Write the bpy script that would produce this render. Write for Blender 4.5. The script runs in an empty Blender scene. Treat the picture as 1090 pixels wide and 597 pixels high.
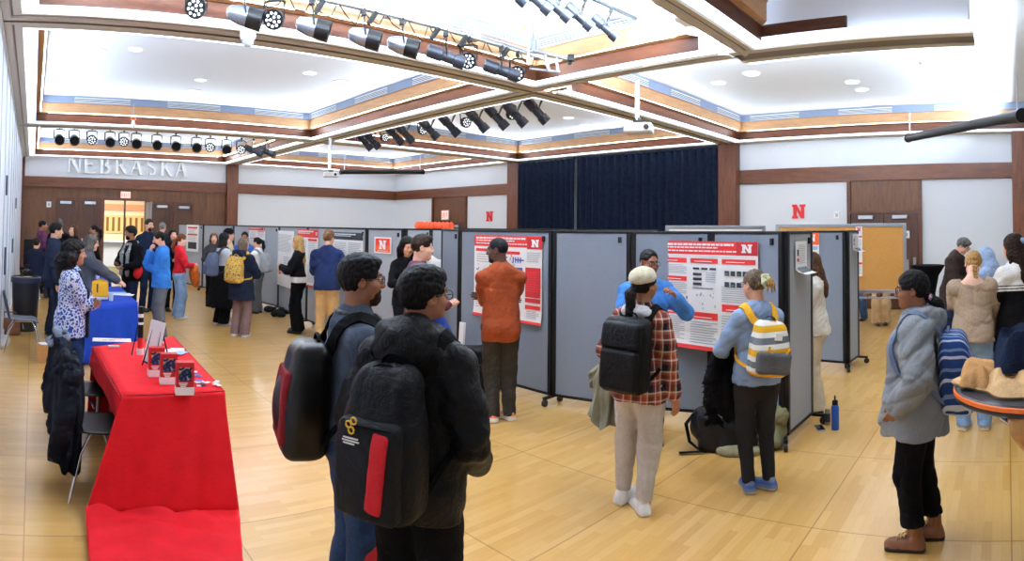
import bpy, bmesh, math, random
import numpy as np
from mathutils import Vector, Matrix
from mathutils.bvhtree import BVHTree
RN = random.Random(11)
SC = bpy.context.scene
COL = SC.collection
PI = math.pi
# ---------------------------------------------------------------- camera model (cylindrical panorama)
F, YH, ROLL, PITCH, HC = 660.0, 224.2, -0.01, -0.03, 1.85
AZ = (545 - 35.2) / F
def _cm():
    ca, sa = math.cos(AZ), math.sin(AZ)
    rz = np.array([[ca, -sa, 0], [sa, ca, 0], [0, 0, 1]])
    cp, sp = math.cos(PITCH), math.sin(PITCH)
    rp = np.array([[1, 0, 0], [0, cp, -sp], [0, sp, cp]])
    cr, sr = math.cos(ROLL), math.sin(ROLL)
    rr = np.array([[cr, 0, -sr], [0, 1, 0], [sr, 0, cr]])
    return rr @ rp @ rz
CM = _cm()
CAMP = np.array([0, 0, HC])
def ray(px, py):
    t = (px - 545) / F
    v = np.array([math.sin(t), math.cos(t), (YH - py) / F])
    return CM.T @ v
def pz(px, py, z):
    d = ray(px, py)
    return CAMP + d * ((z - HC) / d[2])
def fl(px, py):
    p = pz(px, py, 0.0)
    return (float(p[0]), float(p[1]))
def pd(px, py, D):
    d = ray(px, py)
    return CAMP + d * (D / math.hypot(d[0], d[1]))
def onwall(px, py, A, B):
    d = ray(px, py)
    n = np.array([-(B[1] - A[1]), B[0] - A[0], 0.0])
    t = n @ (np.array([A[0], A[1], 0]) - CAMP) / (n @ d)
    return CAMP + d * t
def proj(P):
    v = CM @ (np.array(P, float) - CAMP)
    return 545 + F * math.atan2(v[0], v[1]), YH - F * v[2] / math.hypot(v[0], v[1])
def zat(px, py, xy):
    """height of the point over floor point xy seen at pixel row py"""
    lo, hi = -1.0, 6.0
    for _ in range(40):
        m = (lo + hi) / 2
        if proj((xy[0], xy[1], m))[1] > py: lo = m
        else: hi = m
    return (lo + hi) / 2
def view_az(xy):
    return math.atan2(xy[0], xy[1])
cam = bpy.data.cameras.new('camera')
camo = bpy.data.objects.new('camera', cam)
COL.objects.link(camo)
SC.camera = camo
cam.type = 'PANO'
cam.panorama_type = 'CENTRAL_CYLINDRICAL'
cam.central_cylindrical_range_u_min = -545 / F
cam.central_cylindrical_range_u_max = 545 / F
cam.central_cylindrical_range_v_min = -(597 - YH) / F
cam.central_cylindrical_range_v_max = YH / F
cam.central_cylindrical_radius = 1
_r, _f, _u = CM[0], CM[1], CM[2]
camo.matrix_world = Matrix(((_r[0], _u[0], -_f[0], 0), (_r[1], _u[1], -_f[1], 0), (_r[2], _u[2], -_f[2], HC), (0, 0, 0, 1)))
# ---------------------------------------------------------------- colour and materials
def lin(c):
    return tuple((x / 12.92 if x <= .04045 else ((x + .055) / 1.055) ** 2.4) for x in (v / 255 for v in c))
MATS = {}
def _base(name, rough=.6, metal=0.0, spec=.5):
    m = bpy.data.materials.new(name)
    m.use_nodes = True
    nt = m.node_tree
    b = nt.nodes['Principled BSDF']
    b.inputs['Roughness'].default_value = rough
    b.inputs['Metallic'].default_value = metal
    b.inputs['Specular IOR Level'].default_value = spec
    return m, nt, b
def N(nt, typ, **kw):
    n = nt.nodes.new(typ)
    for k, v in kw.items():
        if k in n.inputs: n.inputs[k].default_value = v
        else: setattr(n, k, v)
    return n
def ramp(nt, fac, stops, interp='LINEAR'):
    r = nt.nodes.new('ShaderNodeValToRGB')
    r.color_ramp.interpolation = interp
    el = r.color_ramp.elements
    while len(el) < len(stops): el.new(.5)
    for e, (p, c) in zip(el, stops):
        e.position = p
        e.color = (*c, 1)
    nt.links.new(fac, r.inputs[0])
    return r.outputs[0]
def bump(nt, b, h, strength=.3, dist=.01):
    n = N(nt, 'ShaderNodeBump')
    n.inputs['Strength'].default_value = strength
    n.inputs['Distance'].default_value = dist
    nt.links.new(h, n.inputs['Height'])
    nt.links.new(n.outputs[0], b.inputs['Normal'])
def coords(nt, scale=(1, 1, 1), rot=(0, 0, 0), kind='Object'):
    tc = N(nt, 'ShaderNodeTexCoord')
    mp = N(nt, 'ShaderNodeMapping')
    mp.inputs['Scale'].default_value = scale
    mp.inputs['Rotation'].default_value = rot
    nt.links.new(tc.outputs[kind], mp.inputs[0])
    return mp.outputs[0]
def noise(nt, co, scale, detail=3, rough=.5, dist=0.):
    n = N(nt, 'ShaderNodeTexNoise', Scale=scale, Detail=detail, Roughness=rough, Distortion=dist)
    nt.links.new(co, n.inputs['Vector'])
    return n.outputs['Fac']
def mul(c, k): return tuple(min(1, x * k) for x in c)
def plain(name, rgb, rough=.5, metal=0., var=.08, nscale=30, bmp=.05, spec=.5):
    """slightly uneven single-colour surface"""
    if name in MATS: return MATS[name]
    m, nt, b = _base(name, rough, metal, spec)
    c = lin(rgb)
    f = noise(nt, coords(nt), nscale)
    nt.links.new(ramp(nt, f, [(.3, mul(c, 1 - var)), (.7, mul(c, 1 + var))]), b.inputs['Base Color'])
    if bmp: bump(nt, b, f, bmp, .005)
    MATS[name] = m
    return m
def fabric(name, rgb, rough=.85, var=.12, weave=900, bmp=.25, spec=.2, nscale=9):
    if name in MATS: return MATS[name]
    m, nt, b = _base(name, rough, 0, spec if sum(rgb) > 170 else spec * .3)
    c = lin(rgb)
    co = coords(nt)
    f = noise(nt, co, nscale, 4)
    g = noise(nt, co, weave * .35, 2)
    mx = N(nt, 'ShaderNodeMath', operation='ADD')
    nt.links.new(f, mx.inputs[0]); nt.links.new(g, mx.inputs[1])
    nt.links.new(ramp(nt, mx.outputs[0], [(.7, mul(c, 1 - var)), (1.0, c), (1.3, mul(c, 1 + var * 1.3))]), b.inputs['Base Color'])
    w = noise(nt, co, 17, 5, .6, 1.4)
    bump(nt, b, w, bmp * 1.8, .022)
    MATS[name] = m
    return m
def speckle(name, cols, scale=180, rough=.9):
    if name in MATS: return MATS[name]
    m, nt, b = _base(name, rough, 0, .2)
    co = coords(nt)
    f = noise(nt, co, scale, 2, .6)
    n = len(cols)
    nt.links.new(ramp(nt, f, [(.34 + .32 * i / max(1, n - 1), lin(c)) for i, c in enumerate(cols)]), b.inputs['Base Color'])
    bump(nt, b, f, .4, .006)
    MATS[name] = m
    return m
def blotch(name, c0, c1, c2, scale=45):
    if name in MATS: return MATS[name]
    m, nt, b = _base(name, .85, 0, .2)
    v = N(nt, 'ShaderNodeTexVoronoi', Scale=scale)
    nt.links.new(coords(nt), v.inputs['Vector'])
    nt.links.new(ramp(nt, v.outputs['Distance'], [(0, lin(c1)), (.3, lin(c1)), (.36, lin(c2)), (.46, lin(c0)), (.62, lin(c0)), (.72, lin(c2)), (.8, lin(c1))]), b.inputs['Base Color'])
    MATS[name] = m
    return m
def stripes(name, cols, axis='Z', scale=10, rough=.8, rot=(0, 0, 0)):
    """hard edged repeating bands; cols = [(position, rgb)...]"""
    if name in MATS: return MATS[name]
    m, nt, b = _base(name, rough, 0, .25)
    co = coords(nt, rot=rot)
    sx = N(nt, 'ShaderNodeSeparateXYZ')
    nt.links.new(co, sx.inputs[0])
    mm = N(nt, 'ShaderNodeMath', operation='MULTIPLY'); mm.inputs[1].default_value = scale
    nt.links.new(sx.outputs[axis], mm.inputs[0])
    fr = N(nt, 'ShaderNodeMath', operation='FRACT')
    nt.links.new(mm.outputs[0], fr.inputs[0])
    nt.links.new(ramp(nt, fr.outputs[0], [(p, lin(c)) for p, c in cols], 'CONSTANT'), b.inputs['Base Color'])
    bump(nt, b, noise(nt, co, 60, 3), .15, .005)
    MATS[name] = m
    return m
def plaid(name, base, dark, light, acc, scale=11):
    if name in MATS: return MATS[name]
    m, nt, b = _base(name, .85, 0, .2)
    co = coords(nt)
    sx = N(nt, 'ShaderNodeSeparateXYZ'); nt.links.new(co, sx.inputs[0])
    outs = []
    for ax in ('X', 'Z'):
        mm = N(nt, 'ShaderNodeMath', operation='MULTIPLY'); mm.inputs[1].default_value = scale
        if ax == 'X':
            ad = N(nt, 'ShaderNodeMath', operation='ADD'); nt.links.new(sx.outputs['X'], ad.inputs[0]); nt.links.new(sx.outputs['Y'], ad.inputs[1])
            nt.links.new(ad.outputs[0], mm.inputs[0])
        else: nt.links.new(sx.outputs[ax], mm.inputs[0])
        fr = N(nt, 'ShaderNodeMath', operation='FRACT'); nt.links.new(mm.outputs[0], fr.inputs[0])
        outs.append(ramp(nt, fr.outputs[0], [(0, lin(dark)), (.34, lin(base)), (.5, lin(light)), (.58, lin(base)), (.8, lin(acc)), (.92, lin(light))], 'CONSTANT'))
    mx = N(nt, 'ShaderNodeMix', data_type='RGBA'); mx.inputs[0].default_value = .5
    nt.links.new(outs[0], mx.inputs[6]); nt.links.new(outs[1], mx.inputs[7])
    nt.links.new(mx.outputs[2], b.inputs['Base Color'])
    bump(nt, b, noise(nt, co, 40, 3), .2, .006)
    MATS[name] = m
    return m
def checker(name, a, c, scale=60):
    if name in MATS: return MATS[name]
    m, nt, b = _base(name, .85, 0, .2)
    k = N(nt, 'ShaderNodeTexChecker', Scale=scale)
    k.inputs['Color1'].default_value = (*lin(a), 1); k.inputs['Color2'].default_value = (*lin(c), 1)
    nt.links.new(coords(nt), k.inputs['Vector'])
    nt.links.new(k.outputs['Color'], b.inputs['Base Color'])
    MATS[name] = m
    return m
def wood(name, dark, light, scale=(1, 1, 1), rough=.45, rings=6, spec=.4):
    if name in MATS: return MATS[name]
    m, nt, b = _base(name, rough, 0, spec)
    co = coords(nt, scale)
    f = noise(nt, co, rings, 6, .62)
    g = noise(nt, co, rings * 6, 3, .6)
    mx = N(nt, 'ShaderNodeMix'); mx.inputs[0].default_value = .35
    nt.links.new(f, mx.inputs[2]); nt.links.new(g, mx.inputs[3])
    nt.links.new(ramp(nt, mx.outputs[0], [(.3, lin(dark)), (.5, tuple((p + q) / 2 for p, q in zip(lin(dark), lin(light)))), (.72, lin(light))]), b.inputs['Base Color'])
    bump(nt, b, g, .08, .004)
    MATS[name] = m
    return m
def emit(name, rgb, strength):
    if name in MATS: return MATS[name]
    m, nt, b = _base(name, .5)
    b.inputs['Base Color'].default_value = (*lin(rgb), 1)
    b.inputs['Emission Color'].default_value = (*lin(rgb), 1)
    b.inputs['Emission Strength'].default_value = strength
    MATS[name] = m
    return m
def skin(name, rgb):
    if name in MATS: return MATS[name]
    m, nt, b = _base(name, .5, 0, .4)
    c = lin(rgb)
    f = noise(nt, coords(nt), 22, 3)
    nt.links.new(ramp(nt, f, [(.3, mul(c, .9)), (.7, (min(1, c[0] * 1.12), c[1] * 1.03, c[2]))]), b.inputs['Base Color'])
    b.inputs['Subsurface Weight'].default_value = .08
    b.inputs['Subsurface Radius'].default_value = (.01, .004, .002)
    MATS[name] = m
    return m
def hairm(name, rgb, rgb2=None):
    if name in MATS: return MATS[name]
    m, nt, b = _base(name, .55, 0, .10)
    co = coords(nt, (1, 1, .18))
    f = noise(nt, co, 150, 3, .6)
    c = lin(rgb); d = lin(rgb2) if rgb2 else mul(c, 1.9)
    nt.links.new(ramp(nt, f, [(.3, mul(c, .6)), (.5, c), (.72, d)]), b.inputs['Base Color'])
    bump(nt, b, f, .5, .006)
    MATS[name] = m
    return m
# ---------------------------------------------------------------- objects
def link(o, parent=None):
    COL.objects.link(o)
    if parent is not None: o.parent = parent
    return o
def tag(o, label=None, cat=None, group=None, kind=None):
    if label: o['label'] = label
    if cat: o['category'] = cat
    if group: o['group'] = group
    if kind: o['kind'] = kind
    return o
def thing(name, label, cat, loc=(0, 0, 0), rz=0.0, group=None):
    o = bpy.data.objects.new(name, None)
    o.empty_display_size = .1
    o.location = loc
    o.rotation_euler = (0, 0, rz)
    link(o)
    return tag(o, label, cat, group)
def copy_tree(o, parent=None):
    c = o.copy()
    COL.objects.link(c)
    if parent is not None: c.parent = parent
    for ch in list(o.children): copy_tree(ch, c)
    return c
def rotxyz(rx=0, ry=0, rz=0):
    cx, sx, cy, sy, cz, sz = math.cos(rx), math.sin(rx), math.cos(ry), math.sin(ry), math.cos(rz), math.sin(rz)
    X = np.array([[1, 0, 0], [0, cx, -sx], [0, sx, cx]])
    Y = np.array([[cy, 0, sy], [0, 1, 0], [-sy, 0, cy]])
    Z = np.array([[cz, -sz, 0], [sz, cz, 0], [0, 0, 1]])
    return Z @ Y @ X
def basis(d, up=(0, 0, 1)):
    d = np.array(d, float); d /= np.linalg.norm(d)
    u = np.array(up, float)
    if abs(d @ u) > .98: u = np.array([1., 0, 0])
    a = np.cross(d, u); a /= np.linalg.norm(a)
    return a, np.cross(a, d), d
class MB:
    def __init__(s): s.v, s.f, s.m = [], [], []
    def add(s, vs, fs, mi=0):
        o = len(s.v)
        s.v += [tuple(map(float, v)) for v in vs]
        s.f += [tuple(i + o for i in f) for f in fs]
        s.m += [mi] * len(fs)
        return s
    def box(s, c, size, R=None, mi=0):
        x, y, z = (q / 2 for q in size)
        p = np.array([(-x, -y, -z), (x, -y, -z), (x, y, -z), (-x, y, -z), (-x, -y, z), (x, -y, z), (x, y, z), (-x, y, z)])
        if R is not None: p = p @ R.T
        return s.add(p + np.array(c), [(0, 3, 2, 1), (4, 5, 6, 7), (0, 1, 5, 4), (1, 2, 6, 5), (2, 3, 7, 6), (3, 0, 4, 7)], mi)
    def b2(s, lo, hi, mi=0):
        return s.box([(a + b) / 2 for a, b in zip(lo, hi)], [b - a for a, b in zip(lo, hi)], None, mi)
    def tube(s, path, r, seg=8, mi=0, flat=None, cap=True, closed=False, up=(0, 0, 1)):
        P = [np.array(p, float) for p in path]
        n = len(P)
        rr = r if isinstance(r, (list, tuple)) else [r] * n
        vs, fs = [], []
        for i, p in enumerate(P):
            if closed: d = P[(i + 1) % n] - P[i - 1]
            else: d = P[min(i + 1, n - 1)] - P[max(i - 1, 0)]
            a, b, _ = basis(d, up)
            fa, fb = flat if flat else (1, 1)
            for k in range(seg):
                t = 2 * PI * k / seg
                vs.append(p + a * (math.cos(t) * rr[i] * fa) + b * (math.sin(t) * rr[i] * fb))
        for i in range(n if closed else n - 1):
            j = (i + 1) % n
            for k in range(seg):
                l = (k + 1) % seg
                fs.append((i * seg + k, j * seg + k, j * seg + l, i * seg + l))
        if cap and not closed:
            fs.append(tuple(range(seg)))
            fs.append(tuple((n - 1) * seg + k for k in reversed(range(seg))))
        return s.add(vs, fs, mi)
    def cyl(s, p0, p1, r0, r1=None, seg=16, mi=0):
        return s.tube([p0, p1], [r0, r0 if r1 is None else r1], seg, mi)
    def lathe(s, prof, c=(0, 0, 0), seg=24, mi=0, R=None):
        vs, fs = [], []
        for r, z in prof:
            for k in range(seg):
                t = 2 * PI * k / seg
                vs.append((r * math.cos(t), r * math.sin(t), z))
        for i in range(len(prof) - 1):
            for k in range(seg):
                l = (k + 1) % seg
                fs.append((i * seg + k, i * seg + l, (i + 1) * seg + l, (i + 1) * seg + k))
        fs.append(tuple(reversed(range(seg))))
        fs.append(tuple((len(prof) - 1) * seg + k for k in range(seg)))
        vs = np.array(vs)
        if R is not None: vs = vs @ R.T
        return s.add(vs + np.array(c), fs, mi)
    def prism(s, poly, y0, y1, mi=0):
        """poly in xz, extruded along y from y0 (front) to y1"""
        n = len(poly)
        vs = [(x, y0, z) for x, z in poly] + [(x, y1, z) for x, z in poly]
        fs = [tuple(range(n)), tuple(reversed(range(n, 2 * n)))]
        for i in range(n):
            j = (i + 1) % n
            fs.append((i, i + n, j + n, j))
        return s.add(vs, fs, mi)
    def grid(s, fn, nu, nv, mi=0):
        vs = [fn(i / nu, j / nv) for i in range(nu + 1) for j in range(nv + 1)]
        fs = [(i * (nv + 1) + j, (i + 1) * (nv + 1) + j, (i + 1) * (nv + 1) + j + 1, i * (nv + 1) + j + 1) for i in range(nu) for j in range(nv)]
        return s.add(vs, fs, mi)
    def build(s, name, mats, parent=None, smooth=False, bevel=0, solid=0, off=None, R=None, sub=0):
        me = bpy.data.meshes.new(name)
        v = np.array(s.v)
        if off is not None: v = v - np.array(off)
        if R is not None: v = v @ R.T
        me.from_pydata(v.tolist(), [], s.f)
        for m in (mats if isinstance(mats, (list, tuple)) else [mats]): me.materials.append(m)
        me.polygons.foreach_set('material_index', s.m)
        bm = bmesh.new(); bm.from_mesh(me)
        if not solid: bmesh.ops.recalc_face_normals(bm, faces=bm.faces)
        if smooth:
            for f in bm.faces: f.smooth = True
            for e in bm.edges:
                if len(e.link_faces) == 2 and e.calc_face_angle(0) > .7: e.smooth = False
        bm.to_mesh(me); bm.free()
        o = bpy.data.objects.new(name, me)
        link(o, parent)
        if solid:
            md = o.modifiers.new('thickness', 'SOLIDIFY'); md.thickness = solid
        if sub:
            md = o.modifiers.new('sub', 'SUBSURF'); md.levels = md.render_levels = sub
        if bevel:
            md = o.modifiers.new('bevel', 'BEVEL'); md.width = bevel; md.segments = 2; md.limit_method = 'ANGLE'
        return o
def structure(o, name=None):
    o['kind'] = 'structure'
    return o
# ---------------------------------------------------------------- implicit surfaces (surface nets)
def V(*a): return np.array(a, float)
class Sdf:
    def __init__(s): s.p = []; s.R = np.eye(3); s.o = np.zeros(3)
    def frame(s, R=None, o=None):
        s.R = np.eye(3) if R is None else R
        s.o = np.zeros(3) if o is None else np.array(o, float)
        return s
    def _p(s, a): return s.R @ np.array(a, float) + s.o
    def cap(s, a, b, ra, rb=None, k=.02, dep=None, op='u', fac=1.):
        a, b = s._p(a), s._p(b)
        rb = ra if rb is None else rb
        dv = None if dep is None else s.R @ np.array(dep, float)
        s.p.append(('cap', a, b, ra, rb, k, dv, fac, op)); return s
    def chain(s, pts, rs, k=.02, **kw):
        for i in range(len(pts) - 1): s.cap(pts[i], pts[i + 1], rs[i], rs[i + 1], k, **kw)
        return s
    def ell(s, c, r, R=None, k=.02, op='u'):
        r = (r, r, r) if not hasattr(r, '__len__') else r
        s.p.append(('ell', s._p(c), np.array(r, float), s.R if R is None else s.R @ R, k, op)); return s
    def box(s, c, half, r=.01, R=None, k=.01, op='u'):
        s.p.append(('box', s._p(c), np.array(half, float), r, s.R if R is None else s.R @ R, k, op)); return s
    def cut(s, c, n):
        s.p.append(('cut', s._p(c), s.R @ np.array(n, float))); return s
    def mesh(s, name, mats, parent, h=.012, fine=None, scale=1.0, wr=None, mfun=None, off=None, smooth=True, seed=0, post=None):
        lo, hi = V(9, 9, 9), V(-9, -9, -9)
        bbs = []
        for q in s.p:
            if q[0] == 'cap':
                m = max(q[3], q[4]) * max(1, q[7]); l, u = np.minimum(q[1], q[2]) - m, np.maximum(q[1], q[2]) + m; k, op = q[5], q[8]
            elif q[0] == 'ell':
                e = np.sqrt((q[3] ** 2) @ (q[2] ** 2)); l, u = q[1] - e, q[1] + e; k, op = q[4], q[5]
            elif q[0] == 'box':
                e = np.abs(q[4]) @ (q[2] + q[3]); l, u = q[1] - e, q[1] + e; k, op = q[5], q[6]
            else:
                bbs.append(None); continue
            bbs.append((l, u, k))
            if op == 'u': lo = np.minimum(lo, l); hi = np.maximum(hi, u)
        lo -= 2.2 * h; hi += 2.2 * h
        ax = []
        for d in range(3):
            iv = sorted((max(lo[d], f[0][d]), min(hi[d], f[1][d]), f[2]) for f in fine) if fine else []
            pts = []; cur = lo[d]
            segs = []
            for a, b, hh in iv:
                if b <= cur or b <= a: continue
                a = max(a, cur)
                if a > cur + 1e-6: segs.append((cur, a, h))
                segs.append((a, b, hh)); cur = b
            if cur < hi[d] - 1e-6: segs.append((cur, hi[d], h))
            for a, b, hh in segs:
                n = max(1, int(math.ceil((b - a) / hh)))
                pts += list(a + (b - a) * np.arange(n) / n)
            pts.append(hi[d])
            ax.append(np.array(pts))
        X, Y, Z = ax
        D = np.full((len(X), len(Y), len(Z)), 5.0, np.float32)
        for q, bb in zip(s.p, bbs):
            if bb is None: sl = (slice(None),) * 3
            else:
                mg = 2 * bb[2] + 2.5 * h
                sl = tuple(slice(max(0, np.searchsorted(a, bb[0][d] - mg) - 1), np.searchsorted(a, bb[1][d] + mg) + 1) for d, a in enumerate(ax))
            x, y, z = X[sl[0]][:, None, None].astype(np.float32), Y[sl[1]][None, :, None].astype(np.float32), Z[sl[2]][None, None, :].astype(np.float32)
            if x.size == 0 or y.size == 0 or z.size == 0: continue
            if q[0] == 'cap':
                _, a, b, ra, rb, k, dv, fac, op = q
                ab = b - a; L = max(ab @ ab, 1e-9)
                px, py, pz_ = x - a[0], y - a[1], z - a[2]
                t = np.clip((px * ab[0] + py * ab[1] + pz_ * ab[2]) / L, 0, 1)
                qx, qy, qz = px - t * ab[0], py - t * ab[1], pz_ - t * ab[2]
                r2 = qx * qx + qy * qy + qz * qz
                if dv is not None:
                    dd = qx * dv[0] + qy * dv[1] + qz * dv[2]
                    r2 = r2 + dd * dd * (1 / fac ** 2 - 1)
                val = np.sqrt(r2) - (ra + (rb - ra) * t)
                if dv is not None and fac < 1: val = val * (.5 + .5 * fac)
            elif q[0] == 'ell':
                _, c, r, Rm, k, op = q
                px, py, pz_ = x - c[0], y - c[1], z - c[2]
                u = [(px * Rm[0, i] + py * Rm[1, i] + pz_ * Rm[2, i]) for i in range(3)]
                k0 = np.sqrt(sum((u[i] / r[i]) ** 2 for i in range(3)))
                k1 = np.sqrt(sum((u[i] / r[i] ** 2) ** 2 for i in range(3))) + 1e-6
                val = k0 * (k0 - 1) / k1
            elif q[0] == 'box':
                _, c, hf, r, Rm, k, op = q
                px, py, pz_ = x - c[0], y - c[1], z - c[2]
                u = [np.abs(px * Rm[0, i] + py * Rm[1, i] + pz_ * Rm[2, i]) - hf[i] for i in range(3)]
                val = np.sqrt(sum(np.maximum(w, 0) ** 2 for w in u)) + np.minimum(np.maximum(np.maximum(u[0], u[1]), u[2]), 0) - r
            else:
                _, c, n = q
                D = np.maximum(D, (x - c[0]) * n[0] + (y - c[1]) * n[1] + (z - c[2]) * n[2]); continue
            A = D[sl]
            if op == 'u':
                hh = np.maximum(k - np.abs(A - val), 0) / max(k, 1e-6)
                D[sl] = np.minimum(A, val) - hh * hh * (k * .25)
            else:
                val = -val
                hh = np.maximum(k - np.abs(A - val), 0) / max(k, 1e-6)
                D[sl] = np.maximum(A, val) + hh * hh * (k * .25)
        if wr:
            amp, fr = wr
            rg = random.Random(seed)
            x, y, z = X[:, None, None].astype(np.float32), Y[None, :, None].astype(np.float32), Z[None, None, :].astype(np.float32)
            W = 0
            for i in range(5):
                kx, ky, kz = (rg.uniform(-1, 1) * fr for _ in range(3))
                sn = np.sin(.5 * (x * kx + y * ky + z * kz) * (1 + .12 * i) + rg.uniform(0, 6) + 1.6 * np.sin(x * ky * .45 - z * kx * .55 + y * kz * .4 + rg.uniform(0, 6)))
                W = W + ((1 - np.abs(sn)) ** 2 - .3)
            D = D + W * (amp * .62)
        S = D < 0
        c = [S[i:S.shape[0] - 1 + i, j:S.shape[1] - 1 + j, k:S.shape[2] - 1 + k] for i in (0, 1) for j in (0, 1) for k in (0, 1)]
        cnt = sum(q.astype(np.int8) for q in c)
        cells = np.argwhere((cnt > 0) & (cnt < 8))
        ids = np.full(cnt.shape, -1, np.int32)
        ids[cells[:, 0], cells[:, 1], cells[:, 2]] = np.arange(len(cells))
        cor = [(i, j, k) for i in (0, 1) for j in (0, 1) for k in (0, 1)]
        dv = np.stack([D[cells[:, 0] + i, cells[:, 1] + j, cells[:, 2] + k] for i, j, k in cor], 1)
        pv = np.stack([np.stack([X[cells[:, 0] + i], Y[cells[:, 1] + j], Z[cells[:, 2] + k]], 1) for i, j, k in cor], 1)
        acc = np.zeros((len(cells), 3)); num = np.zeros(len(cells))
        for a in range(8):
            for b in range(a + 1, 8):
                if sum(p != q for p, q in zip(cor[a], cor[b])) != 1: continue
                da, db = dv[:, a], dv[:, b]
                m = (da < 0) != (db < 0)
                t = np.where(m, da / np.where(m, da - db, 1), 0)
                acc += np.where(m[:, None], pv[:, a] + (pv[:, b] - pv[:, a]) * t[:, None], 0); num += m
        vs = acc / num[:, None]
        quads = []
        for d in range(3):
            e, g = (d + 1) % 3, (d + 2) % 3
            s0 = [slice(None)] * 3; s1 = [slice(None)] * 3
            s0[d] = slice(0, -1); s1[d] = slice(1, None)
            for t in (e, g): s0[t] = slice(1, -1); s1[t] = slice(1, -1)
            A, B = S[tuple(s0)], S[tuple(s1)]
            idx = np.argwhere(A != B)
            if len(idx) == 0: continue
            ins = A[idx[:, 0], idx[:, 1], idx[:, 2]]
            base = idx.copy(); base[:, e] += 1; base[:, g] += 1
            def cell(de, dg):
                q = base.copy(); q[:, e] += de; q[:, g] += dg
                return ids[q[:, 0], q[:, 1], q[:, 2]]
            Q = np.stack([cell(-1, -1), cell(0, -1), cell(0, 0), cell(-1, 0)], 1)
            Q[~ins] = Q[~ins][:, ::-1]
            quads.append(Q)
        if not quads: return None
        Q = np.concatenate(quads)
        Q = Q[(Q >= 0).all(1)]
        mi = mfun(vs[Q].mean(1)) if mfun else None
        if post is not None: vs = post(vs)
        vs = vs * scale
        if off is not None: vs = vs - np.array(off)
        me = bpy.data.meshes.new(name)
        me.vertices.add(len(vs)); me.vertices.foreach_set('co', vs.astype(np.float32).ravel())
        me.loops.add(Q.size); me.loops.foreach_set('vertex_index', Q.astype(np.int32).ravel())
        me.polygons.add(len(Q)); me.polygons.foreach_set('loop_start', np.arange(0, Q.size, 4, dtype=np.int32))
        me.polygons.foreach_set('use_smooth', np.full(len(Q), bool(smooth)))
        for m in (mats if isinstance(mats, (list, tuple)) else [mats]): me.materials.append(m)
        if mi is not None: me.polygons.foreach_set('material_index', mi.astype(np.int32))
        me.update(calc_edges=True)
        o = bpy.data.objects.new(name, me)
        return link(o, parent)
# ---------------------------------------------------------------- the hall
XL, B0, B1, YA, Y1, Y2, NN, H = -0.42, 7.09, 14.24, 3.2, 6.79, 14.36, 21.5, 4.04
ZC = H + .6
M_white = plain('white_paint', (226, 228, 230), .7, var=.02, bmp=.02)
M_wallpaint = plain('wall_paint', (214, 219, 226), .7, var=.02, bmp=.02)
M_ceil = plain('ceiling_paint', (230, 237, 247), .8, var=.02, nscale=80, bmp=.1)
M_track = plain('track_metal', (206, 201, 190), .45, .1, var=.05, bmp=0)
M_groove = plain('track_groove', (118, 110, 98), .5, .1, bmp=0)
M_led = emit('led_strip', (225, 236, 255), 3.0)
M_brown = wood('walnut_and_fascia_shade', (50, 24, 14), (104, 58, 36), (1, 1, 9), .45, 3)  # dark trim wood; on the coffer fascia this tone stands for shade
M_honey = wood('fascia_led_wash', (180, 132, 92), (212, 168, 124), (1, 1, 8), .5, 3)  # upper fascia: the LED wash is put into a paler wood tone
M_vent = plain('vent_grey', (138, 154, 182), .6, var=.03, bmp=0)
M_louvre = plain('vent_white', (225, 230, 236), .6, var=.02, bmp=0)
M_slot = plain('vent_slot', (60, 70, 86), .7, bmp=0)
M_panelw = wood('walnut_wall', (58, 34, 20), (112, 72, 42), (5, 5, .7), .45, 3)
M_doorw = wood('walnut_door', (48, 26, 17), (86, 50, 32), (5, 5, .7), .4, 3)
M_band = wood('walnut_band', (58, 30, 18), (116, 66, 38), (1.2, 1.2, 7), .4, 2.5)
M_col = wood('walnut_column', (56, 28, 16), (118, 66, 38), (6, 6, .8), .4, 2.5)
M_black = plain('black_metal', (14, 15, 18), .45, .0, bmp=.03, spec=.25)
M_blackp = plain('black_plastic', (14, 15, 17), .4, bmp=.03, spec=.25)
M_steel = plain('steel', (178, 182, 188), .3, .9, var=.04, bmp=0)
M_chrome = plain('chrome', (215, 218, 222), .15, 1., var=.02, bmp=0)
M_red = plain('signal_red', (214, 28, 34), .5, var=.03, bmp=0)
M_paper = plain('white_paper', (238, 238, 238), .7, var=.01, bmp=0)
M_greyp = plain('grey_print', (168, 172, 180), .7, var=.02, bmp=0)

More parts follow.
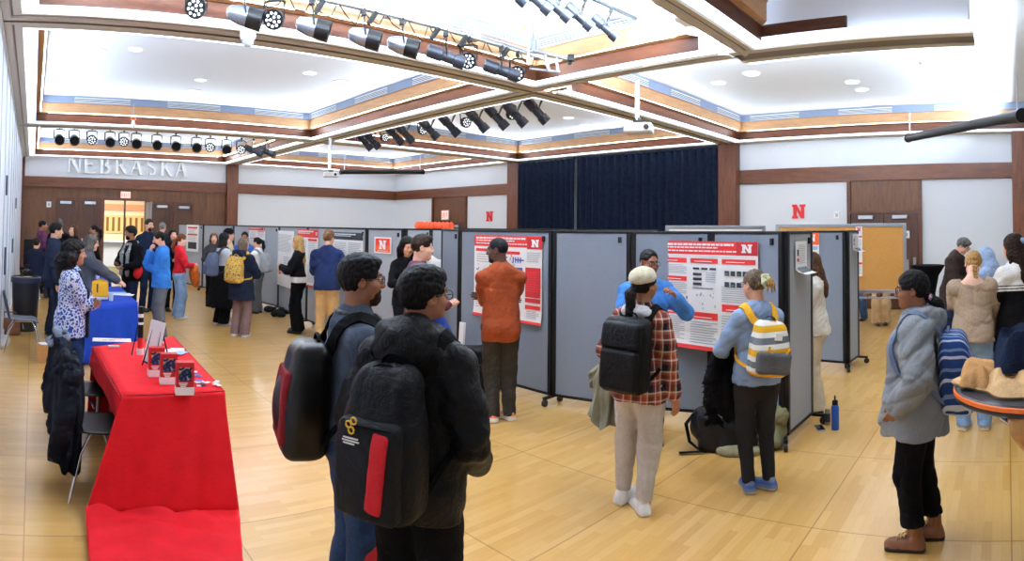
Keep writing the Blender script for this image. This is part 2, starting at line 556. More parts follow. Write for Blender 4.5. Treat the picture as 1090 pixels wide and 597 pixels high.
def floor_mat():
    m, nt, b = _base('maple_parquet', .3, 0, .4)
    co = coords(nt)
    br = N(nt, 'ShaderNodeTexBrick', Scale=1.0)
    br.inputs['Brick Width'].default_value = .46
    br.inputs['Row Height'].default_value = .058
    br.inputs['Mortar Size'].default_value = .0015
    br.inputs['Bias'].default_value = 0
    br.inputs['Color1'].default_value = (0, 0, 0, 1); br.inputs['Color2'].default_value = (1, 1, 1, 1)
    br.inputs['Mortar'].default_value = (.2, .2, .2, 1)
    br.offset = .37; br.offset_frequency = 2
    nt.links.new(co, br.inputs['Vector'])
    f = noise(nt, coords(nt, (3, 30, 1)), 3, 5)
    mx = N(nt, 'ShaderNodeMix'); mx.inputs[0].default_value = .5
    nt.links.new(br.outputs['Color'], mx.inputs[2]); nt.links.new(f, mx.inputs[3])
    col = ramp(nt, mx.outputs[0], [(.0, lin((204, 152, 76))), (.5, lin((222, 176, 100))), (1., lin((232, 194, 126)))])
    sq = N(nt, 'ShaderNodeTexBrick', Scale=1.0)
    sq.inputs['Brick Width'].default_value = 1.24; sq.inputs['Row Height'].default_value = 1.22
    sq.inputs['Mortar Size'].default_value = .005; sq.offset = 0
    sq.inputs['Color1'].default_value = (1, 1, 1, 1); sq.inputs['Color2'].default_value = (.9, .9, .9, 1)
    sq.inputs['Mortar'].default_value = (.6, .5, .4, 1)
    nt.links.new(co, sq.inputs['Vector'])
    m2 = N(nt, 'ShaderNodeMix', data_type='RGBA', blend_type='MULTIPLY'); m2.inputs[0].default_value = 1
    nt.links.new(col, m2.inputs[6]); nt.links.new(sq.outputs['Color'], m2.inputs[7])
    nt.links.new(m2.outputs[2], b.inputs['Base Color'])
    b.inputs['Coat Weight'].default_value = .45
    b.inputs['Coat Roughness'].default_value = .16
    bump(nt, b, br.outputs['Fac'], .1, .002)
    return m
fo = MB().b2((XL - .3, -2.5, -.1), (B1 + .6, NN + .05, 0)).build('floor', floor_mat()); structure(fo)
structure(MB().b2((XL - .4, -2.5, ZC), (B1 + .6, NN + .3, ZC + .1)).build('ceiling', M_ceil))

TRIM = [0]
def trim(mb, mats, bevel=0, smooth=False):
    TRIM[0] += 1
    return structure(mb.build('trim_%d' % TRIM[0], mats, bevel=bevel, smooth=smooth))
def sidept(x0, x1, y0, y1, s, u, i):
    """point at fraction u along side s of the bay, inset i from the beam centre lines"""
    if s == 'N': return (x0 + i + (x1 - x0 - 2 * i) * u, y1 - i)
    if s == 'S': return (x0 + i + (x1 - x0 - 2 * i) * u, y0 + i)
    if s == 'E': return (x1 - i, y0 + i + (y1 - y0 - 2 * i) * u)
    return (x0 + i, y0 + i + (y1 - y0 - 2 * i) * u)
def coffer(x0, x1, y0, y1, sides):
    for s in sides:
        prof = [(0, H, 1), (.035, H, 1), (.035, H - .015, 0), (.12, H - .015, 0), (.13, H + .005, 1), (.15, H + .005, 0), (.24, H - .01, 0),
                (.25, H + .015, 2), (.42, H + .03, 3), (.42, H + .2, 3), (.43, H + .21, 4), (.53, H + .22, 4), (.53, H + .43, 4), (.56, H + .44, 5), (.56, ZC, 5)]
        mb = MB()
        for k in range(len(prof) - 1):
            (i0, z0, m), (i1, z1, _) = prof[k], prof[k + 1]
            p = [sidept(x0, x1, y0, y1, s, u, i) for i in (i0, i1) for u in (0, 1)]
            mb.add([(*p[0], z0), (*p[1], z0), (*p[3], z1), (*p[2], z1)], [(0, 1, 2, 3)], m)
        L = (x1 - x0 if s in 'NS' else y1 - y0) - 1.12
        n = max(1, round(L / 2.3)); a = 0
        while a < n:                                         # slotted supply grilles between plain grey panels
            u0, u1 = (a + .32) / n, (a + 1) / n - .02
            w0, w1 = H + .455, ZC - .03
            for q0, q1, mi, ii in [(0, 1, 6, .575)] + [(.14 + .25 * t, .25 + .25 * t, 7, .58) for t in range(3)]:
                p0, p1 = sidept(x0, x1, y0, y1, s, u0 + .004, ii), sidept(x0, x1, y0, y1, s, u1 - .004, ii)
                za, zb = w0 + (w1 - w0) * q0, w0 + (w1 - w0) * q1
                mb.add([(*p0, za), (*p1, za), (*p1, zb), (*p0, zb)], [(0, 1, 2, 3)], mi)
            a += 1
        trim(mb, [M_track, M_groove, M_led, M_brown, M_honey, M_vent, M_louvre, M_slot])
coffer(XL, B0, YA, Y1, 'NEW')
coffer(XL, B0, Y1, Y2, 'NESW')
coffer(XL, B0, Y2, NN, 'NESW')
coffer(B0, B1, Y1, Y2, 'NESW')
coffer(B0, B1, Y2, NN, 'NESW')
coffer(B0, B1, -3.2, Y1, 'NE')
coffer(XL, B0, -4.5, YA, 'N')
# the short run of the nearer cross beam that comes out past the coffer
mb = MB()
for x0, x1, z0, mi in [(-.25, -.13, H - .01, 0), (-.13, .13, H, 1), (.13, .25, H - .01, 0), (-.42, -.25, H + .02, 2), (.25, .42, H + .02, 2)]:
    mb.b2((B0 + x0, .35, z0), (B0 + x1, YA + .1, z0 + .06), mi)
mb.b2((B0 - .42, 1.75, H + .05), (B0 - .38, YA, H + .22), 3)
mb.b2((B0 - .3, .4, H + .05), (B0 + .3, YA, ZC), 4)
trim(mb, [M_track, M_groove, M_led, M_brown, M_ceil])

# ---- far wall with the doors (plane y = NN)
def nw(px, py):
    p = onwall(px, py, (-1, NN), (1, NN)); return float(p[0]), float(p[2])
def rw(px, py):
    p = onwall(px, py, (B1, -1), (B1, 1)); return float(p[1]), float(p[2])
ZB0, ZB1 = nw(120, 198)[1], nw(120, 189)[1]
ZB0r, ZB1r = 3.0, 3.36
dl, dr = nw(110, 215)[0], nw(156, 215)[0]
dtop = nw(133, 213.5)[1]
mb = MB()
mb.b2((XL - .2, NN, 0), (dl, NN + .2, ZB0r), 0)
mb.b2((dr, NN, 0), (B0, NN + .2, ZB0r), 0)
mb.b2((dl, NN, dtop), (dr, NN + .2, ZB0r), 0)
mb.b2((XL - .2, NN + .02, ZB0r), (B0, NN + .22, ZC), 1)
mb.b2((B0, NN + .02, 0), (B1 + .3, NN + .22, ZC), 1)
structure(mb.build('wall_back', [M_panelw, M_wallpaint]))
trim(MB().b2((XL, NN - .06, ZB0r), (B1, NN + .05, ZB1r)), M_band, .008)
mb = MB()
mb.b2((XL - .02, NN - .1, 0), (XL + .1, NN, H))
trim(mb, M_brown, .006)
def column(x, y, w=.36):
    trim(MB().b2((x - w / 2, y - w / 2, 0), (x + w / 2, y + w / 2, H + .05)), M_col, .01)
column(B0, NN, .42); column(B1, Y2, .5); column(B1, Y1, .5); column(B1 - .05, -.33, .4)
# ---- right wall
y_end = -2.4
structure(MB().b2((B1, y_end, 0), (B1 + .2, NN + .2, ZC)).build('wall_right', M_wallpaint))
trim(MB().b2((B1 - .07, y_end, ZB0r), (B1 + .05, Y1, ZB1r)).b2((B1 - .07, Y2 - .6, ZB0r), (B1 + .05, NN, ZB1r)), M_band, .008)
o = structure(MB().b2((B1 - .02, y_end, 0), (B1 + .02, Y1, .14)).build('baseboard_right', M_blackp))
structure(MB().b2((XL, -2.5, 0), (XL + .015, NN, .1)).build('baseboard_left', M_white))
# ---- left wall: white folding partition panels
mb = MB().b2((XL - .2, -2.5, 0), (XL, NN, ZC), 0)
yy = 6.2
while yy < NN - .5:
    mb.b2((XL - .01, yy, .02), (XL + .012, yy + .03, H), 1); yy += 1.27
mb.b2((XL - .01, 5, H - .06), (XL + .03, NN, H + .01), 2)
structure(mb.build('wall_left', [plain('partition_white', (222, 227, 238), .6, var=.02, bmp=.02), plain('joint_grey', (168, 176, 190), .6, bmp=0), M_white]))
for k, (yy, zz, hh) in enumerate([(9.2, 2.2, .3), (9.4, 1.0, .42), (12.8, 1.15, .3), (14.5, 2.1, .25)]):
    t = tag(MB().b2((XL + .001, yy, zz), (XL + .03, yy + .09, zz + hh)).build('recessed_pull', M_slot, bevel=.01),
            ['small dark pull handle high on the nearest white folding panel', 'long dark pull slot low on the nearest white folding panel', 'dark pull slot low on the white folding wall farther back', 'small dark pull high on the white folding wall farther back'][k], 'handle')
# ---- doors in the far wall
DN = [0]
def door(name_lab, xa, xb, zt, depth=-.03, hinge_r=False, parent=None):
    DN[0] += 1
    mb = MB().b2((xa, NN + depth, .01), (xb, NN + .01, zt), 0)
    o = structure(mb.build('door_%d' % DN[0], [M_doorw], bevel=.006))
    f = MB()
    f.b2((xa - .07, NN - .06, 0), (xa, NN, zt + .08)).b2((xb, NN - .06, 0), (xb + .07, NN, zt + .08)).b2((xa, NN - .06, zt), (xb, NN, zt + .08))
    f.build('door_frame', M_brown, o)
    cx = xa + .12 if hinge_r else xb - .5
    MB().b2((cx, NN - .13, zt - .14), (cx + .38, NN - .03, zt - .05)).build('door_closer', M_steel, o, bevel=.008)
    hx = xb - .12 if hinge_r else xa + .06
    h = MB().b2((hx, NN - .05, .95), (hx + .06, NN - .03, 1.25)); h.cyl((hx + .03, NN - .05, 1.1), (hx + .03, NN - .1, 1.1), .012, seg=8); h.b2((hx, NN - .11, 1.085), (hx + (.14 if not hinge_r else .06), NN - .09, 1.115))
    h.build('door_handle', M_steel, o, bevel=.004)
for (p0, p1, zz, hr) in [(59, 81.5, 212.5, 1), (84, 106.5, 213, 0), (161.5, 183, 217, 1), (185, 205.5, 218, 0)]:
    door('', nw(p0, 215)[0] + .05, nw(p1, 215)[0] - .04, nw((p0 + p1) / 2, zz)[1], hinge_r=hr)
# open doorway: jambs, mullion, glazed transom and the two opened leaves
mb = MB()
xm = nw(133, 215)[0]
mb.b2((dl - .07, NN - .07, 0), (dl + .04, NN + .2, dtop + .08)).b2((dr - .04, NN - .07, 0), (dr + .07, NN + .2, dtop + .08)).b2((dl, NN - .07, dtop), (dr, NN + .2, dtop + .08))
mb.b2((xm - .03, NN - .02, 0), (xm + .03, NN + .05, dtop))
trim(mb, M_brown, .006)
mb = MB().b2((dr - .03, NN - .95, .01), (dr + .02, NN - .05, dtop - .04), 0)
o = structure(mb.build('door_5', [plain('door_grey', (120, 124, 132), .5)], bevel=.005)); DN[0] = 5
MB().b2((dr - .09, NN - .8, .95), (dr - .03, NN - .35, 1.0)).build('door_handle', M_steel, o, bevel=.01)
# ---- the lit lobby beyond the doorway
M_carpet = speckle('lobby_carpet', [(88, 84, 62), (120, 114, 84), (104, 98, 76)], 60)
structure(MB().b2((dl - 2.5, NN + .05, -.1), (dr + 2.5, NN + 6.2, .004)).build('floor_lobby', M_carpet))
structure(MB().b2((dl - 2.5, NN + 6, 0), (dr + 2.5, NN + 6.2, 3.6)).b2((dl - 2.6, NN + .3, 0), (dl - 2.5, NN + 6, 3.6)).b2((dr + 2.5, NN + .3, 0), (dr + 2.6, NN + 6, 3.6)).build('wall_lobby', plain('lobby_cream', (250, 236, 206), .7, bmp=0)))
structure(MB().b2((dl - 2.6, NN + .3, 3.5), (dr + 2.6, NN + 6.2, 3.6)).build('ceiling_lobby', M_ceil))
c = thing('reception_counter', 'white panelled counter in the lobby seen through the open doorway', 'counter', ((dl + dr) / 2, NN + 4.2, 0))
MB().box((0, 0, .5), (3.6, .6, 1.0)).build('body', plain('counter_white', (214, 222, 238), .5), c, bevel=.02)
MB().box((0, -.05, 1.03), (3.8, .8, .05)).build('worktop', plain('counter_top', (190, 198, 214), .3), c, bevel=.01)
mb = MB()
for k in range(14):
    mb.box((-1.7 + k * .26, 0, 0), (.11, .04, .62))
b_ = thing('slatted_panel', 'row of dark vertical openings in the lit cream lobby wall above the counter', 'wall panel', ((dl + dr) / 2, NN + 5.95, 1.75))
mb2 = MB().box((0, 0.02, .0), (4.2, .04, .8)); mb2.build('backing', plain('amber_panel', (246, 206, 140), .6, bmp=0), b_)
mb.build('slat', plain('slat_brown', (140, 92, 40), .6), b_)
MB().box((0, 0, .75), (4.4, .06, .28)).build('fascia', plain('salmon_fascia', (236, 170, 130), .6), b_)
lt = bpy.data.lights.new('lobby_lamp', 'AREA'); lt.energy = 330; lt.size = 2.0; lt.color = (1, .94, .84)
lo = bpy.data.objects.new('lobby_lamp', lt); lo.location = ((dl + dr) / 2, NN + 2.6, 3.4); link(lo)
# ---- raised lettering NEBRASKA
LET = {
 'N': [((.12, 0), (.12, 1), .07), ((.12, 1), (.88, 0), .17), ((.88, 0), (.88, 1), .07), ('s', .12, 0), ('s', .06, 1), ('s', .88, 1)],
 'E': [((.2, 0), (.2, 1), .16), ((.2, .965), (.8, .965), .07), ((.2, .52), (.65, .52), .07), ((.2, .035), (.85, .035), .07), ((.8, .8), (.8, 1), .05), ((.85, 0), (.85, .22), .05), ((.65, .42), (.65, .62), .04), ('s', .2, 0), ('s', .2, 1)],
 'B': [((.2, 0), (.2, 1), .16), ('a', .45, .75, .25, .23, -90, 90, .13), ('a', .48, .26, .3, .25, -90, 90, .14), ((.2, .97), (.46, .97), .06), ((.2, .51), (.48, .51), .06), ((.2, .03), (.48, .03), .06), ('s', .2, 0), ('s', .2, 1)],
 'R': [((.2, 0), (.2, 1), .16), ('a', .45, .74, .27, .24, -90, 90, .13), ((.2, .97), (.46, .97), .06), ((.2, .5), (.48, .5), .06), ((.45, .5), (.9, .02), .15), ('s', .2, 0), ('s', .2, 1), ('s', .92, 0)],
 'A': [((.12, 0), (.5, 1), .07), ((.5, 1), (.88, 0), .17), ((.25, .36), (.74, .36), .06), ('s', .1, 0), ('s', .88, 0)],
 'S': [('a', .5, .745, .27, .23, 60, 270, .12), ('a', .5, .265, .29, .24, -120, 90, .13), ((.76, .72), (.76, .95), .05), ((.2, .05), (.2, .3), .05)],
 'K': [((.2, 0), (.2, 1), .16), ((.24, .42), (.82, .98), .07), ((.4, .56), (.88, .02), .16), ('s', .2, 0), ('s', .2, 1), ('s', .88, 0), ('s', .8, 1)],
}
def glyph(ch, w, h, d):
    mb = MB(); cnt = [0]
    def stroke(a, b, t):
        a, b = V(a[0] * w, a[1] * h), V(b[0] * w, b[1] * h)
        u = (b - a) / np.linalg.norm(b - a); n = V(-u[1], u[0]) * t * h / 2
        cnt[0] += 1; mb.prism([tuple(a - n), tuple(b - n), tuple(b + n), tuple(a + n)], -d - .0004 * cnt[0], 0)
    for s in LET[ch]:
        if s[0] == 's': stroke((s[1] - .14, abs(s[2] - .02)), (s[1] + .14, abs(s[2] - .02)), .045)
        elif s[0] == 'a':
            _, cx, cz, rx, rz, a0, a1, t = s
            for k in range(12):
                q = [math.radians(a0 + (a1 - a0) * (k + e) / 12) for e in (-.05, 1.05)]
                stroke(*[(cx + rx * math.cos(g), cz + (rz - .03) * math.sin(g)) for g in q], t)
        else: stroke(*s)
    return mb
x0, z0 = nw(72, 184.5); x1, _ = nw(201, 188); _, z1 = nw(72, 166.5)
hl = .62
t = thing('wall_lettering', 'raised white capital letters spelling NEBRASKA on the white wall above the doors', 'sign', (x0, NN - .005, nw(135, 186)[1]))
pitch = (x1 - x0) / 8
for k, ch in enumerate('NEBRASKA'):
    g = glyph(ch, pitch * .86, hl, .12)
    o = g.build('letter', M_white, t); o.location = (k * pitch, 0, 0)
# ---- red block N logos
def blockN(mb, x, z, w, h, y0, y1, mi=0):
    for k, (a0, b0, a1, b1) in enumerate([(.09, .17, .33, .83), (.67, .17, .91, .83), (0, 0, .42, .17), (0, .83, .33, 1), (.58, .83, 1, 1), (.67, 0, .91, .17)]):
        mb.prism([(x + a * w, z + b * h) for a, b in ((a0, b0), (a1, b0), (a1, b1), (a0, b1))], y0, y1, mi)
    mb.prism([(x + a * w, z + b * h) for a, b in ((.12, 1), (.67, 0), (.9, 0), (.34, 1))], y0 - .002, y1, mi)
    return mb
def wall_logo(px, py, sz, lab):
    y, z = rw(px, py)
    t = thing('wall_logo', lab, 'logo', (B1 - .01, y, z), -PI / 2)
    s = sz
    b = MB(); blockN(b, -s / 2, -s / 2, s, s, -.02, 0); b.build('letter', M_red, t)
wall_logo(850.5, 225, .34, 'red block letter N on the white wall right of the wooden column')
wall_logo(521.5, 230.3, .34, 'red block letter N on the white wall left of the black curtain')
# ---- doors in the right wall (recess lined with dark wood)
def rdoor(pxa, pxb, split, ztp, lab):
    ya, yb = rw(pxa, 230)[0], rw(pxb, 230)[0]
    DN[0] += 1
    o = structure(MB().b2((B1 - .03, yb, 0), (B1 + .02, ya, ZB0r)).build('door_%d' % DN[0], M_panelw, bevel=.004))
    zt = rw((pxa + pxb) / 2, ztp)[1]
    ys = ya + (yb - ya) * split
    for n, (p, q) in enumerate(((ya, ys), (ys, yb))):
        lf = MB().b2((B1 - .07, q + .015, .02), (B1 - .03, p - .015, zt)).build('door_leaf', M_doorw, o, bevel=.005)
        MB().b2((B1 - .16, q + .25, zt - .13), (B1 - .07, q + .6, zt - .05)).build('door_closer', M_steel, lf, bevel=.006)
        MB().b2((B1 - .13, q + .06, .95), (B1 - .07, q + .12, 1.2)).build('door_handle', M_steel, lf, bevel=.006)
    f = MB().b2((B1 - .09, ya, 0), (B1 + .02, ya + .08, ZB0r)).b2((B1 - .09, yb - .08, 0), (B1 + .02, yb, ZB0r)).b2((B1 - .09, yb, zt), (B1 - .02, ya, zt + .06))
    f.build('door_frame', M_brown, o)
    return ya, yb, zt
rdoor(906, 978, .5, 227, '')
ya, yb, zt = rdoor(462.5, 496, .5, 238, '')
mb = MB().b2((B1 - .08, rw(425, 240)[0] - 3.2, 0), (B1 - .02, rw(425, 240)[0], rw(438, 234.5)[1]))
# exit signs, switches, thermostat
def exit_sign(loc, rz, lab, w=.36, h=.24):
    t = thing('exit_sign', lab, 'sign', loc, rz)
    MB().box((0, .02, 0), (w, .05, h)).build('housing', plain('sign_housing', (205, 205, 205), .5), t, bevel=.01)
    mb = MB(); u = w * .8 / 4; hh = h * .52
    def st(x0, z0, x1, z1): mb.b2((min(x0, x1), -.012, min(z0, z1)), (max(x0, x1), -.004, max(z0, z1)))
    for k, ch in enumerate('EXIT'):
        x = -w * .4 + k * u + u * .1; q = u * .7; th = u * .17
        if ch == 'E':
            st(x, -hh / 2, x + th, hh / 2)
            for z in (-hh / 2, -th / 2, hh / 2 - th): st(x, z, x + q, z + th)
        elif ch == 'X':
            for a, b in (((x, -hh / 2), (x + q, hh / 2)), ((x, hh / 2), (x + q, -hh / 2))):
                mb.prism([(a[0], a[1]), (a[0] + th, a[1]), (b[0], b[1]), (b[0] - th, b[1])] if a[1] < 0 else [(a[0], a[1]), (b[0] - th, b[1]), (b[0], b[1]), (a[0] + th, a[1])], -.012, -.004)
        elif ch == 'I': st(x + q / 2 - th / 2, -hh / 2, x + q / 2 + th / 2, hh / 2)
        else:
            st(x + q / 2 - th / 2, -hh / 2, x + q / 2 + th / 2, hh / 2); st(x, hh / 2 - th, x + q, hh / 2)
    MB().box((0, -.004, 0), (w * .9, .004, h * .8)).build('face', emit('exit_glow', (255, 190, 175), .8), t)
    mb.build('lettering', emit('exit_red', (255, 50, 40), 1.0), t)
x, z = nw(133.5, 207.5); exit_sign((x, NN - .06, z), 0, 'lit red EXIT sign on the wood wall above the open doorway')
y, z = rw(475.5, 229); exit_sign((B1 - .09, y, z), -PI / 2, 'lit red EXIT sign on the wood recess left of the red letter N', .42, .36)
def plate(name, lab, cat, loc, rz, sx=.12, sz=.16):
    t = thing(name, lab, cat, loc, rz)
    MB().box((0, 0, 0), (sx, .03, sz)).build('cover', M_paper, t, bevel=.008)
    MB().box((0, -.02, 0), (sx * .4, .02, sz * .45)).build('button', M_greyp, t, bevel=.004)
x, z = nw(52, 217.5); plate('wall_switch', 'white switch plate on the dark wood wall left of the doors', 'switch', (x, NN - .02, z), 0, .16, .2)
y, z = rw(891, 229); plate('wall_thermostat', 'small white box on the white wall right of the red letter N', 'thermostat', (B1 - .02, y, z), -PI / 2, .14, .17)
y, z = rw(966, 249.5); plate('wall_switch', 'white switch plate beside the dark door behind the cork board', 'switch', (B1 - .1, y, z), -PI / 2, .13, .17)
# ---- black stage curtains
def curtain(pa, pb, ytop, lab, seed):
    ya, yb = rw(pa, 200)[0], rw(pb, 200)[0]
    zt = rw((pa + pb) / 2, ytop)[1]
    t = thing('stage_curtain', lab, 'curtain', (B1 - .25, (ya + yb) / 2, 0), -PI / 2, 'black stage curtains')
    L = ya - yb; rg = random.Random(seed); nf = int(L / .23)
    ph = [rg.uniform(-.5, .5) for _ in range(nf + 2)]
    def fn(u, v):
        q = u * nf; i = int(q); s = math.sin(2 * PI * q + ph[i] * (1 - (q - i)) + ph[min(i + 1, nf)] * (q - i))
        return ((u - .5) * L, .055 * s * (1 - .25 * v) - .02 * math.sin(7 * u + v), .03 + (zt - .03) * v + (.02 * abs(math.sin(PI * q)) if v > .99 else 0))
    MB().grid(fn, nf * 8, 6).build('drape', fabric('curtain_black', (16, 24, 40), .9, var=.3), t, smooth=True, solid=.01)
    MB().box((0, .02, zt + .02), (L, .06, .05)).build('heading_rail', M_black, t)
curtain(558, 617, 172, 'narrow pleated black stage curtain next to the wooden column by the letter N', 3)
curtain(620, 769, 163, 'wide pleated black stage curtain in the middle of the far right wall', 5)
# ---- light: cove lamps, recessed downlights, world fill added through the unbuilt side behind the camera
w = bpy.data.worlds.new('world'); SC.world = w; w.use_nodes = True
w.node_tree.nodes['Background'].inputs[0].default_value = (.86, .93, 1, 1)
w.node_tree.nodes['Background'].inputs[1].default_value = .42
RANK = 'first second third fourth fifth sixth seventh eighth ninth tenth eleventh twelfth thirteenth fourteenth fifteenth sixteenth seventeenth eighteenth'.split()
M_lamp = emit('downlight_glow', (255, 255, 250), 5)
dl_px = [(102, 54, .16), (145, 52, .1), (206, 97, .16), (214, 84.5, .1), (330, 77, .12), (363, 87, .16), (605, 125, .12), (624, 133, .15), (800, 78, .14), (765, 88, .12), (907, 87, .12), (917, 95, .12), (923, 108, .17),
         (991, 67, .14), (1007, 3, .14), (1035, 6, .14), (953, 45, .14), (884, 13, .1)]
for k, (px, py, r) in enumerate(dl_px):
    p = pz(px, py, ZC)
    t = thing('downlight', '%s round recessed ceiling light, counting from the left of the photo' % RANK[sorted(q[0] for q in dl_px).index(px)], 'ceiling light', tuple(p), 0, 'recessed ceiling downlights')
    MB().lathe([(r + .03, 0), (r + .03, -.012), (r, -.02), (r, -.004)], seg=28).build('rim', M_paper, t, smooth=True)
    MB().cyl((0, 0, -.006), (0, 0, -.012), r * .95, seg=28).build('lens', M_lamp, t)
def area(name, loc, size, e, rot=(0, 0, 0), col=(1, .98, .95), sy=None):
    l = bpy.data.lights.new(name, 'AREA'); l.energy = e; l.size = size; l.color = col
    if sy: l.shape = 'RECTANGLE'; l.size_y = sy
    o = bpy.data.objects.new(name, l); o.location = loc; o.rotation_euler = rot; link(o); return o
for x, y, e in [(3.4, 10.6, 62), (3.4, 18, 55), (10.7, 10.6, 44), (10.7, 18, 40), (10.7, 3.2, 16), (3.4, 4.85, 62), (3.6, 1.0, 125)]:
    area('coffer_fill', (x, y, ZC - .03), 2.6, e, col=(.86, .93, 1))  # unseen fill for the downlights, the last added to brighten the near floor
for (x0, x1, y0, y1) in [(XL, B0, YA, Y1), (XL, B0, Y1, Y2), (XL, B0, Y2, NN), (B0, B1, Y1, Y2), (B0, B1, Y2, NN), (B0, B1, -.3, Y1)]:
    cx, cy = (x0 + x1) / 2, (y0 + y1) / 2
    for (x, y, sx, sy, rx, ry) in [(x0 + .5, cy, .08, y1 - y0 - 1.4, 0, .75), (x1 - .5, cy, .08, y1 - y0 - 1.4, 0, -.75), (cx, y0 + .5, x1 - x0 - 1.4, .08, -.75, 0), (cx, y1 - .5, x1 - x0 - 1.4, .08, .75, 0)]:
        area('cove_lamp', (x, y, H + .235), sx, (600 if x1 <= B0 else 250 if y0 < 0 else 430) * max(sx, sy) / 5, (PI + rx, ry, 0), (.74, .87, 1), sy)
SC.view_settings.view_transform = 'Standard'
SC.view_settings.look = 'None'
SC.view_settings.gamma = 1
SC.view_settings.exposure = 0.0
SC.view_settings.use_curve_mapping = False
SC.cycles.use_denoising = True
SC.cycles.max_bounces = 6
# ---------------------------------------------------------------- people
SK = {'dark': (116, 76, 56), 'deep': (84, 54, 42), 'tan': (170, 120, 92), 'brown': (146, 98, 72), 'fair': (226, 178, 156), 'light': (214, 164, 138), 'pink': (232, 188, 168)}
def skin_set(k):
    c = SK[k]
    return [skin('skin_' + k, c), plain('eye_white', (225, 222, 218), .3, bmp=0), plain('iris_dark', (34, 22, 16), .25, bmp=0),
            skin('lips_' + k, tuple(int(v * f) for v, f in zip(c, (.86, .66, .66))))]
def ik(S, W, l1, l2, pole):
    d = W - S; L = np.linalg.norm(d)
    L2 = min(max(L, abs(l1 - l2) + .01), (l1 + l2) * .998)
    d = d / L
    a = (l1 * l1 - l2 * l2 + L2 * L2) / (2 * L2)
    h = math.sqrt(max(l1 * l1 - a * a, 0))
    p = np.array(pole, float); p = p - d * (p @ d); p /= np.linalg.norm(p) + 1e-9
    return S + d * a + p * h, S + d * L2
ARM = {  # wrist target (right side, mirrored for the left), elbow pole, palm facing, curl
 'down': ((.27, .04, .84), (.5, -1, 0), (-1, .2, 0), .5),
 'back': ((.25, -.08, .86), (.6, -1, 0), (-1, .2, 0), .5),
 'pocket': ((.21, .10, .93), (1, -.8, 0), (-1, 0, 0), .4),
 'cross': ((-.13, .20, 1.15), (.8, -.3, -.8), (0, -1, 0), .4),
 'front': ((.06, .27, 1.10), (.9, -.4, -.6), (0, -.6, .8), .6),
 'hold': ((.17, .28, 1.05), (.7, -.7, -.3), (0, 0, 1), .9),
 'phone': ((.08, .30, 1.18), (.8, -.3, -.8), (0, -1, .3), .9),
 'chin': ((.01, .19, 1.42), (.7, .1, -1), (0, -1, .2), 1.3),
 'reach': ((.17, .46, 1.12), (.6, -.5, -.7), (-.6, 0, -.8), .25),
 'table': ((.20, .38, .98), (.8, -.4, -.3), (0, 0, -1), .35),
 'thumb': ((.19, .25, 1.34), (.8, -.4, -.9), (-1, .3, 0), 1.0),
 'strap': ((.12, .14, 1.27), (.8, -.5, -.6), (0, -1, 0), 1.2),
}
class Person: pass
